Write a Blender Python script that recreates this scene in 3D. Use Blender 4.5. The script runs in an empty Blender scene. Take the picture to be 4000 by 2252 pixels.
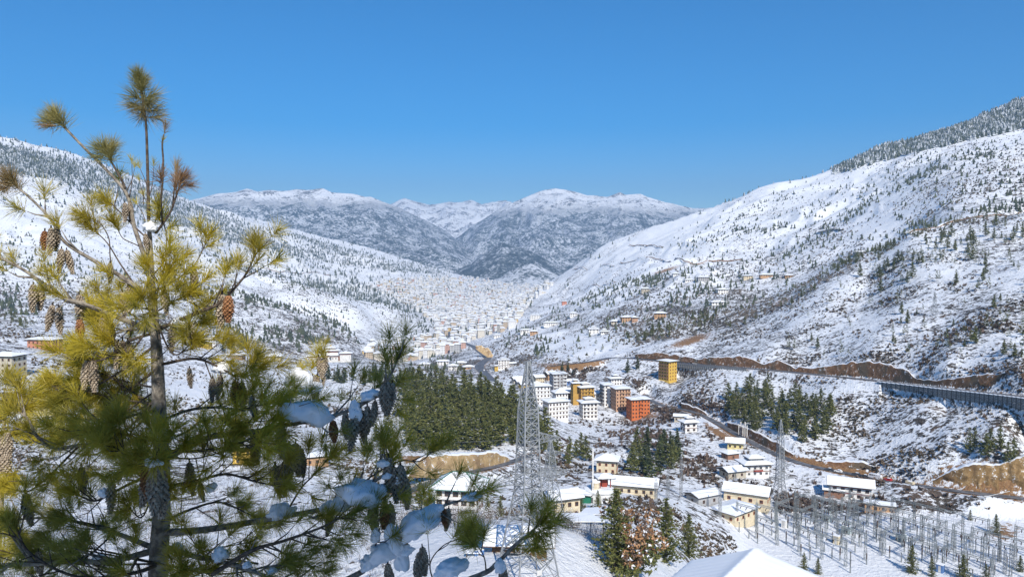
import bpy, bmesh, math, random
import numpy as np
from mathutils import Vector, Matrix

# ------------------------------------------------------------------ camera, sky, sun, exposure
SC = bpy.context.scene
COL = SC.collection
FPX = 3000.0                       # focal length in pixels of the 4000 px wide photograph
PITCH = math.atan(126.0 / FPX)
_sp, _cp = math.sin(PITCH), math.cos(PITCH)
cam_d = bpy.data.cameras.new('camera')
cam_d.sensor_width = 36.0
cam_d.lens = 36.0 * FPX / 4000.0
cam_d.clip_start = 0.1
cam_d.clip_end = 60000.0
cam = bpy.data.objects.new('camera', cam_d)
COL.objects.link(cam)
cam.location = (0, 0, 0)
cam.rotation_euler = (math.pi / 2 - PITCH, 0, 0)
SC.camera = cam

SUN_AZ = math.radians(13.0)        # to the right of straight behind the camera
SUN_EL = math.radians(38.0)
SUN_DIR = Vector((math.sin(SUN_AZ) * math.cos(SUN_EL), -math.cos(SUN_AZ) * math.cos(SUN_EL), math.sin(SUN_EL)))
world = bpy.data.worlds.new('World')
SC.world = world
world.use_nodes = True
_nt = world.node_tree
_bg = _nt.nodes['Background']
_sky = _nt.nodes.new('ShaderNodeTexSky')
_sky.sky_type = 'NISHITA'
_sky.sun_disc = False
_sky.sun_elevation = SUN_EL
_sky.sun_rotation = math.atan2(SUN_DIR.x, SUN_DIR.y)
_sky.altitude = 2400.0
_sky.air_density = 1.15
_sky.dust_density = 0.0
_sky.ozone_density = 4.0
_hs = _nt.nodes.new('ShaderNodeHueSaturation')
_hs.inputs['Hue'].default_value = 0.50
_hs.inputs['Saturation'].default_value = 1.55
_nt.links.new(_sky.outputs[0], _hs.inputs['Color'])
_nt.links.new(_hs.outputs[0], _bg.inputs['Color'])
_bg.inputs['Strength'].default_value = 0.112

_sl = bpy.data.lights.new('sun', 'SUN')
_sl.energy = 5.0
_sl.angle = math.radians(0.53)
_sl.color = (1.0, 0.945, 0.86)
sun = bpy.data.objects.new('sun', _sl)
COL.objects.link(sun)
sun.rotation_euler = SUN_DIR.to_track_quat('Z', 'Y').to_euler()
sun.location = (30, -40, 60)

SC.view_settings.view_transform = 'Standard'
SC.view_settings.look = 'None'
SC.view_settings.exposure = 0.28
SC.view_settings.gamma = 1.0
SC.view_settings.use_curve_mapping = False
SC.render.engine = 'CYCLES'
SC.cycles.use_denoising = True
SC.cycles.max_bounces = 5
SC.cycles.diffuse_bounces = 3
SC.cycles.glossy_bounces = 2
SC.cycles.transmission_bounces = 2
SC.cycles.transparent_max_bounces = 4
SC.cycles.volume_bounces = 0
SC.cycles.sample_clamp_indirect = 4.0

# ------------------------------------------------------------------ helpers
RNG = np.random.default_rng(7)
random.seed(7)


def ray(px, py):
    """direction through a pixel of the photograph, per metre of forward distance y"""
    u = (px - 2000.0) / FPX
    v = (1126.0 - py) / FPX
    dy = _cp + v * _sp
    return u / dy, (-_sp + v * _cp) / dy


def at(px, py, Y):
    a, e = ray(px, py)
    return Vector((a * Y, Y, e * Y))


def vnoise(x, y, seed=0):
    x = np.asarray(x, dtype=np.float64); y = np.asarray(y, dtype=np.float64)
    xi = np.floor(x); yi = np.floor(y)
    fx = x - xi; fy = y - yi
    xi = xi.astype(np.int64); yi = yi.astype(np.int64)
    def h(a, b):
        n = (a * 374761393 + b * 668265263 + seed * 974634777) & 0x7fffffff
        n = ((n ^ (n >> 13)) * 1274126177) & 0x7fffffff
        n = ((n ^ (n >> 16)) * 668265263) & 0x7fffffff
        return ((n ^ (n >> 15)) & 0xffff) / 65535.0
    sx = fx * fx * fx * (fx * (fx * 6 - 15) + 10); sy = fy * fy * fy * (fy * (fy * 6 - 15) + 10)
    a = h(xi, yi); b = h(xi + 1, yi); c = h(xi, yi + 1); d = h(xi + 1, yi + 1)
    return (a + (b - a) * sx) * (1 - sy) + (c + (d - c) * sx) * sy


def fbm(x, y, octv=4, seed=0, gain=0.5):
    s = 0.0; amp = 1.0; tot = 0.0; f = 1.0
    for i in range(octv):
        s = s + amp * (vnoise(x * f + 17.3 * i, y * f - 9.1 * i, seed + i) * 2 - 1)
        tot += amp; amp *= gain; f *= 2.03
    return s / tot


def ridged(x, y, octv=4, seed=0):
    s = 0.0; amp = 1.0; tot = 0.0; f = 1.0
    for i in range(octv):
        n = 1.0 - np.abs(vnoise(x * f + 5.7 * i, y * f + 3.3 * i, seed + i) * 2 - 1)
        s = s + amp * n * n
        tot += amp; amp *= 0.5; f *= 2.1
    return s / tot


def smooth(a, b, x):
    t = np.clip((x - a) / (b - a), 0, 1)
    return t * t * (3 - 2 * t)


def mesh_np(name, V, F, mats, midx=None, shade=False):
    """mesh from numpy arrays; F is (n,3) or (n,4)"""
    V = np.asarray(V, dtype=np.float32).reshape(-1, 3)
    F = np.asarray(F, dtype=np.int32)
    m = bpy.data.meshes.new(name)
    n, k = F.shape
    m.vertices.add(len(V)); m.vertices.foreach_set('co', V.ravel())
    m.loops.add(n * k); m.loops.foreach_set('vertex_index', F.ravel())
    m.polygons.add(n)
    m.polygons.foreach_set('loop_start', np.arange(0, n * k, k, dtype=np.int32))
    m.polygons.foreach_set('loop_total', np.full(n, k, dtype=np.int32))
    for mt in (mats if isinstance(mats, (list, tuple)) else [mats]):
        m.materials.append(mt)
    if midx is not None:
        m.polygons.foreach_set('material_index', np.asarray(midx, dtype=np.int32))
    if shade:
        m.polygons.foreach_set('use_smooth', np.ones(n, dtype=bool))
    m.update(calc_edges=True)
    return m


def link(name, mesh, parent=None, loc=None, rot=None, scale=None):
    o = bpy.data.objects.new(name, mesh)
    COL.objects.link(o)
    if parent is not None:
        o.parent = parent
    if loc is not None:
        o.location = loc
    if rot is not None:
        o.rotation_euler = rot
    if scale is not None:
        o.scale = scale if hasattr(scale, '__len__') else (scale, scale, scale)
    return o


def tag(o, label=None, cat=None, group=None, kind=None):
    if label: o['label'] = label
    if cat: o['category'] = cat
    if group: o['group'] = group
    if kind: o['kind'] = kind
    return o


def thing(name, label, cat, loc=(0, 0, 0), rz=0.0, group=None):
    o = bpy.data.objects.new(name, None)
    COL.objects.link(o)
    o.empty_display_size = 0.5
    o.location = loc
    o.rotation_euler = (0, 0, rz)
    return tag(o, label, cat, group)


class MB:
    """collects boxes, bars, tubes and loose faces; build() makes ONE mesh object"""
    def __init__(self):
        self.v = []; self.f = []; self.m = []

    def add(self, vs, fs, mi=0):
        b = len(self.v)
        self.v.extend([tuple(p) for p in vs])
        for f in fs:
            self.f.append(tuple(b + i for i in f)); self.m.append(mi)

    def box(self, c, s, mi=0, rz=0.0):
        hx, hy, hz = s[0] / 2, s[1] / 2, s[2] / 2
        ca, sa = math.cos(rz), math.sin(rz)
        vs = []
        for z in (-hz, hz):
            for x, y in ((-hx, -hy), (hx, -hy), (hx, hy), (-hx, hy)):
                vs.append((c[0] + x * ca - y * sa, c[1] + x * sa + y * ca, c[2] + z))
        self.add(vs, [(0, 3, 2, 1), (4, 5, 6, 7), (0, 1, 5, 4), (1, 2, 6, 5), (2, 3, 7, 6), (3, 0, 4, 7)], mi)

    def bar(self, p, q, r, mi=0, n=4, r2=None):
        p = Vector(p); q = Vector(q); d = q - p
        if d.length < 1e-6: return
        r2 = r if r2 is None else r2
        d.normalize()
        a = d.cross(Vector((0, 0, 1)) if abs(d.z) < 0.95 else Vector((1, 0, 0))).normalized()
        b = d.cross(a)
        vs = []
        for k in range(n):
            t = 2 * math.pi * (k + 0.5) / n
            o = a * math.cos(t) + b * math.sin(t)
            vs.append(p + o * r); vs.append(q + o * r2)
        fs = [(2 * k, 2 * ((k + 1) % n), 2 * ((k + 1) % n) + 1, 2 * k + 1) for k in range(n)]
        fs.append(tuple(2 * k for k in range(n))[::-1]); fs.append(tuple(2 * k + 1 for k in range(n)))
        self.add(vs, fs, mi)

    def tube(self, pts, rad, n=6, mi=0, cap=True):
        pts = [Vector(p) for p in pts]
        N = len(pts)
        vs = []; prev = None
        for i, p in enumerate(pts):
            d = (pts[min(i + 1, N - 1)] - pts[max(i - 1, 0)])
            if d.length < 1e-9: d = Vector((0, 0, 1))
            d.normalize()
            if prev is None:
                a = d.cross(Vector((0, 0, 1)) if abs(d.z) < 0.9 else Vector((1, 0, 0))).normalized()
            else:
                a = (prev - d * prev.dot(d))
                a = a.normalized() if a.length > 1e-6 else d.orthogonal().normalized()
            prev = a
            b = d.cross(a)
            r = rad[i] if hasattr(rad, '__len__') else rad
            for k in range(n):
                t = 2 * math.pi * k / n
                vs.append(p + (a * math.cos(t) + b * math.sin(t)) * r)
        fs = []
        for i in range(N - 1):
            for k in range(n):
                k2 = (k + 1) % n
                fs.append((i * n + k, i * n + k2, (i + 1) * n + k2, (i + 1) * n + k))
        if cap:
            fs.append(tuple(range(n))[::-1]); fs.append(tuple((N - 1) * n + k for k in range(n)))
        self.add(vs, fs, mi)

    def lathe(self, prof, n=10, mi=0, c=(0, 0, 0)):
        vs = []
        for r, z in prof:
            for k in range(n):
                t = 2 * math.pi * k / n
                vs.append((c[0] + r * math.cos(t), c[1] + r * math.sin(t), c[2] + z))
        fs = []
        for i in range(len(prof) - 1):
            for k in range(n):
                k2 = (k + 1) % n
                fs.append((i * n + k, i * n + k2, (i + 1) * n + k2, (i + 1) * n + k))
        fs.append(tuple(range(n))[::-1]); fs.append(tuple((len(prof) - 1) * n + k for k in range(n)))
        self.add(vs, fs, mi)

    def mesh(self, name, mats, shade=False):
        m = bpy.data.meshes.new(name)
        m.from_pydata(self.v, [], self.f)
        for mt in (mats if isinstance(mats, (list, tuple)) else [mats]):
            m.materials.append(mt)
        m.polygons.foreach_set('material_index', np.array(self.m, dtype=np.int32))
        if shade:
            m.polygons.foreach_set('use_smooth', np.ones(len(self.f), dtype=bool))
        m.update()
        return m

    def build(self, name, mats, parent=None, shade=False, loc=None, rot=None):
        return link(name, self.mesh(name, mats, shade), parent, loc, rot)


# ------------------------------------------------------------------ materials
def new_mat(name):
    m = bpy.data.materials.new(name)
    m.use_nodes = True
    nt = m.node_tree
    return m, nt, nt.nodes['Principled BSDF']


def N(nt, typ, **kw):
    n = nt.nodes.new(typ)
    for k, v in kw.items():
        setattr(n, k, v)
    return n


def math_node(nt, op, a, b=None, c=None, clamp=False):
    n = N(nt, 'ShaderNodeMath', operation=op)
    n.use_clamp = clamp
    for i, x in enumerate((a, b, c)):
        if x is None: continue
        if isinstance(x, (int, float)): n.inputs[i].default_value = x
        else: nt.links.new(x, n.inputs[i])
    return n.outputs[0]


def noise_node(nt, vec, scale, detail=4.0, rough=0.55, dist=0.0):
    n = N(nt, 'ShaderNodeTexNoise')
    n.inputs['Scale'].default_value = scale
    n.inputs['Detail'].default_value = detail
    n.inputs['Roughness'].default_value = rough
    n.inputs['Distortion'].default_value = dist
    if vec is not None: nt.links.new(vec, n.inputs['Vector'])
    return n.outputs['Fac']


def maprange(nt, val, a, b, c=0.0, d=1.0, smoothstep=True):
    n = N(nt, 'ShaderNodeMapRange')
    n.interpolation_type = 'SMOOTHSTEP' if smoothstep else 'LINEAR'
    nt.links.new(val, n.inputs['Value'])
    for k, x in (('From Min', a), ('From Max', b), ('To Min', c), ('To Max', d)):
        if isinstance(x, (int, float)): n.inputs[k].default_value = x
        else: nt.links.new(x, n.inputs[k])
    return n.outputs['Result']


def mixc(nt, fac, a, b):
    n = N(nt, 'ShaderNodeMix', data_type='RGBA')
    for i, x in ((0, fac), (6, a), (7, b)):
        if isinstance(x, (int, float)): n.inputs[i].default_value = x
        elif isinstance(x, tuple): n.inputs[i].default_value = (*x, 1.0)
        else: nt.links.new(x, n.inputs[i])
    return n.outputs[2]


def bump(nt, h, strength, dist, bsdf):
    b = N(nt, 'ShaderNodeBump')
    b.inputs['Strength'].default_value = strength
    b.inputs['Distance'].default_value = dist
    nt.links.new(h, b.inputs['Height'])
    nt.links.new(b.outputs[0], bsdf.inputs['Normal'])


def pos_of(nt, obj=False):
    if obj:
        return N(nt, 'ShaderNodeTexCoord').outputs['Object']
    return N(nt, 'ShaderNodeNewGeometry').outputs['Position']


def mat_var(name, c1, c2, scale, rough=0.7, bmp=0.0, bdist=0.01, detail=4.0, obj=True, metal=0.0, lo=0.35, hi=0.65, spec=0.3):
    """two-tone procedural surface"""
    m, nt, bs = new_mat(name)
    p = pos_of(nt, obj)
    n = noise_node(nt, p, scale, detail)
    f = maprange(nt, n, lo, hi)
    nt.links.new(mixc(nt, f, c1, c2), bs.inputs['Base Color'])
    bs.inputs['Roughness'].default_value = rough
    bs.inputs['Metallic'].default_value = metal
    bs.inputs['Specular IOR Level'].default_value = spec
    if bmp: bump(nt, n, bmp, bdist, bs)
    return m


def mat_snow(name, scale=3.0, bd=0.03, bs_=0.5, obj=False):
    m, nt, bs = new_mat(name)
    p = pos_of(nt, obj)
    n = noise_node(nt, p, scale, 5.0, 0.6)
    nt.links.new(mixc(nt, n, (0.83, 0.85, 0.88), (0.90, 0.91, 0.92)), bs.inputs['Base Color'])
    bs.inputs['Roughness'].default_value = 0.55
    bs.inputs['Specular IOR Level'].default_value = 0.2
    bump(nt, n, bs_, bd, bs)
    return m


M = {}
M['snow'] = mat_snow('snow', 0.8, 0.35)
M['roof_snow'] = mat_snow('roof_snow', 1.2, 0.05, 0.4)
M['clump_snow'] = mat_snow('clump_snow', 18.0, 0.012, 0.6)
# ------------------------------------------------------------------ the ground: one sheet of hillsides and valley floor
# height control points; (px, py, Y): a spot of the photograph and its forward distance in metres
CP = []
def P(*rows):
    for px, py, Y in rows:
        a, e = ray(px, py)
        CP.append((a, math.log(Y), e))
def Z(*rows):
    for px, Y, z in rows:
        CP.append(((px - 2000.0) / FPX, math.log(Y), z / Y))

for _px in (-700, 300, 1300, 2200):
    Z((_px, 16, -14.5), (_px, 30, -20), (_px, 60, -33), (_px, 130, -60))
for _px in (3000, 3700, 4700):
    Z((_px, 16, -15), (_px, 30, -22), (_px, 60, -35), (_px, 130, -76), (_px, 260, -118))
P((2100, 2200, 140), (2000, 2100, 165), (1700, 2060, 182), (2300, 2180, 160), (1300, 2150, 165), (800, 2200, 158), (200, 2200, 155))
P((1800, 2000, 215), (2200, 2030, 215), (2550, 2080, 215), (1790, 1992, 258), (1300, 1850, 290), (900, 1800, 300), (300, 1750, 300), (0, 1900, 230), (400, 2000, 220))
P((150, 1605, 360), (380, 1590, 385), (180, 1362, 530), (30, 1450, 420), (700, 1490, 560), (1000, 1500, 600), (1300, 1490, 640))
P((930, 1398, 770), (800, 1362, 810), (1300, 1415, 830), (400, 1330, 700), (0, 1300, 640), (1100, 1600, 450), (600, 1620, 420))
P((-600, 1500, 400), (-600, 1250, 700), (-600, 2000, 230))
# left hills
P((200, 1250, 1000), (200, 1100, 1500), (200, 950, 2000), (200, 800, 2500), (200, 640, 3000))
P((-100, 1250, 950), (-100, 1100, 1400), (-100, 900, 2000), (-100, 750, 2400), (-100, 575, 2900))
P((-600, 1000, 1400), (-600, 750, 2000), (-600, 450, 2900))
P((500, 1290, 920), (550, 1180, 1200), (600, 1090, 1500), (600, 955, 2350), (600, 850, 3200), (500, 717, 3500), (620, 772, 3700))
P((938, 1157, 1500), (938, 1300, 1200), (1100, 1200, 1530), (1100, 1370, 1150), (1276, 1238, 1560), (1280, 1360, 1250), (1400, 1310, 1600))
Z((938, 1800, -125), (1100, 1850, -160), (1276, 1900, -200), (600, 1800, -80))
P((851, 1007, 2350), (1034, 1070, 2380), (1203, 1118, 2400), (1324, 1147, 2400), (1517, 1186, 2450), (1620, 1240, 2450))
P((851, 1080, 1980), (1203, 1170, 2080), (1400, 1210, 2150))
Z((1034, 2750, -95), (1203, 2750, -140), (1324, 2750, -170), (1517, 2850, -208), (851, 2700, -45))
P((800, 890, 3200), (1058, 965, 3300), (1203, 1020, 3350), (1400, 1080, 3400), (1560, 1120, 3500), (1660, 1150, 3600))
Z((1058, 3800, -20), (1203, 3800, -80), (1400, 3900, -140), (800, 3650, 60))
P((720, 797, 4300), (900, 850, 4500), (1131, 918, 4600), (1420, 986, 4800), (1613, 1036, 5000), (1740, 1075, 5200))
# middle plateau and pine wood
P((1750, 1835, 330), (1600, 1850, 320), (1800, 1760, 368), (2000, 1720, 400), (1600, 1740, 385), (1750, 1600, 470), (1900, 1490, 600), (1700, 1470, 610), (1500, 1445, 690), (2080, 1640, 470), (1350, 1560, 520))
P((1900, 1450, 1000), (1845, 1351, 1560), (1930, 1500, 880), (1700, 1440, 1120), (1500, 1405, 1600), (1700, 1385, 1580), (1900, 1310, 2000))
Z((1500, 2200, -214), (1700, 2200, -214), (1900, 3000, -214), (1750, 4000, -210), (1950, 5000, -205), (1900, 6500, -196), (2100, 6500, -194), (2000, 8000, -190))
# right of the valley
P((2030, 1235, 2200), (2100, 1300, 1500), (2100, 1400, 1000), (2250, 1130, 2600), (2250, 1205, 1900), (2250, 1290, 1300), (2250, 1380, 960))
P((2120, 1125, 3500), (2200, 1072, 3200), (2350, 982, 3000), (2500, 918, 2900), (2700, 850, 2800), (3000, 737, 2600), (3250, 690, 2500), (3500, 622, 2400), (3700, 575, 2350), (4000, 510, 2200))
Z((2200, 4200, -200), (2350, 4200, -120), (2500, 4200, -60), (2700, 4200, 0))
P((2500, 1000, 2400), (2500, 1060, 2000), (2500, 1130, 1600), (2500, 1210, 1250), (2500, 1300, 1000), (2480, 1372, 850), (2400, 1395, 850), (2500, 1400, 800))
P((3000, 1180, 1150), (3000, 1100, 1350), (3000, 1000, 1750), (3000, 900, 2050), (3000, 810, 2400))
P((2750, 1200, 1100), (2750, 1080, 1500), (2750, 960, 2100))
P((4000, 822, 900), (3550, 909, 930), (3370, 990, 950), (3200, 1080, 950), (3000, 1190, 950), (2830, 1262, 930))
Z((3370, 1100, -16), (3550, 1080, 10), (3200, 1090, -34), (4000, 1040, 44))
P((3370, 950, 1350), (3400, 880, 1550), (3400, 790, 1750), (3400, 725, 2150), (3400, 645, 2440))
P((3700, 790, 1250), (3700, 720, 1500), (3700, 640, 1750), (3700, 610, 2100))
P((4000, 770, 1150), (4000, 660, 1500), (4000, 560, 1800))
P((4000, 405, 3300), (3700, 510, 3300), (3400, 612, 3200), (3200, 705, 3150))
P((4700, 650, 900), (4700, 350, 2000), (4700, 1450, 420), (4700, 1850, 330), (4700, 150, 3300))
# below the right spur: upper road, slope, lower road, works yard
P((4000, 1550, 400), (3700, 1515, 455), (3400, 1482, 530), (3000, 1442, 630), (2800, 1426, 690), (2650, 1416, 745))
P((4000, 1435, 425), (3700, 1425, 475), (3400, 1400, 555), (3000, 1385, 655), (4000, 1300, 500), (4000, 1100, 620), (4000, 950, 760))
P((3700, 1300, 560), (3700, 1100, 700), (3400, 1250, 680), (3400, 1100, 830), (3000, 1290, 800), (2700, 1310, 900))
P((4000, 1640, 395), (4000, 1800, 362), (4000, 1945, 350), (3700, 1580, 445), (3700, 1720, 400), (3700, 1910, 370), (3400, 1600, 490), (3400, 1750, 440), (3400, 1862, 405))
P((3100, 1550, 560), (3100, 1700, 470), (3100, 1795, 440), (2900, 1705, 500), (2700, 1610, 580), (2700, 1520, 640), (2550, 1582, 640))
P((2490, 1630, 625), (2170, 1612, 600), (2300, 1500, 740), (2300, 1440, 840), (2650, 1483, 725), (2250, 1750, 430), (2230, 1850, 345), (2500, 1720, 490), (2500, 1850, 370), (2500, 1920, 310), (2700, 1690, 515), (2750, 1800, 440), (2940, 1852, 405), (2870, 2010, 330))
Z((3000, 340, -117), (3700, 300, -118), (4200, 300, -118), (3300, 300, -118), (3600, 345, -117))
for _px in (-600, 300, 1000):
    Z((_px, 7000, 60), (_px, 9000, 0))
Z((2600, 7000, -20), (3200, 6000, 150), (4000, 6000, 250), (4700, 6000, 300), (1500, 7500, -150))
CPA = np.array(CP)


class Field:
    """thin plate surface of slope e = z / Y over (x / Y, ln Y)"""
    def __init__(s, pts, lam=2e-4):
        s.c = np.stack([pts[:, 0] * 3.0, pts[:, 1] * 0.95], 1)
        n = len(pts)
        K = s.k(s.c)
        K[np.arange(n), np.arange(n)] += lam
        Q = np.concatenate([np.ones((n, 1)), s.c], 1)
        A = np.zeros((n + 3, n + 3)); A[:n, :n] = K; A[:n, n:] = Q; A[n:, :n] = Q.T
        b = np.zeros(n + 3); b[:n] = pts[:, 2]
        s.w = np.linalg.solve(A, b)

    def k(s, q):
        d2 = ((q[:, None, :] - s.c[None, :, :]) ** 2).sum(2)
        return 0.5 * d2 * np.log(d2 + 1e-12)

    def __call__(s, a, l):
        q = np.stack([np.ravel(a) * 3.0, np.ravel(l) * 0.95], 1)
        out = np.empty(len(q))
        for i in range(0, len(q), 8000):
            c = q[i:i + 8000]
            out[i:i + 8000] = s.k(c) @ s.w[:-3] + s.w[-3] + c @ s.w[-2:]
        return out.reshape(np.shape(a))


_field = Field(CPA)
A_LO, A_HI = (-750 - 2000) / FPX, (4750 - 2000) / FPX
L_ROWS = np.concatenate([np.linspace(math.log(15), math.log(130), 50, endpoint=False),
                         np.linspace(math.log(130), math.log(900), 400, endpoint=False),
                         np.linspace(math.log(900), math.log(9000), 260)])
A_COLS = np.linspace(A_LO, A_HI, 660)
# coarse evaluation, then linear refinement
_ca = np.linspace(A_LO, A_HI, 170); _cl = np.linspace(L_ROWS[0], L_ROWS[-1], 260)
_ce = _field(*np.meshgrid(_ca, _cl))
def _up(a, l):
    i = np.clip((a - A_LO) / (A_HI - A_LO) * 169, 0, 168.999); j = np.clip((l - _cl[0]) / (_cl[-1] - _cl[0]) * 259, 0, 258.999)
    i0 = i.astype(int); j0 = j.astype(int); fi = i - i0; fj = j - j0
    return (_ce[j0, i0] * (1 - fi) + _ce[j0, i0 + 1] * fi) * (1 - fj) + (_ce[j0 + 1, i0] * (1 - fi) + _ce[j0 + 1, i0 + 1] * fi) * fj
GA, GL = np.meshgrid(A_COLS, L_ROWS)
GY = np.exp(GL); GX = GA * GY
GZ = _up(GA, GL) * GY


def poly_dist(X, Y, pts):
    """distance to a polyline and the height of its nearest point"""
    best = np.full(X.shape, 1e9); bz = np.zeros(X.shape)
    for p, q in zip(pts[:-1], pts[1:]):
        dx, dy = q[0] - p[0], q[1] - p[1]
        L2 = dx * dx + dy * dy + 1e-9
        t = np.clip(((X - p[0]) * dx + (Y - p[1]) * dy) / L2, 0, 1)
        d = np.hypot(X - (p[0] + t * dx), Y - (p[1] + t * dy))
        m = d < best
        best = np.where(m, d, best); bz = np.where(m, p[2] + t * (q[2] - p[2]), bz)
    return best, bz


def catmull(pts, n=8):
    pts = [Vector(p) for p in pts]
    P4 = [pts[0] * 2 - pts[1]] + pts + [pts[-1] * 2 - pts[-2]]
    out = []
    for i in range(1, len(P4) - 2):
        a, b, c, d = P4[i - 1], P4[i], P4[i + 1], P4[i + 2]
        for k in range(n):
            t = k / n
            out.append(0.5 * ((2 * b) + (c - a) * t + (2 * a - 5 * b + 4 * c - d) * t * t + (3 * b - a - 3 * c + d) * t ** 3))
    out.append(pts[-1])
    return out


ROADS = {
    'highway': ([(4250, 1585, 360), (4000, 1550, 400), (3700, 1517, 455), (3400, 1484, 530), (3000, 1444, 630), (2800, 1428, 690), (2650, 1417, 745), (2500, 1402, 800), (2400, 1396, 850), (2300, 1412, 830), (2150, 1430, 850)], 8.0),
    'lower_road': ([(4250, 1985, 335), (4000, 1947, 350), (3700, 1912, 370), (3400, 1864, 405), (3100, 1800, 440), (2900, 1708, 500), (2780, 1640, 555), (2700, 1606, 585), (2590, 1583, 635), (2540, 1560, 665), (2520, 1540, 700)], 6.0),
    'valley_road': ([(1950, 1545, 800), (1930, 1500, 880), (1890, 1455, 990), (1872, 1432, 1060), (1888, 1412, 1130), (1905, 1398, 1200), (1885, 1380, 1310), (1845, 1351, 1560), (1800, 1333, 1880), (1752, 1309, 2080), (1765, 1290, 2230), (1790, 1268, 2420)], 13.0),
    'bank_road': ([(1560, 1935, 285), (1680, 1885, 305), (1830, 1845, 325), (1960, 1815, 350), (2080, 1775, 385)], 5.0),
}
ROADLINES = {}
for _k, (_pts, _w) in ROADS.items():
    _c = catmull([at(*p) for p in _pts], 10)
    ROADLINES[_k] = (_c, _w)

# natural relief, faded out where things are built
_near = smooth(90, 200, GY)
relief = (fbm(GX / 130, GY / 130, 3, 1) * 5.0 + fbm(GX / 34, GY / 34, 3, 5) * 1.7) * _near + fbm(GX / 9, GY / 9, 2, 9) * 0.38 * smooth(60, 150, GY)
_hill = smooth(900, 1700, GY) * smooth(-205, -120, GZ)
relief = relief + _hill * (ridged(GX / 420 + fbm(GX / 300, GY / 300, 2, 21), GY / 620, 4, 31) - 0.45) * 46
_pad = np.zeros_like(GY)
_pad = np.maximum(_pad, smooth(2850, 2980, GA * FPX + 2000) * smooth(255, 266, GY) * (1 - smooth(338, 352, GY)))
_flat = 1 - smooth(-215, -195, GZ) * 0.0
relief = relief * np.where(GZ < -196, 0.25, 1.0)
GZ = GZ + relief * (1 - _pad * 0.95)
GZ = GZ * (1 - _pad) + (-118.0) * _pad
ROADDIST = np.full(GY.shape, 1e9)
GPX_ = GA * FPX + 2000
for _k, (_c, _w) in ROADLINES.items():
    m = (np.abs(GX) < 1e9)
    d, bz = poly_dist(GX, GY, _c[::2] + ([_c[-1]] if len(_c) % 2 == 0 else []))
    out = np.full(d.shape, _w * 0.5 + 7.0)
    if _k == 'highway':
        xs_ = np.array([q.x / q.y * FPX + 2000 for q in _c]); o_ = np.argsort(xs_)
        ry = np.interp(GPX_, xs_[o_], np.array([q.y for q in _c])[o_])
        down = (GY < ry) & (GPX_ > 2640)
        wl = np.where((GPX_ > 3450), np.interp(GPX_, [3450, 3700, 4100], [2.0, 4.0, 5.5]), np.where(GPX_ < 2950, 3.0, 0.0)) * down
        GZ = GZ - wl * (1 - smooth(9, 24, d))
        out = np.where(wl > 0, _w * 0.5 + 2.6, out)
    f = 1 - smooth(_w * 0.5 + 1.0, out, d)
    GZ = GZ * (1 - f) + (bz - 0.12) * f
    ROADDIST = np.minimum(ROADDIST, d - _w * 0.5)


def ground(x, y):
    a = np.asarray(x) / np.asarray(y); l = np.log(np.asarray(y))
    i = np.clip((a - A_LO) / (A_HI - A_LO) * (len(A_COLS) - 1), 0, len(A_COLS) - 1.001)
    j = np.clip(np.interp(l, L_ROWS, np.arange(len(L_ROWS))), 0, len(L_ROWS) - 1.001)
    i0 = i.astype(int); j0 = j.astype(int); fi = i - i0; fj = j - j0
    return (GZ[j0, i0] * (1 - fi) + GZ[j0, i0 + 1] * fi) * (1 - fj) + (GZ[j0 + 1, i0] * (1 - fi) + GZ[j0 + 1, i0 + 1] * fi) * fj


def hit(px, py, Yg, span=0.35):
    """the point of the ground seen at a pixel, nearest to a guessed distance"""
    a, e = ray(px, py)
    ys = Yg * np.exp(np.linspace(-span, span, 240))
    g = ground(a * ys, ys) - e * ys
    s = np.where(np.sign(g[:-1]) != np.sign(g[1:]))[0]
    if len(s):
        k = s[np.argmin(np.abs(s - 119.5))]
        t = g[k] / (g[k] - g[k + 1])
        Y = ys[k] + t * (ys[k + 1] - ys[k])
    else:
        Y = ys[np.argmin(np.abs(g))]
    return Vector((a * Y, Y, float(ground(np.array(a * Y), np.array(Y)))))


GE = GZ / GY
GVIS = np.maximum.accumulate(GE, axis=0)          # running sky line of each direction
GPX = GA * FPX + 2000                             # close to the photograph's columns
_k = GE
GPY = 1126 - FPX * np.tan(np.arctan(GE) + PITCH)  # photograph's rows

# surface kinds: bare scrub share, soil share (colour of the ground itself)
def blob(px, py, rx, ry, ang=0.0):
    c, s = math.cos(ang), math.sin(ang)
    dx, dy = GPX - px, GPY - py
    u = (dx * c + dy * s) / rx; v = (-dx * s + dy * c) / ry
    return np.exp(-(u * u + v * v))

scrub = 0.50 - 0.06 * smooth(900, 2200, GY) + 0.03 * smooth(950, 1150, GPY) * (GY > 900)
scrub += 0.05 * blob(1250, 1330, 260, 80, 0.3) + 0.03 * blob(2600, 1500, 500, 120) - 0.03 * blob(3750, 1250, 450, 150)
scrub += 0.06 * blob(2650, 1720, 200, 130) + 0.05 * blob(3500, 1980, 500, 60) + 0.05 * blob(1750, 1420, 200, 40) + 0.04 * blob(2150, 1250, 120, 60)
scrub -= 0.22 * blob(3250, 760, 330, 90, 0.45) + 0.2 * blob(2650, 930, 260, 60, -0.5) + 0.2 * blob(2300, 1350, 170, 50) + 0.18 * blob(900, 1520, 260, 60)
scrub -= 0.14 * blob(100, 950, 300, 130) + 0.2 * blob(1380, 1260, 90, 30, 0.6) + 0.12 * blob(700, 1000, 160, 40, 0.3)
scrub = np.where(GY < 210, np.where(GPX < 1560, 0.44, 0.05 + 0.12 * smooth(165, 205, GY)), scrub)
scrub = scrub * (1 - _pad * 0.75) + 0.10 * fbm(GX / 60, GY / 60, 3, 77) * smooth(200, 300, GY)
scrub = np.where(GZ < -190, 0.50, scrub)
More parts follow.
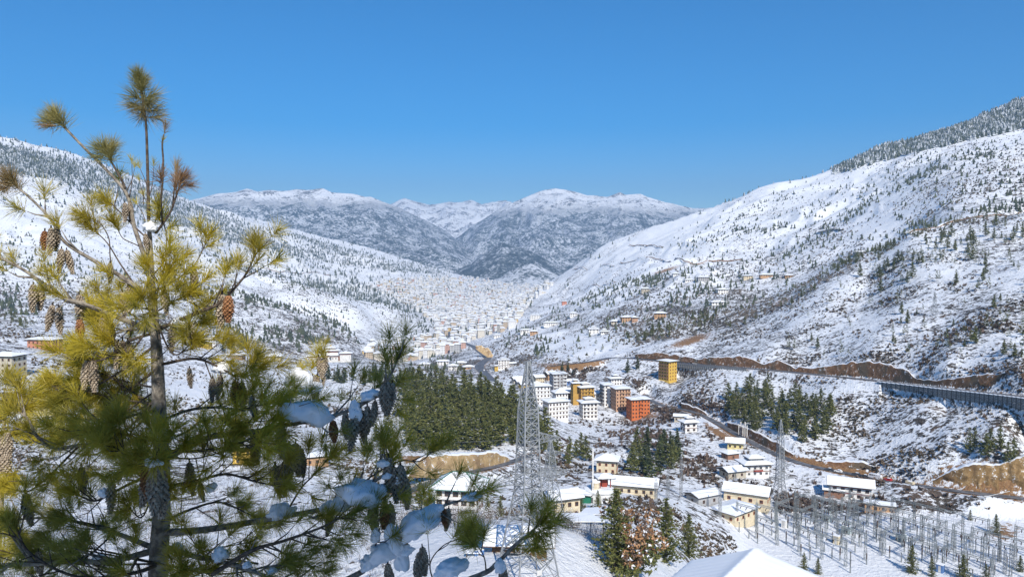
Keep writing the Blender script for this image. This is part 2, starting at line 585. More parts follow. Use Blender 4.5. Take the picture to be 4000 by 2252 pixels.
soil = np.zeros(GY.shape)
soil += 0.75 * blob(3880, 1850, 220, 60, 0.1) * (GY < 420) + 0.5 * blob(3950, 2080, 120, 60) + 0.7 * blob(2830, 1700, 130, 22, 0.55) + 0.6 * blob(3300, 1830, 200, 18, 0.25)
soil += 0.7 * blob(2700, 1330, 120, 22, -0.3) + 0.8 * blob(1700, 1790, 200, 35) * (GY < 365) + 0.6 * blob(2200, 1425, 200, 16)
soil += 0.6 * blob(2600, 1055, 90, 12, -0.3) + 0.5 * blob(2560, 1230, 60, 10) + 0.5 * blob(3050, 1180, 70, 25, -0.5) + 0.35 * blob(3300, 1110, 160, 10) + 0.4 * blob(2470, 1640, 60, 30)
soil += 0.5 * blob(2560, 1620, 60, 30) + 0.45 * np.exp(-(ROADDIST / 4.0) ** 2) * (GY > 250)

m, nt, bs = new_mat('snowy_ground')
p = pos_of(nt)
at1 = N(nt, 'ShaderNodeAttribute', attribute_name='scrub').outputs['Fac']
at2 = N(nt, 'ShaderNodeAttribute', attribute_name='soil').outputs['Fac']
n1 = noise_node(nt, p, 0.42, 7.0, 0.68)
n2 = noise_node(nt, p, 0.045, 4.0, 0.6)
n3 = noise_node(nt, p, 1.3, 3.0, 0.6)
n4 = noise_node(nt, p, 0.13, 3.0, 0.6)
s_ = math_node(nt, 'ADD', math_node(nt, 'MULTIPLY', n1, 0.52), math_node(nt, 'ADD', math_node(nt, 'MULTIPLY', n2, 0.20), math_node(nt, 'MULTIPLY', n4, 0.28)))
s_ = math_node(nt, 'ADD', s_, math_node(nt, 'MULTIPLY', math_node(nt, 'SUBTRACT', at1, 0.5), 0.62))
bare = maprange(nt, s_, 0.505, 0.56)
dark = mixc(nt, maprange(nt, n3, 0.35, 0.65), (0.040, 0.036, 0.030), (0.115, 0.092, 0.070))
dark = mixc(nt, maprange(nt, noise_node(nt, p, 0.05, 3.0), 0.52, 0.68), dark, (0.13, 0.088, 0.06))
sn = mixc(nt, n1, (0.84, 0.86, 0.89), (0.90, 0.91, 0.92))
c = mixc(nt, bare, sn, dark)
earth = mixc(nt, maprange(nt, n3, 0.3, 0.7), (0.22, 0.115, 0.055), (0.36, 0.215, 0.10))
sm = maprange(nt, math_node(nt, 'ADD', at2, math_node(nt, 'MULTIPLY', math_node(nt, 'SUBTRACT', n1, 0.5), 1.3)), 0.40, 0.52)
c = mixc(nt, sm, c, earth)
nt.links.new(c, bs.inputs['Base Color'])
bs.inputs['Roughness'].default_value = 0.7
bs.inputs['Specular IOR Level'].default_value = 0.15
bump(nt, math_node(nt, 'ADD', n1, math_node(nt, 'MULTIPLY', n3, 0.25)), 0.9, 1.5, bs)
M['ground'] = m

R_, C_ = GY.shape
idx = np.arange(R_ * C_).reshape(R_, C_)
quads = np.stack([idx[:-1, :-1].ravel(), idx[:-1, 1:].ravel(), idx[1:, 1:].ravel(), idx[1:, :-1].ravel()], 1)
gm = mesh_np('ground', np.stack([GX, GY, GZ], -1), quads, M['ground'], shade=True)
for nm, arr in (('scrub', scrub), ('soil', soil)):
    at_ = gm.attributes.new(nm, 'FLOAT', 'POINT')
    at_.data.foreach_set('value', np.clip(arr, 0, 1).astype(np.float32).ravel())
tag(link('ground', gm), 'snow patched hillsides and valley floor', None, None, 'structure')

# the slope the photographer's house and the near pine stand on
def near_z(y):
    return -14.6 + 0.40 * (15.0 - y)
_x, _y = np.meshgrid(np.linspace(-90, 90, 91), np.linspace(-45, 16.5, 42))
_z = near_z(_y) + fbm(_x / 6, _y / 6, 3, 3) * 0.25 - 0.25
_i = np.arange(_x.size).reshape(_x.shape)
_q = np.stack([_i[:-1, :-1].ravel(), _i[:-1, 1:].ravel(), _i[1:, 1:].ravel(), _i[1:, :-1].ravel()], 1)
tag(link('near_slope', mesh_np('near_slope', np.stack([_x, _y, _z], -1), _q, M['snow'], shade=True)), 'snowy slope below the viewpoint', None, None, 'structure')

# ------------------------------------------------------------------ far mountains
def mat_mountain(name, z0, z1, dense=0.5, blue=1.0):
    m, nt, bs = new_mat(name)
    p = pos_of(nt)
    sep = N(nt, 'ShaderNodeSeparateXYZ'); nt.links.new(p, sep.inputs[0])
    fine = noise_node(nt, p, 0.035, 5.0, 0.75)
    mid = noise_node(nt, p, 0.006, 5.0, 0.6)
    big = noise_node(nt, p, 0.0012, 4.0, 0.6)
    # wood with frost: dark trees and white crowns
    tr = maprange(nt, math_node(nt, 'ADD', fine, math_node(nt, 'MULTIPLY', math_node(nt, 'SUBTRACT', mid, 0.5), 0.5)), dense - 0.06, dense + 0.13)
    forest = mixc(nt, tr, (0.045, 0.06, 0.06), (0.66, 0.69, 0.73))
    rock = mixc(nt, maprange(nt, math_node(nt, 'ADD', math_node(nt, 'MULTIPLY', fine, 0.55), math_node(nt, 'MULTIPLY', mid, 0.45)), 0.50, 0.57), (0.88, 0.89, 0.91), (0.13, 0.125, 0.12))
    h = math_node(nt, 'ADD', sep.outputs['Z'], math_node(nt, 'MULTIPLY', math_node(nt, 'SUBTRACT', mid, 0.5), (z1 - z0) * 1.6))
    h = math_node(nt, 'ADD', h, math_node(nt, 'MULTIPLY', math_node(nt, 'SUBTRACT', big, 0.5), (z1 - z0) * 1.4))
    hf = maprange(nt, h, z0, z1)
    nt.links.new(mixc(nt, hf, forest, rock), bs.inputs['Base Color'])
    bs.inputs['Roughness'].default_value = 0.9
    bs.inputs['Specular IOR Level'].default_value = 0.05
    bump(nt, math_node(nt, 'ADD', fine, math_node(nt, 'MULTIPLY', mid, 1.5)), 0.8, 16.0, bs)
    return m


def mountain(name, label, crest, Yc, Yb, pyb, mat, seed, spur=170.0, cols=300, rows=120, rough=1.0, expo=1.15, tilt=0.0):
    cx = np.array([c[0] for c in crest], float); cy = np.array([c[1] for c in crest], float)
    px = np.linspace(cx[0], cx[-1], cols)
    py = np.interp(px, cx, cy)
    t = np.concatenate([np.linspace(-0.25, 0, 10, endpoint=False), np.linspace(0, 1, rows)])
    PX, T = np.meshgrid(px, t)
    PYC = np.meshgrid(py, t)[0]
    Yc_ = Yc + tilt * (PX - cx.mean())
    Y = Yc_ - (Yc_ - Yb) * T
    a = (PX - 2000) / FPX
    X = a * Y
    zc = np.tan(np.arctan((1126 - PYC) / FPX) - PITCH) * Yc_
    zb = -260.0
    prof = np.where(T < 0, 1 + T * 1.2, np.clip(1 - T, 0, 1) ** expo)
    zz = zb + (zc - zb) * prof
    wx = X / 1700 + 0.45 * fbm(X / 1300, Y / 1300, 3, seed + 3); wy = Y / 4600 + 0.4 * fbm(X / 1100, Y / 1500, 3, seed + 8)
    rd = ridged(wx, wy, 5, seed) - 0.42
    env = np.clip(T * 5, 0, 1) ** 0.8 * np.clip((1 - T) * 2.5 + 0.1, 0, 1)
    zz = zz + rd * spur * env + fbm(X / 320, Y / 320, 4, seed + 11) * 26 * rough * np.clip(T * 6 + 0.35, 0, 1) + (ridged(X / 260, Y / 400, 4, seed + 17) - 0.4) * 34 * rough * np.clip(T * 4 + 0.25, 0, 1)
    idx = np.arange(zz.size).reshape(zz.shape)
    q = np.stack([idx[:-1, 1:].ravel(), idx[:-1, :-1].ravel(), idx[1:, :-1].ravel(), idx[1:, 1:].ravel()], 1)
    me = mesh_np(name, np.stack([X, Y, zz], -1), q, mat, shade=True)
    o = link(name, me)
    return tag(o, label, None, None, 'structure')


M['mt_left'] = mat_mountain('frosted_forest_mountain', 540, 740, 0.485)
M['mt_mid'] = mat_mountain('snow_summit', 700, 900, 0.50)
M['mt_right'] = mat_mountain('rocky_snow_mountain', 470, 740, 0.49)
M['mt_low'] = mat_mountain('wooded_foothill', 2000, 2200, 0.545)
mountain('mountain_range', 'distant snow summits between the two nearer mountains',
         [(1300, 860), (1450, 825), (1540, 790), (1585, 775), (1620, 785), (1680, 800), (1740, 790), (1800, 785), (1840, 778), (1880, 795), (1960, 785), (1975, 778), (2020, 800), (2200, 830), (2700, 815), (2760, 812), (2850, 850)],
         14500, 11000, 1000, mat_mountain('summit_snow', -400, 100, 0.5), 3, 420, 260, 90, 3.5)
mountain('mountain', 'broad frosted mountain with white crest on the left of the valley head',
         [(560, 860), (640, 810), (720, 790), (780, 775), (860, 755), (930, 752), (970, 738), (1010, 748), (1050, 742), (1110, 746), (1160, 738), (1200, 742), (1265, 736), (1300, 752), (1380, 758), (1430, 770), (1450, 768), (1490, 785), (1560, 810), (1640, 850), (1740, 900), (1850, 985), (1980, 1060), (2080, 1090)],
         9800, 6300, 1088, M['mt_left'], 41, 430, 360, 150, 0.8)
mountain('mountain', 'rocky snow capped mountain above the right side of the valley head',
         [(1640, 1060), (1760, 950), (1850, 880), (1950, 815), (2040, 775), (2090, 755), (2125, 742), (2170, 735), (2230, 745), (2290, 762), (2370, 768), (2420, 750), (2440, 760), (2500, 757), (2530, 770), (2600, 790), (2680, 808), (2780, 830), (2900, 860), (3000, 900)],
         10800, 6600, 1090, M['mt_right'], 73, 480, 360, 150, 1.1)
mountain('foothill', 'wooded spur with a snowy nose above the far end of town',
         [(1640, 1085), (1760, 1062), (1840, 1030), (1900, 985), (1960, 945), (2000, 955), (2060, 975), (2110, 1000), (2180, 1040), (2240, 1075), (2300, 1090)],
         7200, 6000, 1092, M['mt_low'], 97, 60, 160, 60, 0.5)
mountain('foothill', 'low snowy wooded knoll at the far end of town',
         [(1930, 1092), (1980, 1065), (2030, 1040), (2070, 1028), (2110, 1040), (2160, 1065), (2200, 1088)],
         6100, 5500, 1098, mat_mountain('knoll_wood', 2000, 2200, 0.44), 113, 25, 100, 40, 0.3)

# ------------------------------------------------------------------ haze
def build_haze():
    mb = MB()
    mb.box((0, 7000, 650), (26000, 19000, 1780))
    m = bpy.data.materials.new('haze_air'); m.use_nodes = True
    nt = m.node_tree
    for n in list(nt.nodes):
        if n.type != 'OUTPUT_MATERIAL': nt.nodes.remove(n)
    out = [n for n in nt.nodes if n.type == 'OUTPUT_MATERIAL'][0]
    v = nt.nodes.new('ShaderNodeVolumePrincipled')
    v.inputs['Color'].default_value = (0.42, 0.66, 1.0, 1)
    v.inputs['Density'].default_value = 8.0e-5
    v.inputs['Anisotropy'].default_value = 0.0
    nt.links.new(v.outputs[0], out.inputs['Volume'])
    o = mb.build('haze', m)
    tag(o, 'pale blue winter haze filling the valley', 'haze', None, 'stuff')
build_haze()
# ------------------------------------------------------------------ vegetation
M['bark'] = mat_var('pine_bark', (0.075, 0.058, 0.046), (0.17, 0.14, 0.115), 6.0, 0.9, 0.5, 0.02)
M['pine_a'] = mat_var('pine_needles_green', (0.055, 0.072, 0.024), (0.135, 0.148, 0.045), 0.9, 0.75, obj=False)
M['pine_b'] = mat_var('pine_needles_olive', (0.095, 0.105, 0.028), (0.20, 0.195, 0.055), 0.9, 0.75, obj=False)
M['pine_dark'] = mat_var('dark_needles', (0.026, 0.044, 0.026), (0.062, 0.084, 0.042), 0.9, 0.8, obj=False)
M['tree_snow'] = mat_snow('tree_snow', 2.0, 0.1)
M['brown_leaf'] = mat_var('dead_leaves', (0.25, 0.125, 0.055), (0.46, 0.27, 0.14), 1.5, 0.8, obj=False)
M['twig'] = mat_var('bare_twigs', (0.085, 0.07, 0.06), (0.20, 0.165, 0.14), 0.5, 0.9, obj=False)
M['twig_red'] = mat_var('reddish_twigs', (0.075, 0.052, 0.040), (0.16, 0.115, 0.09), 0.5, 0.9, obj=False)
M['shrub'] = mat_var('dry_scrub', (0.05, 0.042, 0.026), (0.15, 0.105, 0.062), 0.12, 0.9, obj=False)
M['far_tree'] = mat_var('far_pines', (0.034, 0.048, 0.034), (0.090, 0.104, 0.062), 0.03, 0.85, obj=False)
M['far_scrub'] = mat_var('far_scrub', (0.055, 0.05, 0.042), (0.14, 0.115, 0.09), 0.02, 0.9, obj=False)
M['frost_tree'] = mat_var('frosted_trees', (0.10, 0.125, 0.13), (0.55, 0.58, 0.61), 0.06, 0.85, obj=False, lo=0.42, hi=0.62)


def trunk_mesh(h, r, seed, bend=0.02):
    rnd = random.Random(seed)
    mb = MB()
    pts = []; rad = []
    bx, by = rnd.uniform(-1, 1) * bend, rnd.uniform(-1, 1) * bend
    for i in range(6):
        t = i / 5
        pts.append((bx * math.sin(t * 3) * h, by * math.sin(t * 2.4) * h, t * h * 0.97 - 0.03 * h * (i == 0)))
        rad.append(r * (1 - 0.93 * t) + 0.0008 * h)
    mb.tube(pts, rad, 6)
    return mb.mesh('trunk', M['bark'], True)


def crown_mesh(seed, mats, levels=16, per=8, clumps=4, tri=3, r0=0.23, base=0.10, size=0.066, snow=0.06, droop=0.15, gap=0.18, shape=0.85):
    """conifer crown of unit height made of spiky needle clumps on uneven branches"""
    rnd = random.Random(seed)
    V = []; F = []; MI = []
    for lv in range(levels):
        t = lv / (levels - 1)
        z = base + (0.985 - base) * t ** 0.92
        rr = r0 * ((1 - t) ** shape) * (0.72 + 0.28 * math.sin(min(1, t * 5) * math.pi / 2)) + 0.012
        for b in range(max(3, int(per * (1 - 0.45 * t)))):
            if rnd.random() < gap: continue
            ang = rnd.uniform(0, 2 * math.pi)
            L = rr * rnd.uniform(0.55, 1.15)
            up = rnd.uniform(-droop, 0.30)
            ca, sa = math.cos(ang), math.sin(ang)
            for k in range(clumps):
                f = (k + rnd.uniform(0.3, 1.0)) / clumps
                d = L * f
                c = Vector((ca * d + rnd.gauss(0, 0.010), sa * d + rnd.gauss(0, 0.010), z + up * d * f + rnd.gauss(0, 0.008)))
                s = size * rnd.uniform(0.65, 1.25) * (1 - 0.35 * t)
                if rnd.random() < snow:
                    mi = 2
                    s *= 0.8
                else:
                    mi = 0 if rnd.random() < 0.55 else 1
                for q in range(tri):
                    dirv = Vector((ca * 0.8 + rnd.gauss(0, 0.7), sa * 0.8 + rnd.gauss(0, 0.7), 0.35 + rnd.gauss(0, 0.45)))
                    dirv.normalize()
                    sd = dirv.cross(Vector((rnd.gauss(0, 1), rnd.gauss(0, 1), rnd.gauss(0, 1))))
                    sd = sd.normalized() * s * 0.42 if sd.length > 1e-5 else Vector((s * .4, 0, 0))
                    n = len(V)
                    V += [c - dirv * s * 0.25 + sd, c - dirv * s * 0.25 - sd, c + dirv * s]
                    if mi == 2:
                        V[-3].z = c.z + 0.2 * s; V[-2].z = c.z + 0.2 * s; V[-1].z = c.z + 0.3 * s
                    F.append((n, n + 1, n + 2)); MI.append(mi)
    return mesh_np('crown', np.array([tuple(v) for v in V]), np.array(F), mats, MI)


PINE_M = [M['pine_a'], M['pine_b'], M['tree_snow']]
DARK_M = [M['pine_dark'], M['pine_a'], M['tree_snow']]
CROWNS = [crown_mesh(100 + i, PINE_M, r0=0.25 + 0.03 * (i % 3), base=0.08 + 0.05 * (i % 2), snow=0.05) for i in range(6)]
CROWNS_DARK = [crown_mesh(140 + i, DARK_M, r0=0.19 + 0.03 * (i % 3), base=0.06, snow=0.04, gap=0.1) for i in range(4)]
CROWNS_THIN = [crown_mesh(180 + i, PINE_M, levels=11, per=5, clumps=3, r0=0.20, base=0.28, snow=0.05, gap=0.25) for i in range(4)]
CROWNS_BIG = [crown_mesh(220 + i, PINE_M, levels=26, per=12, clumps=6, tri=4, r0=0.27, base=0.05, size=0.030, snow=0.03, gap=0.12) for i in range(3)]
TRUNKS = [trunk_mesh(1.0, 0.016, 300 + i) for i in range(4)]


def inpoly(px, py, poly):
    r = np.zeros(px.shape, bool)
    n = len(poly)
    for i in range(n):
        x1, y1 = poly[i]; x2, y2 = poly[(i + 1) % n]
        c = ((y1 > py) != (y2 > py)) & (px < (x2 - x1) * (py - y1) / (y2 - y1 + 1e-9) + x1)
        r ^= c
    return r


VISIBLE = GE >= GVIS - 0.0035
_dpy = np.zeros_like(GPY); _dpy[1:-1] = np.abs(GPY[2:] - GPY[:-2]) / 2
AREA = _dpy * np.abs(GPX[0, 1] - GPX[0, 0]) * VISIBLE        # screen area of each ground cell
BUILT = np.zeros(GY.shape, bool)                                # where things stand: no trees or scrub
BUILT |= ROADDIST < 2.5


def keep_clear(px, py, rx, ry):
    global BUILT
    BUILT |= (np.abs(GPX - px) < rx) & (np.abs(GPY - py) < ry)


for _r in [(2180, 1590, 60, 50), (2300, 1560, 40, 50), (2250, 1530, 60, 40), (2400, 1555, 70, 55), (2490, 1600, 60, 40), (2330, 1480, 40, 30), (2100, 1470, 90, 40),
           (2610, 1460, 45, 35), (1905, 1425, 40, 40), (1790, 1950, 110, 60), (2060, 2090, 120, 70), (2280, 1940, 60, 40), (2330, 1900, 60, 50), (2370, 1820, 50, 30),
           (2870, 1970, 170, 60), (2940, 1830, 70, 40), (2700, 1670, 60, 30), (2850, 1760, 60, 40), (3330, 1920, 90, 40), (2460, 1910, 110, 30), (2330, 2030, 70, 40),
           (3500, 2130, 520, 130), (170, 1350, 90, 25), (40, 1430, 70, 40), (150, 1580, 110, 50), (370, 1580, 60, 40), (1300, 1390, 130, 45), (930, 1385, 60, 20), (810, 1345, 70, 25), (1070, 1390, 50, 20), (1180, 1800, 70, 40)]:
    keep_clear(*_r)


def pick(mask, n, rnd, w=None):
    """n random spots of the visible ground inside a mask, even over the picture"""
    wt = (AREA if w is None else AREA * w) * mask * ~BUILT
    wt = wt.ravel(); tot = wt.sum()
    if tot <= 0: return np.zeros((0, 3))
    k = rnd.choice(len(wt), size=n, p=wt / tot)
    da = (A_COLS[1] - A_COLS[0]) * (rnd.random(n) - 0.5)
    a = GA.ravel()[k] + da
    y = GY.ravel()[k] * (1 + 0.004 * (rnd.random(n) - 0.5))
    return np.stack([a * y, y, ground(a * y, y)], 1)


TREE_N = [0]
def tree(p, h, label, group, crown=None, wide=1.0, cat='pine tree', name='pine_tree', trunk=None):
    i = TREE_N[0]; TREE_N[0] += 1
    rz = (i * 2.399) % 6.28
    t = thing(name, label, cat, (p[0], p[1], p[2] - 0.15), rz, group)
    tr = link('trunk', trunk or TRUNKS[i % 4], t, scale=(h, h, h))
    cr = link('crown', crown or CROWNS[i % 6], t, scale=(h * wide, h * wide, h))
    return t


def grove(poly, n, hmin, hmax, label, group, seed, crowns=None, mind=3.0, wide=1.0, ylim=None):
    rnd = np.random.default_rng(seed)
    mask = inpoly(GPX, GPY, poly)
    if ylim: mask &= (GY > ylim[0]) & (GY < ylim[1])
    pts = pick(mask, n * 6, rnd)
    got = []
    for p in pts:
        if all((p[0] - q[0]) ** 2 + ((p[1] - q[1]) * 0.6) ** 2 > mind * mind for q in got):
            got.append(p)
            if len(got) >= n: break
    gp = np.array([[q[0] / q[1], q[1]] for q in got])
    for i, p in enumerate(got):
        lab = label
        if len(got) >= 18:
            a_, b_ = np.quantile(gp[:, 0], [1 / 3, 2 / 3]); c_, d_ = np.quantile(gp[:, 1], [1 / 3, 2 / 3])
            col_ = 'left' if gp[i, 0] < a_ else ('centre' if gp[i, 0] < b_ else 'right'); row_ = 'front' if gp[i, 1] < c_ else ('middle' if gp[i, 1] < d_ else 'back')
            lab = label + ', %s %s' % (row_, col_)
        tree(p, rnd.uniform(hmin, hmax), lab, group, crowns[i % len(crowns)] if crowns else None, wide * rnd.uniform(0.85, 1.2))
    return len(got)


grove([(1560, 1500), (1750, 1500), (1900, 1540), (2050, 1610), (2140, 1700), (2120, 1745), (2000, 1745), (1880, 1765), (1750, 1775), (1620, 1745), (1550, 1640)], 112, 12.5, 18.0,
      'tall green pine in the dense wood behind the pylon', 'pines of the dense wood behind the steel tower', 11, mind=4.3, wide=1.3)
grove([(1230, 1475), (1500, 1462), (1760, 1495), (1620, 1530), (1300, 1500)], 40, 9, 13,
      'dark pine on the plateau edge between fortress and wood', 'pines along the plateau edge before the valley town', 12, CROWNS_DARK, 4.0, 1.3)
grove([(2830, 1545), (2950, 1520), (3100, 1560), (3280, 1580), (3310, 1615), (3190, 1735), (3060, 1715), (2950, 1680), (2850, 1640)], 64, 10, 15,
      'green pine in the grove below the highway', 'pines of the grove below the highway', 13, mind=4.0, wide=1.25)
grove([(2440, 1820), (2520, 1760), (2640, 1740), (2680, 1800), (2600, 1880), (2480, 1880)], 20, 10, 17,
      'dark pine in the gully clump below the orange block', 'pines of the gully clump below the orange block', 14, CROWNS_DARK + CROWNS[:2], 4.0, 1.15)
grove([(1450, 1680), (1560, 1640), (1620, 1760), (1560, 1880), (1440, 1880)], 18, 8, 13,
      'loose green pine on the slope left of the wood', 'loose pines on the slope left of the wood', 15, CROWNS_THIN + CROWNS[:3], 4.0)
grove([(840, 1350), (960, 1330), (990, 1365), (860, 1375)], 9, 14, 22,
      'tall dark tree of the row behind the orange and white house', 'tall dark trees behind the orange house', 16, CROWNS_DARK, 3.0, 1.15)
grove([(2080, 1760), (2180, 1740), (2330, 1760), (2340, 1800), (2150, 1830)], 9, 9, 14,
      'pine standing in the snowy gully behind the steel towers', 'pines in the gully behind the steel towers', 17, None, 4.0)
grove([(2800, 1010), (3250, 1010), (3250, 1180), (3000, 1240), (2850, 1240)], 1, 9, 12, 'lone pine beside the new hillside buildings', None, 18)
grove([(3330, 1060), (3560, 960), (3780, 900), (4000, 850), (4000, 960), (3700, 1050), (3450, 1150)], 22, 10, 16,
      'olive green pine on the upper flank of the right spur', 'pines on the upper flank of the right spur', 19, None, 7, 1.1, ylim=(500, 1000))
grove([(3800, 1750), (3960, 1740), (4000, 1830), (3850, 1840)], 7, 9, 13,
      'pine of the small group on the slope by the right edge', 'pines of the small group by the right edge', 21, None, 3)
grove([(2080, 1440), (2250, 1445), (2250, 1475), (2100, 1480)], 5, 7, 10, 'small pine behind the grey apartment block', 'pines behind the grey apartment block', 22, CROWNS_DARK, 3)
grove([(2430, 1440), (2500, 1430), (2500, 1475), (2440, 1480)], 2, 13, 15, 'tall pine left of the yellow apartment block', 'pines left of the yellow apartment block', 23, CROWNS_DARK, 3)
print('trees', TREE_N[0])


def blob_cones(name, pts, hs, mat, seed, wide=0.30, sides=5, tiers=2, label='', gap=0.0):
    """many small conifers joined in one mesh (far woods)"""
    rnd = np.random.default_rng(seed)
    n = len(pts)
    ang = np.arange(sides) * 2 * np.pi / sides
    V = []; F = []; base = 0
    allV = []; allF = []
    for t in range(tiers):
        z0 = 0.06 + 0.42 * t; z1 = 0.66 + 0.34 * t if t < tiers - 1 else 1.0
        r = wide * (1 - 0.42 * t)
        rr = hs[:, None] * r * rnd.uniform(0.6, 1.35, (n, sides))
        a = ang[None] + rnd.uniform(0, 6.28, (n, 1))
        ring = np.stack([pts[:, 0:1] + np.cos(a) * rr, pts[:, 1:2] + np.sin(a) * rr, pts[:, 2:3] + hs[:, None] * (z0 + rnd.uniform(-0.05, 0.05, (n, sides)))], -1)
        tip = np.stack([pts[:, 0] + hs * rnd.uniform(-.03, .03, n), pts[:, 1] + hs * rnd.uniform(-.03, .03, n), pts[:, 2] + hs * z1], -1)[:, None]
        allV.append(np.concatenate([ring, tip], 1).reshape(-1, 3))
        o = base + np.arange(n)[:, None] * (sides + 1)
        k = np.arange(sides)
        f = np.stack([o + k, o + (k + 1) % sides, np.broadcast_to(o + sides, (n, sides))], -1).reshape(-1, 3)
        allF.append(f); base += n * (sides + 1)
    o = link(name, mesh_np(name, np.concatenate(allV), np.concatenate(allF), mat))
    return tag(o, label, 'trees', None, 'stuff')


def belt(pts, w):
    """soft band round a polyline given in photograph pixels"""
    d, _ = poly_dist(GPX, GPY, [(x, y, 0) for x, y in pts])
    return np.exp(-(d / w) ** 2)


far = GY > 880
sub = (GY > 430) & (GY <= 1000)
D = np.zeros(GY.shape)
_right = far & (GPX > 2080)
D += _right * (GZ > -150) * (9 + 40 * np.clip(fbm(GX / 240, GY / 300, 4, 55) * 2.4 - 0.25, 0, 1) ** 1.3)
D += sub * (GPX > 3050) * (GPY < 1400) * (2.2 + 6 * np.clip(fbm(GX / 120, GY / 120, 3, 155) * 2.2, 0, 1))
for pts, w, d, ok in [
    ([(3650, 660), (3440, 765), (3260, 872), (3225, 900)], 17, 120, far), ([(3690, 648), (3800, 615), (3860, 600)], 22, 60, far),
    ([(3420, 1060), (3600, 1000), (3800, 940), (4000, 870)], 38, 13, sub), ([(2870, 900), (3000, 905), (3070, 885)], 15, 120, far), ([(2700, 965), (2850, 885), (2960, 805), (3100, 755)], 22, 30, far),
    ([(3230, 905), (3140, 960), (3060, 1010)], 16, 60, far), ([(3480, 965), (3350, 1015), (3220, 1075)], 14, 60, far),
    ([(2245, 1190), (2330, 1155), (2424, 1112), (2496, 1098), (2600, 1085)], 18, 120, far), ([(2130, 1235), (2165, 1225)], 22, 90, far),
    ([(2470, 1325), (2593, 1290), (2720, 1262), (2830, 1205)], 20, 60, far), ([(2050, 1290), (1990, 1330)], 22, 80, far), ([(2120, 1370), (2090, 1395)], 25, 60, far),
    ([(2800, 1120), (2950, 1080), (3100, 1040)], 26, 26, far), ([(2620, 1180), (2760, 1150)], 24, 30, far), ([(3540, 905), (3700, 865), (4000, 800)], 20, 60, far),
    ([(2520, 1020), (2720, 920), (2900, 830)], 18, 12, far),
    # left side belts
    ([(700, 1125), (938, 1157), (1080, 1200), (1224, 1221), (1300, 1250), (1360, 1290)], 14, 130, far), ([(1040, 1290), (1180, 1310), (1290, 1370)], 12, 70, far),
    ([(600, 975), (851, 1007), (1034, 1070), (1203, 1118), (1324, 1147), (1517, 1186), (1604, 1229), (1660, 1290)], 17, 150, far),
    ([(1058, 978), (1203, 1030), (1372, 1090)], 13, 110, far), ([(780, 880), (900, 915), (1050, 960), (1200, 1005)], 20, 110, far),
    ([(1131, 925), (1300, 960), (1420, 990), (1613, 1040), (1758, 1078)], 16, 140, far), ([(1460, 1160), (1560, 1140), (1700, 1135), (1730, 1140)], 14, 120, far),
    ([(1590, 1310), (1640, 1300), (1690, 1270), (1650, 1240)], 18, 130, far), ([(1500, 1310), (1530, 1318)], 12, 60, far),
    ([(600, 790), (750, 850), (900, 900), (1000, 930)], 40, 90, far), ([(350, 700), (480, 760), (560, 830), (700, 900)], 45, 90, far), ([(60, 620), (180, 660), (300, 690)], 26, 90, far),
    ([(180, 780), (330, 820), (480, 870)], 26, 60, far), ([(0, 960), (120, 930)], 22, 40, far), ([(20, 1190), (80, 1240)], 40, 90, GY > 600), ([(560, 1310), (700, 1330)], 26, 60, far), ([(870, 1280), (960, 1300), (1060, 1340)], 26, 45, far),
    ([(1640, 1345), (1780, 1440), (1700, 1450)], 26, 60, far), ([(1200, 1020), (1400, 1080), (1500, 1110)], 30, 30, far), ([(600, 1060), (900, 1090)], 25, 30, far)]:
    D += d * belt(pts, w) * ok
_left = far & (GPX < 1700) & (GZ > -190)
D += _left * (4.0 + 70 * np.clip(fbm(GX / 300, GY / 420, 4, 88) * 2.4 - 0.25, 0, 1) ** 1.3)
_clear = np.clip(blob(80, 690, 200, 50) + blob(60, 870, 260, 60) + blob(1390, 1265, 90, 22, 0.6) + blob(3450, 800, 140, 30, -0.5) + blob(2520, 945, 170, 30, -0.5) + blob(750, 1000, 100, 25, 0.3), 0, 1)
D *= 1 - 0.9 * _clear
D /= 1.0e4
rnd = np.random.default_rng(5)
_fr = (GY > 2650) | ((GY > 1900) & (GPY < 860) & (GPX < 1000))
w = D * ~_fr
n1_ = int((AREA * w).sum())
pts = pick(w > 0, min(n1_, 30000), rnd, w)
hs = rnd.uniform(4.5, 11, len(pts))
_nr = pts[:, 1] < 1050
JV, JF, JM, nb = [], [], [], 0
for _n, (p_, h_) in enumerate(zip(pts[_nr], hs[_nr])):
    me = (CROWNS_THIN + CROWNS_DARK[:1])[_n % 5]
    co = np.empty(len(me.vertices) * 3, np.float32); me.vertices.foreach_get('co', co)
    lo = np.empty(len(me.polygons) * 3, np.int32); me.loops.foreach_get('vertex_index', lo)
    mi = np.empty(len(me.polygons), np.int32); me.polygons.foreach_get('material_index', mi)
    a_ = _n * 2.4; co = co.reshape(-1, 3) * np.array([1.25 * h_, 1.25 * h_, h_])
    JV.append(np.stack([co[:, 0] * math.cos(a_) - co[:, 1] * math.sin(a_) + p_[0], co[:, 0] * math.sin(a_) + co[:, 1] * math.cos(a_) + p_[1], co[:, 2] + p_[2]], 1))
    JF.append(lo.reshape(-1, 3) + nb); JM.append(mi); nb += len(co)
tag(link('hillside_pines', mesh_np('hillside_pines', np.concatenate(JV), np.concatenate(JF), PINE_M, np.concatenate(JM))), 'small loose pines scattered over the slope above the highway', 'trees', None, 'stuff')
pts, hs = pts[~_nr], hs[~_nr]
blob_cones('far_pines', pts, hs, M['far_tree'], 6, label='dark pines dotted over the far snowy hillsides')
print('far pines', len(pts))
D2 = np.where(GY > 2800, 90.0, 60.0) * ((GY > 2900) & (GPX > 2700)) + np.where((GPX < 1760), 1.0, 0) * (GY > 2650) * (30 + 240 * np.clip(fbm(GX / 560, GY / 700, 4, 91) * 2.4 + 0.1, 0, 1))
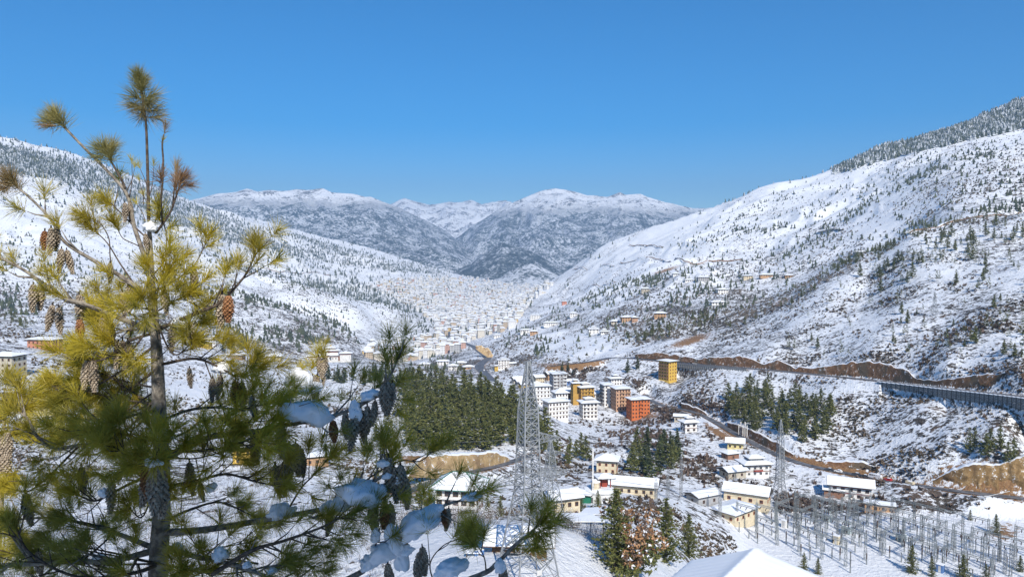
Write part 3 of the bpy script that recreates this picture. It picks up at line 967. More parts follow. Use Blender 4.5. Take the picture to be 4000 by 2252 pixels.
D2 = (D2 / 1e4 + D * _fr * 0.5) * (1 - 0.92 * _clear)
_forest = inpoly(GPX, GPY, [(-400, 480), (0, 560), (200, 610), (330, 640), (500, 700), (700, 780), (860, 830), (1000, 880), (1250, 940), (1500, 1010), (1720, 1072), (1500, 1062), (1200, 1012), (1000, 965), (850, 935), (700, 885), (560, 840), (420, 810), (330, 750), (230, 705), (100, 690), (0, 665), (-400, 600)]) & (GY > 1500)
_forest = _forest | (inpoly(GPX, GPY, [(4300, 300), (4000, 375), (3850, 425), (3700, 475), (3600, 510), (3400, 585), (3230, 650), (3250, 684), (3500, 615), (3700, 568), (4000, 502), (4300, 420)]) & (GY > 1800))
_forest = _forest * np.clip(np.where(GPX > 2500, 1.2, 0.75) + fbm(GX / 200, GY / 300, 3, 191) * 1.6, 0.12, 1)
D2 = D2 * (1 - _forest) + _forest * 640 / 1e4
n2_ = int((AREA * D2).sum())
pts = pick(D2 > 0, min(n2_, 44000), rnd, D2)
_half = rnd.random(len(pts)) < 0.55
hs = rnd.uniform(11, 19, len(pts))
blob_cones('frosted_wood', pts[_half], hs[_half], M['frost_tree'], 8, 0.26, label='frosted grey white wood on the high ridges')
blob_cones('ridge_wood', pts[~_half], hs[~_half], M['far_tree'], 9, 0.24, label='dark wood mixed through the high ridges')
print('frost', len(pts))


def tuft_stuff(name, pts, sizes, mat, seed, label, tri=7, cat='shrubs', flat=0.75):
    """low bushes: each a spray of pointed faces, joined in one mesh"""
    rnd = np.random.default_rng(seed)
    n = len(pts)
    a = rnd.uniform(0, 2 * np.pi, (n, tri)); el = rnd.uniform(0.05, 1.3, (n, tri))
    d = np.stack([np.cos(a) * np.cos(el), np.sin(a) * np.cos(el), np.sin(el) * flat], -1)
    s = np.stack([-np.sin(a), np.cos(a), np.zeros_like(a)], -1)
    L = sizes[:, None, None] * rnd.uniform(0.5, 1.15, (n, tri, 1))
    c = pts[:, None, :] + np.array([0, 0, 0.05])
    w = L * rnd.uniform(0.25, 0.5, (n, tri, 1))
    v0 = c + s * w + d * L * 0.15; v1 = c - s * w + d * L * 0.15; v2 = c + d * L + np.array([0, 0, 0.15]) * L
    V = np.stack([v0, v1, v2], 2).reshape(-1, 3)
    F = np.arange(len(V)).reshape(-1, 3)
    o = link(name, mesh_np(name, V, F, mat))
    return tag(o, label, cat, None, 'stuff')


wS = np.clip(scrub - 0.3, 0, 1) * (GY > 225) * (GY < 1100) * (soil < 0.4) * (1 - _pad)
wS *= np.clip(0.25 + fbm(GX / 40, GY / 40, 3, 61) * 2.2, 0.02, 1)
pts = pick(wS > 0, 24000, rnd, wS)
tuft_stuff('dry_scrub', pts, rnd.uniform(0.4, 1.5, len(pts)) * (0.75 + pts[:, 1] / 800), M['shrub'], 3, 'brown dry scrub poking through the snow')
wB = wS * (blob(2650, 1720, 220, 130) + blob(2330, 1490, 160, 60) + 0.8 * blob(3500, 1970, 500, 60) + 0.12 * blob(3700, 1250, 500, 180) + 0.6 * blob(1800, 1400, 200, 40))
pts = pick(wB > 0, 2000, rnd, wB)
tuft_stuff('bare_bushes', pts, rnd.uniform(1.2, 2.8, len(pts)), M['twig_red'], 4, 'reddish bare bushes on the slopes', 9, flat=1.0)


wF = (GY > 900) * (GY < 2700) * (GZ > -190) * np.clip(0.35 + fbm(GX / 90, GY / 140, 4, 333) * 1.8, 0.03, 1) * (1 - 0.85 * _clear) * np.clip(scrub - 0.12, 0.05, 1)
pts = pick(wF > 0, 17000, rnd, wF)
blob_cones('far_scrub', pts, rnd.uniform(1.0, 3.2, len(pts)), M['far_scrub'], 14, 0.75, 4, 1, 'low dark scrub speckling the far snowy slopes')


# bare snow dusted thicket on the near slope
def thicket(name, poly, n, hmin, hmax, seed, label, ylim):
    rnd = np.random.default_rng(seed)
    mask = inpoly(GPX, GPY, poly) & (GY > ylim[0]) & (GY < ylim[1])
    pts = pick(mask, n, rnd)
    tw = 34; sn = 16
    m_ = len(pts)
    h = rnd.uniform(hmin, hmax, m_)
    V = []; F = []; MI = []
    # stems and side twigs as thin three sided blades
    a = rnd.uniform(0, 2 * np.pi, (m_, tw)); sp = rnd.uniform(0.05, 0.55, (m_, tw))
    start = pts[:, None, :] + np.stack([np.cos(a) * sp, np.sin(a) * sp, rnd.uniform(0, 0.55, (m_, tw)) * (np.arange(tw) > 8)], -1) * h[:, None, None] * np.array([0.55, 0.55, 1.0])
    b = a + rnd.normal(0, 0.9, (m_, tw)); el = rnd.uniform(0.5, 1.45, (m_, tw))
    L = h[:, None] * rnd.uniform(0.25, 0.6, (m_, tw))
    d = np.stack([np.cos(b) * np.cos(el), np.sin(b) * np.cos(el), np.sin(el)], -1) * L[..., None]
    s = np.stack([-np.sin(b), np.cos(b), np.zeros_like(b)], -1) * (0.022 + 0.012 * (np.arange(tw) < 8))[None, :, None]
    end = start + d
    T = np.stack([start - s, start + s, end], 2).reshape(-1, 3)
    V.append(T); F.append(np.arange(len(T)).reshape(-1, 3)); MI.append(np.zeros(len(T) // 3, int))
    k = rnd.integers(0, tw, (m_, sn))
    e = np.take_along_axis(start + d * 0.75, k[..., None], 1)
    r = rnd.uniform(0.05, 0.16, (m_, sn, 1))
    off = np.array([[1, 0, 0], [-.5, .87, 0], [-.5, -.87, 0], [0, 0, .8]])
    S = (e[:, :, None, :] + off[None, None] * r[..., None]).reshape(-1, 3)
    q = np.arange(m_ * sn)[:, None] * 4
    f = np.concatenate([q + np.array([0, 1, 3]), q + np.array([1, 2, 3]), q + np.array([2, 0, 3])], 0) + len(T)
    V.append(S); F.append(f); MI.append(np.ones(len(f), int))
    o = link(name, mesh_np(name, np.concatenate(V), np.concatenate(F), [M['twig'], M['tree_snow']], np.concatenate(MI)))
    return tag(o, label, 'thicket', None, 'stuff')


thicket('snowy_thicket', [(1500, 2040), (1750, 1990), (2030, 2000), (2260, 2010), (2430, 2080), (2430, 2150), (2200, 2110), (1900, 2070), (1700, 2060), (1500, 2080)], 380, 2.5, 5.0, 31, 'grey bare thicket dusted with snow behind the near snowfield', (165, 260))
thicket('snowy_scrub', [(0, 1700), (600, 1650), (1350, 1700), (1500, 1850), (1500, 2050), (1000, 2100), (0, 2100)], 620, 1.8, 4.0, 32, 'snow dusted bare scrub on the slope behind the near pine', (190, 420))
thicket('near_scrub', [(-100, 2010), (500, 2000), (1000, 2010), (1520, 2050), (1540, 2300), (-100, 2300)], 520, 1.2, 3.0, 35, 'grey snow dusted scrub on the near slope behind the lower pine branches', (120, 215))
thicket('bare_orchard', [(600, 1430), (1150, 1440), (1250, 1480), (900, 1520), (560, 1500)], 130, 2.5, 5.0, 33, 'bare orchard trees on the left plateau', (420, 800))
thicket('bare_copse', [(2290, 1480), (2390, 1480), (2400, 1520), (2300, 1530)], 70, 5.0, 9.0, 34, 'bare brown copse behind the flats', (650, 900))
# ------------------------------------------------------------------ roads, banks, retaining walls
M['asphalt'] = mat_var('wet_asphalt', (0.075, 0.078, 0.085), (0.19, 0.19, 0.20), 0.35, 0.6, obj=False)
M['concrete'] = mat_var('concrete', (0.26, 0.25, 0.235), (0.40, 0.39, 0.37), 0.7, 0.85, 0.3, 0.02)
M['stone'] = mat_var('stone_panel', (0.12, 0.12, 0.115), (0.33, 0.33, 0.32), 2.2, 0.9, 0.9, 0.08, lo=0.4, hi=0.6)
M['dark_stone'] = mat_var('dark_stone', (0.07, 0.065, 0.06), (0.16, 0.15, 0.14), 1.5, 0.9)


def mat_bank(name, a, b, c):
    m, nt, bs = new_mat(name)
    p = pos_of(nt)
    n1 = noise_node(nt, p, 0.35, 6.0, 0.7); n2 = noise_node(nt, p, 0.09, 3.0); n3 = noise_node(nt, p, 1.4, 4.0, 0.7)
    col = mixc(nt, maprange(nt, n1, 0.38, 0.62), a, b)
    col = mixc(nt, maprange(nt, n2, 0.48, 0.62), col, c)
    col = mixc(nt, maprange(nt, n3, 0.60, 0.68), col, (0.05, 0.036, 0.025))
    col = mixc(nt, maprange(nt, math_node(nt, 'ADD', n1, math_node(nt, 'MULTIPLY', n3, 0.35)), 0.80, 0.84), col, (0.82, 0.83, 0.85))
    nt.links.new(col, bs.inputs['Base Color'])
    bs.inputs['Roughness'].default_value = 0.9
    bs.inputs['Specular IOR Level'].default_value = 0.1
    bump(nt, n1, 0.9, 0.9, bs)
    return m


M['bank'] = mat_bank('red_brown_earth', (0.17, 0.09, 0.045), (0.31, 0.17, 0.085), (0.15, 0.11, 0.07))
M['bank_sand'] = mat_bank('sandy_rock', (0.20, 0.125, 0.055), (0.40, 0.26, 0.12), (0.16, 0.10, 0.05))
M['bank_pale'] = mat_bank('pale_sand', (0.38, 0.26, 0.13), (0.52, 0.38, 0.21), (0.30, 0.20, 0.11))

for _k, (_c, _w) in ROADLINES.items():
    V = []; F = []
    n = len(_c)
    for i in range(n):
        d = _c[min(i + 1, n - 1)] - _c[max(i - 1, 0)]; d.z = 0; d.normalize()
        s = Vector((-d.y, d.x, 0))
        hw = _w * 0.5 * (0.84 if _k != 'valley_road' else 0.95)
        for f in (-1, -0.5, 0, 0.5, 1):
            V.append(_c[i] + s * hw * f + Vector((0, 0, 0.22 + 0.05 * (1 - abs(f)))))
    for i in range(n - 1):
        for j in range(4):
            F.append((i * 5 + j, (i + 1) * 5 + j, (i + 1) * 5 + j + 1, i * 5 + j + 1))
    o = link('road', mesh_np('road', np.array([tuple(v) for v in V]), np.array(F), M['asphalt'], shade=True))
    tag(o, {'highway': 'asphalt highway cut across the right hillside', 'lower_road': 'narrow lower road past the works yard', 'valley_road': 'wide grey road curving down into the valley town', 'bank_road': 'snowy lane below the sandy bank'}[_k], None, None, 'structure')


def road_Y(key, px):
    c, w = ROADLINES[key]
    xs = np.array([p.x / p.y * FPX + 2000 for p in c]); ys = np.array([p.y for p in c])
    o = np.argsort(xs)
    return float(np.interp(px, xs[o], ys[o]))


def cut_bank(rows, Yf, mat, label, seed, rough=0.8, lean=0.35):
    """rows: (px, py of the foot, py of the top); a raw earth face set into the slope"""
    px = np.array([r[0] for r in rows], float)
    n = max(24, int((px[-1] - px[0]) / 7))
    xs = np.linspace(px[0], px[-1], n)
    fb = np.interp(xs, px, [r[1] for r in rows]); ft = np.interp(xs, px, [r[2] for r in rows])
    ft = ft + fbm(xs / 22, xs * 0 + seed, 3, seed) * 7
    ft = np.minimum(ft, fb - 1.5)
    m_ = 12
    V = np.zeros((m_ + 2, n, 3))
    for j in range(n):
        Y0 = Yf(xs[j])
        a, eb = ray(xs[j], fb[j]); _, et = ray(xs[j], ft[j])
        zb = eb * Y0
        hgt = (et - eb) * Y0
        dep = hgt * lean / (1 - et * lean) if abs(1 - et * lean) > .1 else hgt * lean
        for i in range(m_):
            t = i / (m_ - 1)
            y = Y0 + dep * t
            z = zb + (et * (Y0 + dep) - zb) * t
            V[i, j] = (a * y, y, z)
        yb = Y0 + dep + 4.0
        V[m_, j] = (a * yb, yb, et * (Y0 + dep) + 0.1)
        V[m_ + 1, j] = (a * (yb + 6), yb + 6, et * (Y0 + dep) - 3)
    t = np.linspace(0, 1, m_)[:, None]
    dn = fbm(V[:m_, :, 0] / 5, V[:m_, :, 2] / 3.5, 4, seed + 1) * rough * 1.6 + (ridged(V[:m_, :, 0] / 6, V[:m_, :, 2] / 16, 3, seed + 2) - 0.4) * rough * 2.2
    V[:m_, :, 1] -= dn * (0.3 + 0.7 * np.sin(t * np.pi)) + 0.3
    idx = np.arange((m_ + 2) * n).reshape(m_ + 2, n)
    q = np.stack([idx[:-1, :-1].ravel(), idx[:-1, 1:].ravel(), idx[1:, 1:].ravel(), idx[1:, :-1].ravel()], 1)
    mi = np.repeat(np.array([0] * (m_ - 1) + [1, 1]), n - 1)
    o = link('earth_bank', mesh_np('earth_bank', V, q, [mat, M['snow']], mi))
    return tag(o, label, None, None, 'structure')


cut_bank([(2480, 1397, 1386), (2560, 1402, 1378), (2640, 1410, 1386), (2720, 1418, 1400), (2818, 1428, 1392), (2926, 1438, 1394), (2977, 1443, 1424), (3035, 1449, 1402), (3108, 1456, 1436), (3166, 1462, 1438), (3253, 1471, 1424), (3383, 1487, 1409), (3470, 1496, 1424), (3543, 1504, 1446), (3579, 1508, 1480), (3652, 1515, 1488), (3760, 1527, 1470), (3870, 1540, 1460), (4000, 1554, 1455), (4200, 1580, 1470)],
         lambda x: road_Y('highway', x) + 5.5, M['bank'], 'raw red brown earth bank above the highway', 5, 0.9, 0.45)
cut_bank([(3216, 1826, 1800), (3330, 1845, 1802), (3440, 1862, 1822), (3543, 1882, 1850), (3600, 1893, 1885)], lambda x: road_Y('lower_road', x) + 4.5, M['bank'], 'low brown bank behind the parked vehicles', 15, 0.6, 0.5)
cut_bank([(3620, 1898, 1880), (3688, 1908, 1848), (3797, 1920, 1810), (3906, 1934, 1816), (4000, 1946, 1780), (4200, 1975, 1800)], lambda x: road_Y('lower_road', x) + 3.8, M['bank_sand'], 'sandy yellow rock cutting beside the lower road', 25, 1.6, 0.12)
cut_bank([(1590, 1868, 1864), (1625, 1864, 1812), (1650, 1862, 1788), (1704, 1868, 1780), (1749, 1862, 1776), (1856, 1836, 1772), (1939, 1818, 1768), (1990, 1806, 1790)], lambda x: road_Y('bank_road', x) + 3.5, M['bank_pale'], 'pale sandy bank below the pine wood', 35, 0.9, 0.4)
cut_bank([(1858, 1362, 1346), (1880, 1378, 1347), (1909, 1398, 1362), (1930, 1408, 1390)], lambda x: 1215.0, M['bank_pale'], 'sandy cutting at the bend of the valley road', 45, 2.0, 0.5)
cut_bank([(2660, 1592, 1578), (2720, 1612, 1590), (2760, 1630, 1614)], lambda x: road_Y('lower_road', x) + 4, M['bank'], 'small reddish bank at the upper bend of the lower road', 55, 0.6, 0.5)
cut_bank([(2840, 1672, 1650), (2900, 1708, 1668), (2960, 1736, 1690), (3040, 1770, 1735), (3100, 1796, 1772)], lambda x: road_Y('lower_road', x) + 4, M['bank'], 'brown bank below the pine grove', 65, 0.7, 0.5)


def wall_run(key, px0, px1, n, hts, label, off, post=0.35, rows=1):
    """retaining wall: stone panels between concrete posts along the downhill road edge"""
    c, w = ROADLINES[key]
    xs = np.array([p.x / p.y * FPX + 2000 for p in c]); o = np.argsort(xs)
    get = lambda x: Vector((np.interp(x, xs[o], np.array([p.x for p in c])[o]), np.interp(x, xs[o], np.array([p.y for p in c])[o]), np.interp(x, xs[o], np.array([p.z for p in c])[o])))
    P_ = [get(px0 + (px1 - px0) * i / n) for i in range(n + 1)]
    Q_ = []
    for i, p in enumerate(P_):
        d = P_[min(i + 1, n)] - P_[max(i - 1, 0)]; d.z = 0; d.normalize()
        s = Vector((-d.y, d.x, 0))
        if s.y > 0: s = -s
        Q_.append(p + s * (w * 0.5 + off) + Vector((0, 0, -0.1)))
    org = Q_[0].copy()
    t = thing('retaining_wall', label, 'wall', org)
    for i in range(n):
        p, q = Q_[i] - org, Q_[i + 1] - org
        h = np.interp(i / n, [0, 0.25, 0.5, 1], hts)
        d = q - p; L = math.hypot(d.x, d.y); ang = math.atan2(d.y, d.x)
        mid = (p + q) / 2
        for r in range(rows):
            hh = h / rows
            mb = MB(); mb.box((0, 0, 0), (L - post * 0.9, 0.5, hh - 0.25))
            mb.build('stone_panel', M['stone'], t, loc=(mid.x, mid.y, mid.z - hh * (r + 0.5)), rot=(0, 0, ang))
        mb = MB(); mb.box((0, 0, 0), (post, 0.85, h + 0.1))
        mb.build('post', M['dark_stone'] if rows > 1 else M['concrete'], t, loc=(p.x, p.y, p.z - h / 2), rot=(0, 0, ang))
        mb = MB(); mb.box((0, 0, 0), (L, 0.9, 0.3))
        mb.build('coping', M['dark_stone'] if rows > 1 else M['concrete'], t, loc=(mid.x, mid.y, mid.z + 0.1), rot=(0, 0, ang))
        if rows > 1:
            mb = MB(); mb.box((0, 0, 0), (L, 1.6, 0.25)); mb.build('snow_ledge', M['roof_snow'], t, loc=(mid.x, mid.y + 0.3, mid.z + 0.38), rot=(0, 0, ang))
    return t


wall_run('highway', 3470, 4140, 36, [2.4, 4.2, 5.0, 6.0], 'grey stone retaining wall with dark concrete posts under the highway', 2.2, 0.55, 2)
wall_run('highway', 2650, 2945, 40, [3.0, 4.0, 4.0, 2.5], 'ribbed concrete retaining wall beside the yellow apartment block', 2.2, 0.7, 1)

# ------------------------------------------------------------------ buildings
def paint(name, c, d=0.82):
    return mat_var(name, tuple(x * d for x in c), c, 0.5, 0.85, 0.1, 0.01, 5.0)

W = {k: paint('render_' + k, c) for k, c in dict(
    orange=(0.60, 0.17, 0.055), peach=(0.60, 0.37, 0.24), white=(0.78, 0.77, 0.74), cream=(0.70, 0.60, 0.42), ochre=(0.50, 0.30, 0.075), yellow=(0.70, 0.46, 0.09),
    grey=(0.40, 0.40, 0.40), pink=(0.58, 0.25, 0.17), brown=(0.26, 0.14, 0.09), green=(0.025, 0.19, 0.11), pale_yellow=(0.66, 0.56, 0.27), beige=(0.50, 0.45, 0.36), tan=(0.48, 0.30, 0.17), red=(0.30, 0.06, 0.04), blue=(0.10, 0.2, 0.42)).items()}
M['glass_dark'] = mat_var('dark_glass', (0.012, 0.014, 0.018), (0.045, 0.05, 0.06), 0.8, 0.25, spec=0.5)
M['frame_brown'] = paint('frame_brown', (0.16, 0.075, 0.035))
M['frame_orange'] = paint('frame_orange', (0.40, 0.13, 0.05))
M['frame_white'] = paint('frame_white', (0.62, 0.61, 0.58))
M['roof_dark'] = mat_var('roof_underside', (0.035, 0.03, 0.028), (0.085, 0.075, 0.065), 0.8, 0.8)
M['roof_green'] = mat_var('green_roof_sheet', (0.03, 0.13, 0.10), (0.05, 0.20, 0.15), 0.8, 0.5)
M['timber'] = mat_var('timber', (0.10, 0.06, 0.035), (0.20, 0.125, 0.075), 1.5, 0.8)
_WIN = {}


def win_mesh(w, h, frame):
    k = (round(w, 2), round(h, 2), frame)
    if k not in _WIN:
        mb = MB(); f = 0.13
        mb.box((0, -0.05, 0), (w - f, 0.06, h - f), 1)
        for s in (-1, 1):
            mb.box((s * (w / 2 - f / 2), -0.08, 0), (f, 0.16, h), 0)
            mb.box((0, -0.08, s * (h / 2 - f / 2)), (w - 2 * f, 0.155, f), 0)
        mb.box((0, -0.075, 0), (0.07, 0.09, h - 2 * f), 0)
        _WIN[k] = mb.mesh('window', [M[frame], M['glass_dark']])
    return _WIN[k]


def hip_roof(parent, w, d, z, over, rise, mat_under='roof_dark', snow=0.28, kind='hip', name='roof', ridge_trim=None, x0=0.0, y0=0.0):
    """overhanging roof slab with a layer of snow on it"""
    rise = rise * 1.45
    over = over + 0.25
    hw, hd = w / 2 + over, d / 2 + over
    long_x = w >= d
    if kind == 'hip':
        r = min(hw, hd) * 0.92
        top = [(-(hw - r), 0), ((hw - r), 0)] if long_x else [(0, -(hd - r)), (0, hd - r)]
    elif kind == 'gable':
        top = [(-hw, 0), (hw, 0)] if long_x else [(0, -hd), (0, hd)]
    elif kind == 'flat':
        top = [(-hw * 0.4, 0), (hw * 0.4, 0)]
    def shell(zb, th, inset, mi, mb):
        a, b = hw - inset, hd - inset
        e = [(-a, -b), (a, -b), (a, b), (-a, b)]
        tp = [(x * (1 - inset / hw), y * (1 - inset / hd)) for x, y in top]
        vs = [(x, y, zb) for x, y in e] + [(x, y, zb + th) for x, y in e] + [(x, y, zb + th + rise) for x, y in tp]
        fs = [(0, 3, 2, 1), (0, 1, 5, 4), (1, 2, 6, 5), (2, 3, 7, 6), (3, 0, 4, 7)]
        if long_x: fs += [(4, 5, 9, 8), (6, 7, 8, 9), (7, 4, 8), (5, 6, 9)]
        else: fs += [(5, 6, 9, 8), (7, 4, 8, 9), (4, 5, 8), (6, 7, 9)]
        mb.add(vs, fs, mi)
    mb = MB(); shell(0, 0.22, 0, 0, mb)
    ro = mb.build(name, M[mat_under], parent, loc=(x0, y0, z))
    mb = MB(); shell(0.225, snow, 0.10, 0, mb)
    if kind != 'none':
        sn = mb.build('snow_layer', M['roof_snow'], ro)
    if ridge_trim:
        mb = MB()
        e = [(-hw, -hd), (hw, -hd), (hw, hd), (-hw, hd)]
        T_ = [Vector((x, y, 0.25 + snow + rise)) for x, y in top]
        if long_x: pr = [(0, 0), (1, 1), (2, 1), (3, 0)]
        else: pr = [(0, 0), (1, 0), (2, 1), (3, 1)]
        for i, j in pr: mb.bar(Vector((e[i][0], e[i][1], 0.25 + snow)), T_[j], 0.22)
        mb.bar(T_[0], T_[1], 0.2)
        mb.build('ridge_trim', M[ridge_trim], ro)
    return ro


def house(px, py, Y, w, d, fl, rz, wall, label, cat='house', roof='hip', over=1.1, rise=1.2, fh=3.0, win=(4, 3), frame='frame_brown', lantern=0.0, gap=0.5, bal=None,
          bands=None, group=None, wsize=(1.15, 1.35), under='roof_dark', trim=None, name='house', door=False, snow=0.28, sidewall=None, skip=0.0, found=3.0):
    p = hit(px, py, Y)
    rz = math.radians(rz)
    h = fl * fh
    t = thing(name, label, cat, p, rz, group)
    mb = MB(); mb.box((0, 0, (h - found) / 2), (w, d, h + found))
    mb.build('wall', W[wall], t)
    if gap > 0:
        mb = MB(); mb.box((0, 0, h + gap / 2), (w * 0.93, d * 0.93, gap)); mb.build('roof_gap_shade', M['roof_dark'], t)  # solid dark block stands in for the shaded open gap under the roof
    hip_roof(t, w, d, h + gap + 0.003, over, rise, under, snow, roof, ridge_trim=trim)
    if lantern > 0:
        lw, ld = w * lantern, d * lantern
        mb = MB(); mb.box((0, 0, 0.6), (lw, ld, 2.6)); mb.build('roof_lantern', W[wall], t, loc=(0, 0, h + gap + rise * 0.55))
        hip_roof(t, lw, ld, h + gap + rise * 0.55 + 1.95, over * 0.8, rise * 0.6, under, snow, 'hip', 'lantern_roof')
    c = Vector((p.x, p.y, 0))
    rnd = random.Random(int(px * 7 + py))
    sides = []
    for k, (nx, ny, ln, hd, cols, ang) in enumerate([(0, -1, w, d / 2, win[0], 0), (1, 0, d, w / 2, win[1], math.pi / 2), (-1, 0, d, w / 2, win[1], -math.pi / 2)]):
        gx, gy = nx * math.cos(rz) - ny * math.sin(rz), nx * math.sin(rz) + ny * math.cos(rz)
        cc = c + Vector((gx, gy, 0)) * hd
        if gx * -cc.x + gy * -cc.y < 0.06 * cc.length: continue
        sides.append((nx, ny, ln, hd, ang, k))
        balc = bal and (bal[0] == k or bal[0] == 9)
        for f in range(fl):
            for q in range(cols):
                if rnd.random() < skip: continue
                u = (q + 0.5) / cols * ln - ln / 2
                wz = f * fh + fh * 0.55
                x, y = (u, -hd) if k == 0 else ((hd, u) if k == 1 else (-hd, -u))
                if door and f == 0 and k == 0 and q == cols // 2:
                    mb = MB(); mb.box((0, -0.06, 0), (1.2, 0.12, 2.2)); mb.build('door', M['timber'], t, loc=(x, y, 1.1)); continue
                link('window', win_mesh(wsize[0], wsize[1], frame), t, loc=(x, y, wz), rot=(0, 0, ang))
            if balc and f > 0:
                for (u0, u1) in bal[1]:
                    L = (u1 - u0) * ln; um = ((u0 + u1) / 2 - 0.5) * ln
                    mb = MB()
                    mb.box((0, -0.62, -0.06), (L, 1.2, 0.14), 0)
                    mb.box((0, -1.19, 0.42), (L, 0.08, 0.75), 0)
                    for s in (-1, 1): mb.box((s * L / 2, -0.6, 0.45), (0.10, 1.15, 0.8), 0)
                    x, y = (um, -hd) if k == 0 else ((hd, um) if k == 1 else (-hd, -um))
                    mb.build('balcony', W[bal[2]], t, loc=(x, y, f * fh + 0.1), rot=(0, 0, ang))
        if bands:
            for f in range(1, fl + 1):
                mb = MB(); mb.box((0, -0.10, 0), (ln + 0.2, 0.2, 0.3))
                x, y = (0, -hd) if k == 0 else ((hd, 0) if k == 1 else (-hd, 0))
                mb.build('cornice', W[bands] if bands in W else M[bands], t, loc=(x, y, f * fh - 0.12), rot=(0, 0, ang))
    return t


blk = 'apartment block'
house(2492, 1629, 628, 15.5, 11, 5, 14, 'orange', 'bright orange five storey apartment block at the end of the cluster', blk, win=(6, 3), bands=None, over=1.3, rise=0.7, lantern=0.0, name='apartment_block', bal=(0, [(0.42, 0.6)], 'orange'), under='roof_dark')
house(2424, 1598, 655, 12.5, 13, 6, 12, 'peach', 'peach six storey block with balconies beside the orange block', blk, win=(5, 4), bal=(0, [(0.30, 0.58), (0.72, 1.0)], 'tan'), bands='tan', over=1.4, rise=0.7, name='apartment_block')
house(2368, 1582, 668, 7.5, 12, 6, 12, 'white', 'narrow white block with dark balconies left of the peach block', blk, win=(2, 4), bal=(2, [(0.05, 0.95)], 'grey'), over=1.2, rise=0.6, name='apartment_block')
house(2284, 1577, 655, 12, 14, 5, 16, 'ochre', 'ochre block with stepped snowy roofs in the middle of the cluster', blk, win=(4, 4), bal=(0, [(0.12, 0.48), (0.55, 0.92)], 'ochre'), over=1.5, rise=1.3, lantern=0.5, bands='brown', name='apartment_block')
house(2247, 1575, 668, 6, 10, 6, 8, 'ochre', 'slim ochre stair block behind the ochre block', blk, win=(0, 2), over=1.3, rise=0.6, lantern=0.45, name='apartment_block')
house(2298, 1629, 605, 12, 10, 4, 12, 'white', 'white traditional house with lantern roof and bay windows below the ochre block', 'house', win=(4, 3), over=1.8, rise=1.3, lantern=0.42, bands='beige', wsize=(1.6, 1.5), name='house', bal=(0, [(0.1, 0.35)], 'white'))
house(2170, 1632, 600, 15.5, 11, 4, 22, 'white', 'white four storey block nearest the pine wood with rows of dark windows', blk, win=(6, 5), over=1.2, rise=0.9, bands='beige', name='apartment_block', fh=3.1)
house(2188, 1588, 640, 10.5, 10, 4, 15, 'white', 'white hip roofed house behind the white four storey block', 'house', win=(4, 3), over=1.3, rise=1.9, name='house')
house(2110, 1578, 665, 14, 10, 5, 12, 'white', 'white five storey block with small bay tower beside the wood', blk, win=(5, 3), over=1.3, rise=0.9, name='apartment_block', bands='grey')
house(2180, 1533, 725, 13, 12, 6, 14, 'grey', 'grey concrete six storey block with white balconies', blk, win=(4, 3), over=1.0, rise=0.35, bal=(0, [(0.02, 0.3), (0.7, 0.98)], 'white'), name='apartment_block', gap=0.25)
house(2095, 1528, 735, 10.5, 10, 2, 14, 'beige', 'low beige house with broad snow roof behind the white bay tower block', 'house', win=(4, 2), over=1.6, rise=1.7)
house(2103, 1495, 800, 10, 8, 2, 26, 'cream', 'cream house with snowy gable roof on the slope above the cluster', 'house', roof='gable', win=(4, 2), rise=1.5)
house(2150, 1481, 830, 10, 8, 2, 26, 'tan', 'tan gabled house right of the cream gabled house', 'house', roof='gable', win=(4, 2), rise=1.5)
for i, (x, y, Y, wl, lb) in enumerate([(2020, 1489, 815, 'beige', 'top snow roofed shed of the row beside the valley road'), (2034, 1500, 795, 'grey', 'middle snow roofed shed of the row beside the valley road'), (2050, 1512, 775, 'yellow', 'yellow walled shed at the front of the shed row')]):
    house(x, y, Y, 11, 7, 1, 24, wl, lb, 'shed', roof='gable', win=(3, 1), rise=1.5, name='shed')
house(2402, 1514, 745, 10.5, 9, 3, 14, 'white', 'white villa alone on the scrubby slope above the cluster', 'villa', win=(4, 3), over=1.8, rise=0.9, lantern=0.3, name='villa')
house(2330, 1563, 690, 10, 9, 2, 10, 'white', 'white house between the ochre and peach blocks', 'house', win=(3, 2), rise=1.4)
house(2212, 1552, 700, 11, 9, 2, 12, 'brown', 'brown walled house right of the grey block', 'house', win=(4, 2), rise=1.6, roof='gable')
house(2226, 1500, 775, 9, 7, 1, 12, 'blue', 'small blue walled shed behind the grey block', 'shed', roof='gable', win=(2, 1), rise=1.3, name='shed')
house(2608, 1484, 735, 11, 12.5, 6, 38, 'yellow', 'yellow six storey block alone beside the highway', blk, win=(3, 4), frame='frame_orange', over=1.5, rise=0.7, bal=(2, [(0.03, 0.97)], 'brown'), name='apartment_block')
house(1966, 1440, 985, 15, 10, 4, 8, 'white', 'white four storey house beside the curve of the valley road', 'house', win=(4, 3), over=1.2, rise=0.6, lantern=0.5, bands='brown')
house(1942, 1446, 975, 7, 6, 2, 8, 'yellow', 'small yellow annex left of the white roadside house', 'house', win=(2, 1), over=0.8, rise=0.7)
house(2000, 1428, 1010, 10, 6, 1, 0, 'grey', 'long grey shed right of the white roadside house', 'shed', win=(3, 1), roof='gable', rise=1.0, name='shed')
house(1795, 1994, 258, 14.5, 11, 3, -10, 'white', 'white three storey house with green ridged snow roof below the sandy bank', 'house', win=(5, 3), over=1.7, rise=2.9, trim='roof_green', under='roof_green', wsize=(1.9, 1.7), bands='frame_white', fh=3.0, gap=0.25, bal=(0, [(0.02, 0.98)], 'white'))
house(2279, 1962, 300, 7.2, 5.5, 1, -28, 'green', 'dark green metal shed with snowy roof below the round white chapel', 'shed', win=(0, 0), over=0.3, rise=0.5, fh=3.6, roof='flat', gap=0.0, name='shed', found=1)
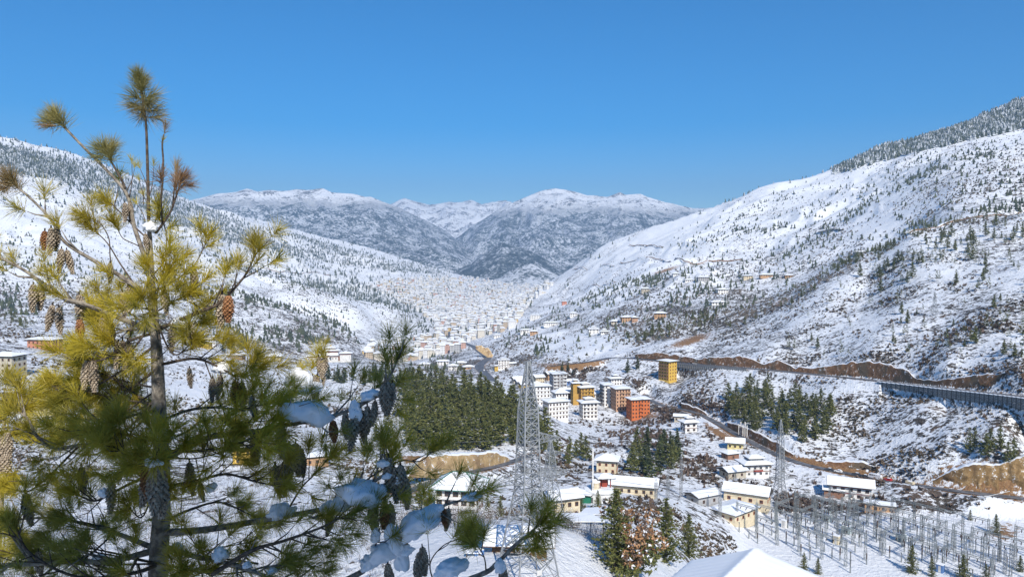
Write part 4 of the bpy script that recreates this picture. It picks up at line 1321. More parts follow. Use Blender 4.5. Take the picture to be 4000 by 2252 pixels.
house(2192, 2014, 238, 10, 7, 2, 22, 'cream', 'cream house partly behind the tall steel towers', 'house', win=(4, 2), over=1.0, rise=1.2, roof='gable')
house(2462, 1922, 312, 21, 8, 1, -16, 'cream', 'long cream building with snow roof behind the brown leaved tree', 'building', win=(7, 2), over=1.2, rise=1.7, fh=3.4, roof='gable', name='long_building')
house(2372, 1842, 372, 9.5, 8, 2, -14, 'cream', 'cream house with red windows at the foot of the gully pines', 'house', win=(3, 2), over=1.3, rise=1.5, frame='frame_orange')
house(2868, 2022, 328, 16.5, 11.5, 1, 40, 'cream', 'cream control building with broad snow roof beside the works yard', 'building', win=(4, 3), over=1.2, rise=1.1, fh=4.4, roof='hip', name='control_building', frame='frame_orange', gap=0.1)
house(2918, 1962, 350, 19.5, 9.5, 1, -28, 'cream', 'long cream hall with four orange windows and scraped snow roof', 'hall', win=(4, 2), over=0.9, rise=2.1, fh=5.2, frame='frame_orange', wsize=(1.5, 1.6), name='hall', roof='gable', gap=0.3)
house(2745, 1962, 340, 12, 8, 1, 28, 'grey', 'grey shed with snow roof left of the control building', 'shed', win=(2, 1), over=0.8, rise=0.9, fh=3.6, name='shed', roof='gable')
house(2945, 1851, 405, 13, 9, 2, 8, 'white', 'white traditional house with red balcony above the works yard', 'house', win=(4, 2), over=1.7, rise=1.3, lantern=0.5, bands='brown', wsize=(1.5, 1.4), frame='frame_white', bal=(0, [(0.32, 0.68)], 'red'))
house(2862, 1858, 398, 11, 8, 1, 20, 'beige', 'low snow roofed barn left of the white traditional house', 'barn', win=(2, 1), over=1.0, rise=1.2, roof='gable', name='barn')
house(2872, 1748, 465, 9, 7, 1, -18, 'pale_yellow', 'small pale yellow cottage among reddish bushes', 'cottage', win=(3, 1), over=1.4, rise=1.6, roof='gable', name='cottage', fh=3.2)
house(2852, 1790, 445, 8, 6, 1, 22, 'brown', 'small dark hut below the pale yellow cottage', 'hut', win=(1, 1), over=0.7, rise=0.8, name='hut')
house(2690, 1683, 525, 8.5, 7, 2, 14, 'white', 'small white timber framed house below the orange block', 'house', win=(2, 2), over=1.6, rise=1.3, bands='brown', wsize=(1.8, 1.4), lantern=0.35)
house(2660, 1642, 560, 9, 6, 1, -16, 'beige', 'long low shed behind the small timber framed house', 'shed', win=(3, 1), over=0.8, rise=0.8, roof='gable', name='shed')
house(3322, 1938, 352, 18.5, 8.5, 2, -22, 'white', 'long white house with red brown panels and large snow roof above the works yard', 'house', win=(5, 2), over=1.7, rise=2.0, bands='red', wsize=(1.7, 1.5), roof='gable', fh=2.9)
house(3256, 1936, 368, 9, 6, 1, -22, 'brown', 'low lean shed left of the long red panelled house', 'shed', win=(0, 0), over=0.7, rise=0.9, roof='gable', name='shed')
house(3436, 1992, 335, 12.5, 5, 1, -26, 'tan', 'low roofless looking storage shed below the long red panelled house', 'shed', win=(4, 1), over=0.5, rise=0.4, fh=2.8, name='shed')
house(178, 1364, 530, 21, 10, 2, -14, 'pink', 'salmon pink two storey house with snow roof on the left slope', 'house', win=(6, 2), over=1.2, rise=0.9, fh=3.4, bal=(0, [(0.35, 0.65)], 'pink'))
house(30, 1454, 420, 15, 10, 3, -10, 'beige', 'beige house with grey wing at the left edge', 'house', win=(4, 3), over=1.2, rise=1.0, bal=(0, [(0.0, 0.5)], 'tan'))
house(135, 1607, 360, 14, 13, 3, -34, 'pale_yellow', 'pale yellow three storey house seen through the near pine', 'house', win=(4, 3), over=1.2, rise=1.4, bal=(1, [(0.1, 0.9)], 'pale_yellow'))
house(240, 1606, 385, 7, 7, 2, -10, 'white', 'white house right of the pale yellow house', 'house', win=(2, 2), over=0.7, rise=0.8)
house(388, 1592, 385, 9, 7, 2, 6, 'white', 'white timber framed house behind the near pine branches', 'house', win=(3, 2), over=1.4, rise=1.3, bands='brown')
house(800, 1360, 800, 13, 9, 2, -8, 'yellow', 'orange yellow house with snow roof left of the dark tall trees', 'house', win=(5, 2), over=1.3, rise=1.4, bands='brown')
house(835, 1356, 815, 9, 9, 3, -8, 'white', 'white house joined behind the orange yellow house', 'house', win=(3, 2), over=1.3, rise=1.2, lantern=0.4)
house(922, 1399, 762, 16, 9, 1, -4, 'brown', 'long brown timber house with doubled snow roof on the plateau', 'house', win=(6, 1), over=1.5, rise=1.2, fh=3.6, wsize=(1.6, 1.6), frame='frame_white', lantern=0.55)
house(1072, 1402, 770, 15, 9, 1, 4, 'beige', 'low house with hipped snow roof beside a russet bush', 'house', win=(4, 1), over=1.6, rise=1.5, fh=3.3)
house(1008, 1392, 790, 9, 7, 1, 0, 'white', 'small white outbuilding between the two plateau houses', 'house', win=(2, 1), over=1.0, rise=0.9)
house(1236, 1812, 330, 9, 6, 1, 22, 'tan', 'brick trimmed house with flat snow roof seen under the pine branch', 'house', win=(3, 1), over=0.8, rise=0.5, fh=3.4)
house(955, 1805, 335, 8, 7, 2, 10, 'yellow', 'yellow ochre house half hidden behind the pine trunk branches', 'house', win=(2, 2), over=1.0, rise=1.0)
# hillside houses above the highway and at the valley mouth
HH = [(2318, 1301, 1010, 15, 10, 2, 4, 'white', 'white house with lantern roof on the hillside terrace'), (2360, 1303, 1000, 11, 8, 1, 6, 'white', 'low white house right of the lantern roofed hillside house'),
      (2448, 1254, 1060, 16, 10, 2, 5, 'tan', 'tan house in a row on the hillside terrace'), (2478, 1256, 1050, 8, 8, 2, 5, 'peach', 'peach house at the right end of the tan hillside house'),
      (2578, 1240, 1050, 16, 10, 2, -6, 'tan', 'tan house with deep roof beside an earth scar'), (2402, 1262, 1080, 12, 8, 1, 0, 'beige', 'beige low house left of the tan hillside house'),
      (2204, 1182, 1500, 13, 10, 3, 5, 'pink', 'pink block alone on the far hillside terrace'), (2150, 1272, 1350, 26, 10, 2, 0, 'white', 'long white terrace building below the hillside wood'),
      (2052, 1300, 1480, 20, 10, 2, 6, 'white', 'white house with wide roof above the valley road'), (2085, 1306, 1400, 14, 9, 2, 0, 'tan', 'tan house right of the wide roofed white house'), (1942, 1318, 1650, 17, 10, 2, 10, 'white', 'white square house beside the dark roadside trees'),
      (2090, 1248, 1600, 26, 10, 4, 0, 'white', 'large white flats at the foot of the right hill'), (1985, 1262, 1900, 26, 12, 4, 0, 'cream', 'cream flats with many windows at the valley mouth'),
      (2820, 1146, 1180, 17, 10, 2, 8, 'white', 'white house high on the right hill below the track'), (2806, 1188, 1100, 22, 9, 1, 4, 'white', 'long white low house on the right hillside'),
      (2920, 1090, 1300, 17, 10, 2, 0, 'cream', 'cream house at the left end of the unfinished hillside row'), (3000, 1080, 1280, 30, 10, 1, 0, 'tan', 'long unfinished tan building on the hillside terrace'), (3080, 1082, 1250, 14, 9, 1, 0, 'tan', 'unfinished tan building at the right end of the hillside row'),
      (2745, 1096, 1450, 20, 10, 2, 5, 'grey', 'grey roofed house beside the tall hillside trees'), (2690, 1100, 1480, 16, 9, 1, 5, 'white', 'low white house left of the grey roofed hillside house'), (3362, 992, 1200, 22, 9, 1, 0, 'grey', 'long grey shed on the spur road'),
      (2520, 1140, 1600, 15, 9, 2, 0, 'beige', 'beige house below the hillside track'), (2640, 1075, 1650, 13, 9, 1, 0, 'white', 'small white house by the earth scar on the upper track'), (2240, 1235, 1450, 14, 9, 2, 0, 'white', 'white house on the terrace right of the pink block'),
      (1730, 1425, 1200, 18, 9, 2, 6, 'white', 'white house with wide snow roof just beyond the pine wood'), (1800, 1424, 1150, 15, 9, 1, 0, 'beige', 'low snow roofed house left of the valley road'), (1830, 1440, 1080, 14, 9, 1, 10, 'tan', 'tan house beside the lower bend of the valley road'), (1660, 1428, 1220, 16, 9, 1, 0, 'white', 'low white house beyond the pine wood edge'), (1770, 1445, 1080, 12, 9, 2, 0, 'white', 'white house with pointed roof at the wood edge')]
for (x, y, Y, w, d, fl, rz, wl, lb) in HH:
    house(x, y, Y, w, d, fl, rz, wl, lb, 'house', win=(max(3, int(w / 4)), 2), over=1.5, rise=1.3, wsize=(1.5, 1.5), lantern=0.4 if 'lantern' in lb else 0.0)


def fortress():
    p = hit(1290, 1414, 830)
    t = thing('fortress', 'white walled fortress with red bands and tiered snow roofs on the plateau', 'fortress', p, math.radians(8))
    def block(x, y, w, d, h, nm='wall'):
        mb = MB(); mb.box((x, y, h / 2 - 2), (w, d, h + 4)); return mb.build(nm, W['white'], t)
    def band(x, y, w, d, z, h=1.5, m='red'):
        mb = MB(); mb.box((x, y, z), (w + 0.3, d + 0.3, h)); mb.build('red_band', W[m], t)
    for (x, y, w, d, h) in [(-20, 4, 21, 12, 8.5), (-3, 8, 16, 14, 9.0), (8, 0, 12, 12, 9.5), (21, -2, 15, 14, 12.5)]:
        block(x, y, w, d, h)
        band(x, y, w, d, h - 0.9)
        if x < 20:
            for q in range(max(3, int(w / 3.6))):
                link('window', win_mesh(1.3, 1.6, 'frame_brown'), t, loc=(x - w / 2 + (q + 0.5) * w / max(3, int(w / 3.6)), y - d / 2, h - 3.6))
        hip_roof(t, w, d, h + 0.02, 1.6, 1.4, x0=x, y0=y)
    mb = MB(); mb.box((0, 10, 9), (20, 13, 12)); mb.build('tower_wall', W['white'], t); band(0, 10, 20, 13, 13.8, 2.0)
    hip_roof(t, 20, 13, 15.02, 2.4, 1.8, x0=0, y0=10)
    mb = MB(); mb.box((0, 10, 17.2), (11, 8, 2.6)); mb.build('upper_storey', W['tan'], t)
    hip_roof(t, 11, 8, 18.52, 2.2, 1.5, x0=0, y0=10)
    mb = MB(); mb.lathe([(0.9, 0), (0.9, 1.0), (1.2, 1.1), (0.3, 1.8), (0.05, 3.2)], 8, c=(0, 10, 20.4)); mb.build('pinnacle', W['yellow'], t)
    mb = MB(); mb.box((12.6, -6.3, 5.5), (3.0, 1.0, 5.0)); mb.build('timber_bay', W['brown'], t)
fortress()


def chapel():
    p = hit(2340, 1958, 302)
    t = thing('chapel', 'round white chapel with arched windows and small red pavilion on top', 'chapel', p, 0.2)
    mb = MB(); mb.lathe([(5.2, -2.0), (5.2, 4.0), (5.5, 4.1), (5.5, 4.5), (5.0, 4.6)], 20); mb.build('drum', W['white'], t)
    mb = MB(); mb.lathe([(5.3, 0), (5.3, 0.25), (4.2, 0.45), (1.5, 0.5)], 20); mb.build('snow_layer', M['roof_snow'], t, loc=(0, 0, 4.6))
    for k in range(7):
        a = math.radians(-160 + k * 24)
        link('window', win_mesh(1.1, 2.2, 'frame_white'), t, loc=(5.2 * math.cos(a), 5.2 * math.sin(a), 1.9), rot=(0, 0, a + math.pi / 2))
    mb = MB(); mb.lathe([(1.5, 0), (1.5, 2.0), (1.7, 2.1), (1.7, 2.4)], 12); mb.build('turret', W['cream'], t, loc=(-1.6, -0.6, 5.1))
    mb = MB(); mb.lathe([(1.8, 0), (1.75, 0.25), (0.9, 0.8), (0.1, 1.0)], 12); mb.build('turret_snow', M['roof_snow'], t, loc=(-1.6, -0.6, 7.5))
    for sx in (-1, 1):
        for sy in (-1, 1):
            mb = MB(); mb.box((0, 0, 1.7), (0.3, 0.3, 3.4)); mb.build('pillar', W['red'], t, loc=(2.2 + sx * 1.9, 1.2 + sy * 1.6, 5.0))
    mb = MB(); mb.box((2.2, 1.2, 6.4), (2.0, 1.6, 2.6)); mb.build('prayer_wheel_house', W['red'], t)
    hip_roof(t, 4.6, 4.0, 8.4, 0.9, 0.7, x0=2.2, y0=1.2)
chapel()


def near_barn():
    p = hit(2030, 2152, 158)
    t = thing('barn', 'old wooden barn with thick snow on its wide roof in the near snowfield', 'barn', p, math.radians(-4))
    mb = MB(); mb.box((0, 1.5, 0.6), (10, 6, 3.2)); mb.build('wall', M['timber'], t)
    for k in range(9):
        mb = MB(); mb.box((0, 0, 0), (0.9, 0.06, 2.4)); mb.build('plank', M['timber'], t, loc=(-4.4 + k * 1.1, -1.54, 1.0))
    V = [(-6.6, -3.2, 2.0), (6.6, -3.2, 2.0), (6.6, 1.2, 4.2), (-6.6, 1.2, 4.2), (6.6, 5.6, 2.2), (-6.6, 5.6, 2.2)]
    mb = MB()
    mb.add(V + [(x, y, z - 0.14) for x, y, z in V], [(0, 1, 2, 3), (3, 2, 4, 5), (6, 9, 8, 7), (9, 11, 10, 8), (0, 6, 7, 1), (5, 4, 10, 11), (0, 3, 9, 6), (3, 5, 11, 9), (1, 7, 8, 2), (2, 8, 10, 4)])
    ro = mb.build('roof', M['timber'], t)
    # snow laid in soft ribs over the roof sheet
    nx, ny = 44, 26
    X, Y = np.meshgrid(np.linspace(-6.5, 6.5, nx), np.linspace(-3.15, 5.5, ny))
    Zr = np.where(Y < 1.2, 2.0 + (Y + 3.2) * 0.5, 4.2 - (Y - 1.2) * 0.4545)
    edge = np.minimum(np.minimum(X + 6.5, 6.5 - X), np.minimum(Y + 3.15, 5.5 - Y))
    Zt = Zr + 0.02 + 0.30 * (1 - np.exp(-edge * 4)) + fbm(X / 1.2, Y / 1.2, 3, 4) * 0.04 + 0.04 * np.sin(Y * 5.0)
    idx = np.arange(nx * ny).reshape(ny, nx)
    q = np.stack([idx[:-1, :-1].ravel(), idx[:-1, 1:].ravel(), idx[1:, 1:].ravel(), idx[1:, :-1].ravel()], 1)
    link('snow_layer', mesh_np('snow_layer', np.stack([X, Y, Zt], -1), q, M['roof_snow'], shade=True), ro)
    mb = MB(); mb.box((-8.2, -2.6, 0.9), (3.0, 2.4, 0.12)); mb.build('lean_to_roof', M['roof_snow'], t)
    for sx in (-9.4, -7.0):
        mb = MB(); mb.bar((sx, -3.5, -1.4), (sx, -3.5, 0.85), 0.08); mb.build('post', M['timber'], t)
    for k, (x, c_) in enumerate([(-7.9, 'blue'), (-6.8, 'blue')]):
        q_ = thing('barrel', ['blue barrel under the barn lean-to, left one', 'blue barrel under the barn lean-to, right one'][k], 'barrel', p + Vector((x, -2.7, float(ground(np.array(p.x + x), np.array(p.y - 2.7))) - p.z)))
        mb = MB(); mb.lathe([(0.33, 0), (0.36, 0.1), (0.34, 0.5), (0.36, 0.9), (0.33, 1.0)], 12); mb.build('body', W[c_], q_)
        mb = MB(); mb.lathe([(0.34, 0), (0.30, 0.12), (0.05, 0.16)], 12); mb.build('snow_cap', M['roof_snow'], q_, loc=(0, 0, 1.0))
near_barn()


def open_shed(px, py, Y, w, d, rz, label, zl=3.2, zr=4.2):
    p = hit(px, py, Y)
    t = thing('open_shed', label, 'shed', p, math.radians(rz))
    for sx in (-1, 1):
        for sy in (-1, 1):
            mb = MB(); mb.bar((sx * w * 0.46, sy * d * 0.44, -2.5), (sx * w * 0.46, sy * d * 0.44, (zl if sx < 0 else zr) - 0.05), 0.12); mb.build('post', M['roof_dark'], t)
    def slab(o, th, ins):
        mb = MB(); a, b = w / 2 - ins, d / 2 - ins
        vs = [(-a, -b, zl + o), (a, -b, zr + o), (a, b, zr + o), (-a, b, zl + o)]
        mb.add(vs + [(x, y, z + th) for x, y, z in vs], [(0, 3, 2, 1), (4, 5, 6, 7), (0, 1, 5, 4), (1, 2, 6, 5), (2, 3, 7, 6), (3, 0, 4, 7)]); return mb
    r = slab(0, 0.14, 0).build('roof', M['roof_dark'], t)
    slab(0.145, 0.22, 0.08).build('snow_layer', M['roof_snow'], r)
open_shed(2338, 2048, 216, 9.5, 6.5, -24, 'open shed with slanting snow roof left of the brown leaved tree', 2.6, 4.4)
open_shed(2275, 2070, 206, 8.5, 6.5, 24, 'snow roofed lean-to beside the open shed in the thicket', 3.4, 2.2)


def near_roof_house():
    """snow covered sheet roof of the nearest house, low at the right"""
    L, R, T = at(2700, 2186, 64), at(3300, 2262, 57), at(2958, 2137, 61)
    mid = (L + R) / 2
    t = thing('house', 'nearest house with smooth ribbed snow roof at the bottom right', 'house', (mid.x, mid.y, T.z - 8.0))
    o = Vector((mid.x, mid.y, T.z - 8.0))
    ax = (R - L); ax.z = 0; wid = ax.length; ax.normalize()
    bk = Vector((ax.y, -ax.x, 0))           # towards the camera
    run = 17.0
    lz, rz_, tz = L.z - o.z, R.z - o.z, 8.0
    u_t = (T - L).dot(ax)
    prof = [(0, lz), (u_t, tz), (wid, min(rz_, tz - (wid - u_t) * 0.22))]
    def pt(u, z, v): q = (L - o) + ax * u + bk * v; return Vector((q.x, q.y, z))
    mb = MB()
    for s in range(2):
        (u0, z0), (u1, z1) = prof[s], prof[s + 1]
        vs = [pt(u0, z0 - 0.12, 0), pt(u1, z1 - 0.12, 0), pt(u1, z1 - 0.12, run), pt(u0, z0 - 0.12, run)]
        mb.add(vs + [v - Vector((0, 0, 0.1)) for v in vs], [(0, 3, 2, 1), (4, 5, 6, 7), (0, 1, 5, 4), (1, 2, 6, 5), (2, 3, 7, 6), (3, 0, 4, 7)])
    ro = mb.build('roof', M['roof_dark'], t)
    nu, nv = 110, 60
    U, Vv = np.meshgrid(np.linspace(0, wid, nu), np.linspace(0, run, nv))
    Zr = np.interp(U, [p_[0] for p_ in prof], [p_[1] for p_ in prof])
    edge = np.minimum(np.minimum(U, wid - U), Vv)
    side = np.where(U < u_t, 1.0, 0.6)
    Zt = Zr - 0.02 + 0.14 * (1 - np.exp(-edge * 5)) + 0.028 * np.sin(Vv * 2 * np.pi / 0.42) * side + 0.10 * np.exp(-((U - u_t) / 0.55) ** 2) + fbm(U / 3, Vv / 3, 3, 6) * 0.03
    base = L - o
    X = base.x + ax.x * U + bk.x * Vv; Y = base.y + ax.y * U + bk.y * Vv
    idx = np.arange(nu * nv).reshape(nv, nu)
    q = np.stack([idx[:-1, :-1].ravel(), idx[1:, :-1].ravel(), idx[1:, 1:].ravel(), idx[:-1, 1:].ravel()], 1)
    link('snow_layer', mesh_np('snow_layer', np.stack([X, Y, Zt], -1), q, M['roof_snow'], shade=True), ro)
    mb = MB()
    c = base + ax * wid / 2 + bk * (run / 2)
    mb.box((c.x, c.y, 1.2), (wid - 2.0, run - 2.0, 9.6), 0, math.atan2(ax.y, ax.x)); mb.build('wall', W['white'], t)
near_roof_house()


# ------------------------------------------------------------------ the valley town
def mat_town(name, c):
    """far facade: paint with rows of small dark windows"""
    m, nt, bs = new_mat(name)
    p = pos_of(nt, True)
    sep = N(nt, 'ShaderNodeSeparateXYZ'); nt.links.new(p, sep.inputs[0])
    hor = math_node(nt, 'ADD', sep.outputs['X'], sep.outputs['Y'])
    fx = math_node(nt, 'FRACT', math_node(nt, 'MULTIPLY', hor, 1 / 2.9)); fz = math_node(nt, 'FRACT', math_node(nt, 'MULTIPLY', sep.outputs['Z'], 1 / 3.0))
    a = math_node(nt, 'MULTIPLY', math_node(nt, 'GREATER_THAN', fx, 0.3), math_node(nt, 'LESS_THAN', fx, 0.75))
    b = math_node(nt, 'MULTIPLY', math_node(nt, 'GREATER_THAN', fz, 0.32), math_node(nt, 'LESS_THAN', fz, 0.8))
    w = math_node(nt, 'MULTIPLY', a, b)
    nt.links.new(mixc(nt, math_node(nt, 'MULTIPLY', w, 0.85), c, (0.03, 0.032, 0.036)), bs.inputs['Base Color'])
    bs.inputs['Roughness'].default_value = 0.9
    return m


TOWN_COL = dict(white=(0.74, 0.73, 0.71), cream=(0.66, 0.61, 0.52), grey=(0.46, 0.46, 0.46), ochre=(0.60, 0.42, 0.17), pink=(0.54, 0.34, 0.27), tan=(0.52, 0.42, 0.31))
TOWN_MAT = {k: mat_town('town_' + k, c) for k, c in TOWN_COL.items()}
_TW = {}


def town_mesh(w, d, fl, col):
    k = (w, d, fl, col)
    if k not in _TW:
        h = fl * 3.0
        mb = MB(); mb.box((0, 0, h / 2 - 3), (w, d, h + 6)); wall = mb.mesh('wall', TOWN_MAT[col])
        mb = MB()
        hw, hd = w / 2 + 1.3, d / 2 + 1.3
        mb.box((0, 0, 0.55), (w * 0.9, d * 0.9, 1.0), 0)  # dark filler paints the shade of the open gap below the eaves
        e = [(-hw, -hd), (hw, -hd), (hw, hd), (-hw, hd)]
        r = 1.9
        vs = [(x, y, 0.9) for x, y in e] + [(x, y, 1.6) for x, y in e] + [(-hw * 0.45, 0, 1.6 + r), (hw * 0.45, 0, 1.6 + r)]
        mb.add(vs, [(0, 3, 2, 1)], 0)
        mb.add(vs, [(0, 1, 5, 4), (1, 2, 6, 5), (2, 3, 7, 6), (3, 0, 4, 7), (4, 5, 9, 8), (6, 7, 8, 9), (7, 4, 8), (5, 6, 9)], 1)
        if (w + fl) % 3 == 0:
            mb.box((0, 0, 2.2), (w * 0.4, d * 0.4, 2.4), 0); mb.box((0, 0, 3.6), (w * 0.4 + 2, d * 0.4 + 2, 0.5), 1)
        roof = mb.mesh('roof', [M['roof_dark'], M['roof_snow']])
        _TW[k] = (wall, roof)
    return _TW[k]


TOWN_POLY = [(1405, 1400), (1470, 1350), (1560, 1330), (1690, 1318), (1705, 1275), (1650, 1225), (1580, 1185), (1500, 1150), (1420, 1120), (1500, 1098), (1620, 1085), (1760, 1082), (1900, 1084), (2080, 1088), (2160, 1110), (2120, 1150), (2060, 1200), (2020, 1260), (1990, 1290), (1900, 1310), (1830, 1335), (1790, 1380), (1700, 1392), (1600, 1412), (1450, 1420)]
_tm = inpoly(GPX, GPY, TOWN_POLY) & (GY > 1250)
rnd = np.random.default_rng(77)
pts = pick(_tm, 7000, rnd, 0.35 + 0.65 * smooth(1095, 1200, GPY))
got = []; cells = {}
for p_ in pts:
    c_ = (int(p_[0] // 18), int(p_[1] // 30))
    if c_ in cells: continue
    ok = True
    for dx in (-1, 0, 1):
        for dy in (-1, 0, 1):
            q_ = cells.get((c_[0] + dx, c_[1] + dy))
            if q_ is not None and abs(q_[0] - p_[0]) < 17 and abs(q_[1] - p_[1]) < 24: ok = False
    if ok: cells[c_] = p_; got.append(p_)
got.sort(key=lambda q: q[1])
print('town', len(got))
_names = list(TOWN_COL)
SV = []; SF = []; SM = []; nb = 0
for i, p_ in enumerate(got):
    near = p_[1] < 2250 and p_[0] / p_[1] * FPX + 2000 > 1560
    col = rnd.choice(_names, p=[0.34, 0.22, 0.10, 0.12, 0.08, 0.14] if near else [0.36, 0.24, 0.26, 0.02, 0.04, 0.08])
    w = int(rnd.choice([9, 11, 13, 18])); d = int(rnd.choice([9, 11])); fl = int(rnd.choice([2, 3, 4, 5], p=[.3, .35, .25, .1]))
    if p_[1] < 2100: fl += 1
    rz = rnd.normal(0.1, 0.25)
    wall, roof = town_mesh(w, d, fl, str(col))
    if i < 285:
        lab = {'white': 'white snow roofed block packed in the valley town', 'cream': 'cream snow roofed block packed in the valley town', 'grey': 'grey snow roofed block packed in the valley town', 'ochre': 'ochre yellow flats among the pale roofs of the valley town', 'pink': 'pinkish red flats among the pale roofs of the valley town', 'tan': 'tan flats among the pale roofs of the valley town'}[str(col)]
        pxx = p_[0] / p_[1] * FPX + 2000
        lab = lab.replace(' packed in', ' in').replace(' among the pale roofs of', ' in') + ', %s %s' % ('nearest' if i < 70 else ('middle' if i < 180 else 'farther'), 'left rows' if pxx < 1600 else ('central rows' if pxx < 1780 else 'right rows'))
        t = thing('town_house', lab, 'house', tuple(p_), rz, '%s houses of the valley town' % col)
        link('wall', wall, t); link('roof', roof, t, loc=(0, 0, fl * 3.0))
    else:
        ca, sa = math.cos(rz), math.sin(rz)
        for me, z0, mo in ((wall, 0.0, 0), (roof, fl * 3.0, 1)):
            co = np.empty(len(me.vertices) * 3, np.float32); me.vertices.foreach_get('co', co); co = co.reshape(-1, 3)
            x = co[:, 0] * ca - co[:, 1] * sa + p_[0]; y = co[:, 0] * sa + co[:, 1] * ca + p_[1]
            SV.append(np.stack([x, y, co[:, 2] + p_[2] + z0], 1))
            for pl in me.polygons:
                SF.append(tuple(nb + v for v in pl.vertices))
                SM.append(_names.index(str(col)) if mo == 0 else 6 + pl.material_index)
            nb += len(co)
me = bpy.data.meshes.new('distant_town')
me.from_pydata([tuple(v) for v in np.concatenate(SV)], [], SF)
for k in _names: me.materials.append(paint('distant_' + k, TOWN_COL[k], 0.6))
me.materials.append(M['roof_dark']); me.materials.append(M['roof_snow'])
me.polygons.foreach_set('material_index', np.array(SM, np.int32)); me.update()
tag(link('distant_town', me), 'hundreds of tiny pale houses filling the far valley floor', 'houses', None, 'stuff')
# dark trees and bare trees between the town houses
D3 = _tm * (40 + 80 * np.clip(fbm(GX / 160, GY / 260, 3, 19) * 2, 0, 1)) / 1e4
D3 = D3 + (belt([(1950, 1185), (2060, 1195)], 14) + belt([(1770, 1175), (1800, 1190)], 10) + belt([(1860, 1120), (1960, 1135)], 8)) * 120 / 1e4 * (GY > 1300)
pts = pick(D3 > 0, int((AREA * D3).sum()), rnd, D3)
blob_cones('town_trees', pts, rnd.uniform(7, 15, len(pts)), M['far_tree'], 29, 0.26, label='dark trees between the houses of the valley town')

# tracks cut across the far hillsides
def track(pts, Yg, label, w=5.0, cut=3.0):
    cut = cut * 0.6
    q = [hit(x, y, Y) for (x, y, Y) in [(p_[0], p_[1], p_[2]) for p_ in pts]]
    c = catmull(q, 10)
    V = []; F = []; n = len(c)
    for i in range(n):
        d = c[min(i + 1, n - 1)] - c[max(i - 1, 0)]; d.z = 0; d.normalize()
        s = Vector((-d.y, d.x, 0))
        if s.y < 0: s = -s
        z = float(ground(np.array(c[i].x), np.array(c[i].y))) + 1.0
        wob = 0.6 + 0.8 * float(vnoise(np.array(i * 0.37), np.array(1.7), 5))
        for off, dz in ((-w / 2, -0.2), (w / 2, 0.0), (w / 2 + 0.8, cut * wob), (w / 2 + 6, cut * wob - 0.5)):
            V.append((c[i].x + s.x * off, c[i].y + s.y * off, z + dz))
    MI = []
    for i in range(n - 1):
        for j in range(3):
            F.append((i * 4 + j, i * 4 + j + 1, (i + 1) * 4 + j + 1, (i + 1) * 4 + j)); MI.append([0, 1, 0][j])
    o = link('track', mesh_np('track', np.array(V), np.array(F), [M['snow'], M['bank']], MI))
    tag(o, label, None, None, 'structure')


track([(2455, 957, 2750), (2520, 962, 2650), (2585, 968, 2500)], 0, 'short dark track below the ridge of the right hill', 5, 5)
track([(2350, 1037, 2300), (2420, 1028, 2250), (2482, 1018, 2200)], 0, 'dark track slanting up the terraced right slope', 5, 4)
track([(2520, 1006, 2300), (2600, 1018, 2150), (2670, 1024, 1950), (2800, 1022, 1900), (2900, 1016, 1850)], 0, 'long dark track across the right hillside', 5, 4)
track([(2240, 1052, 2900), (2290, 1056, 2800)], 0, 'tiny track on the nose of the right hill', 5, 5)
track([(2310, 1115, 1900), (2400, 1106, 1850)], 0, 'dark terrace line above the hillside wood', 5, 4)
track([(3200, 905, 1400), (3300, 900, 1400)], 0, 'faint track below the right spur crest', 4, 3)
track([(3560, 915, 925), (3700, 880, 910), (3850, 848, 905), (4000, 828, 900)], 0, 'earth track along the crest of the right spur', 4, 2.5)
track([(1035, 1047, 2450), (1110, 1062, 2450), (1230, 1063, 2480)], 0, 'dark track on the middle left ridge', 5, 4)
track([(1080, 1083, 2300), (1200, 1080, 2300), (1290, 1075, 2350)], 0, 'second dark track on the middle left ridge', 5, 4)
# ------------------------------------------------------------------ steel towers, works yard, vehicles
M['steel'] = mat_var('galvanised_steel', (0.22, 0.23, 0.235), (0.34, 0.35, 0.355), 1.2, 0.55, metal=0.15)
M['steel_dark'] = mat_var('weathered_steel', (0.20, 0.22, 0.225), (0.30, 0.325, 0.325), 1.2, 0.6, metal=0.1)
M['insulator'] = mat_var('brown_porcelain', (0.05, 0.035, 0.03), (0.10, 0.065, 0.05), 3.0, 0.4)
M['insulator_grey'] = mat_var('grey_porcelain', (0.09, 0.10, 0.105), (0.17, 0.18, 0.185), 3.0, 0.4)
M['wire'] = mat_var('cable', (0.10, 0.10, 0.10), (0.2, 0.2, 0.2), 1.0, 0.6)
M['tank'] = mat_var('transformer_paint', (0.26, 0.32, 0.32), (0.38, 0.44, 0.44), 1.0, 0.6)


def corner(k, hw):
    return ((-hw, -hw), (hw, -hw), (hw, hw), (-hw, hw))[k]


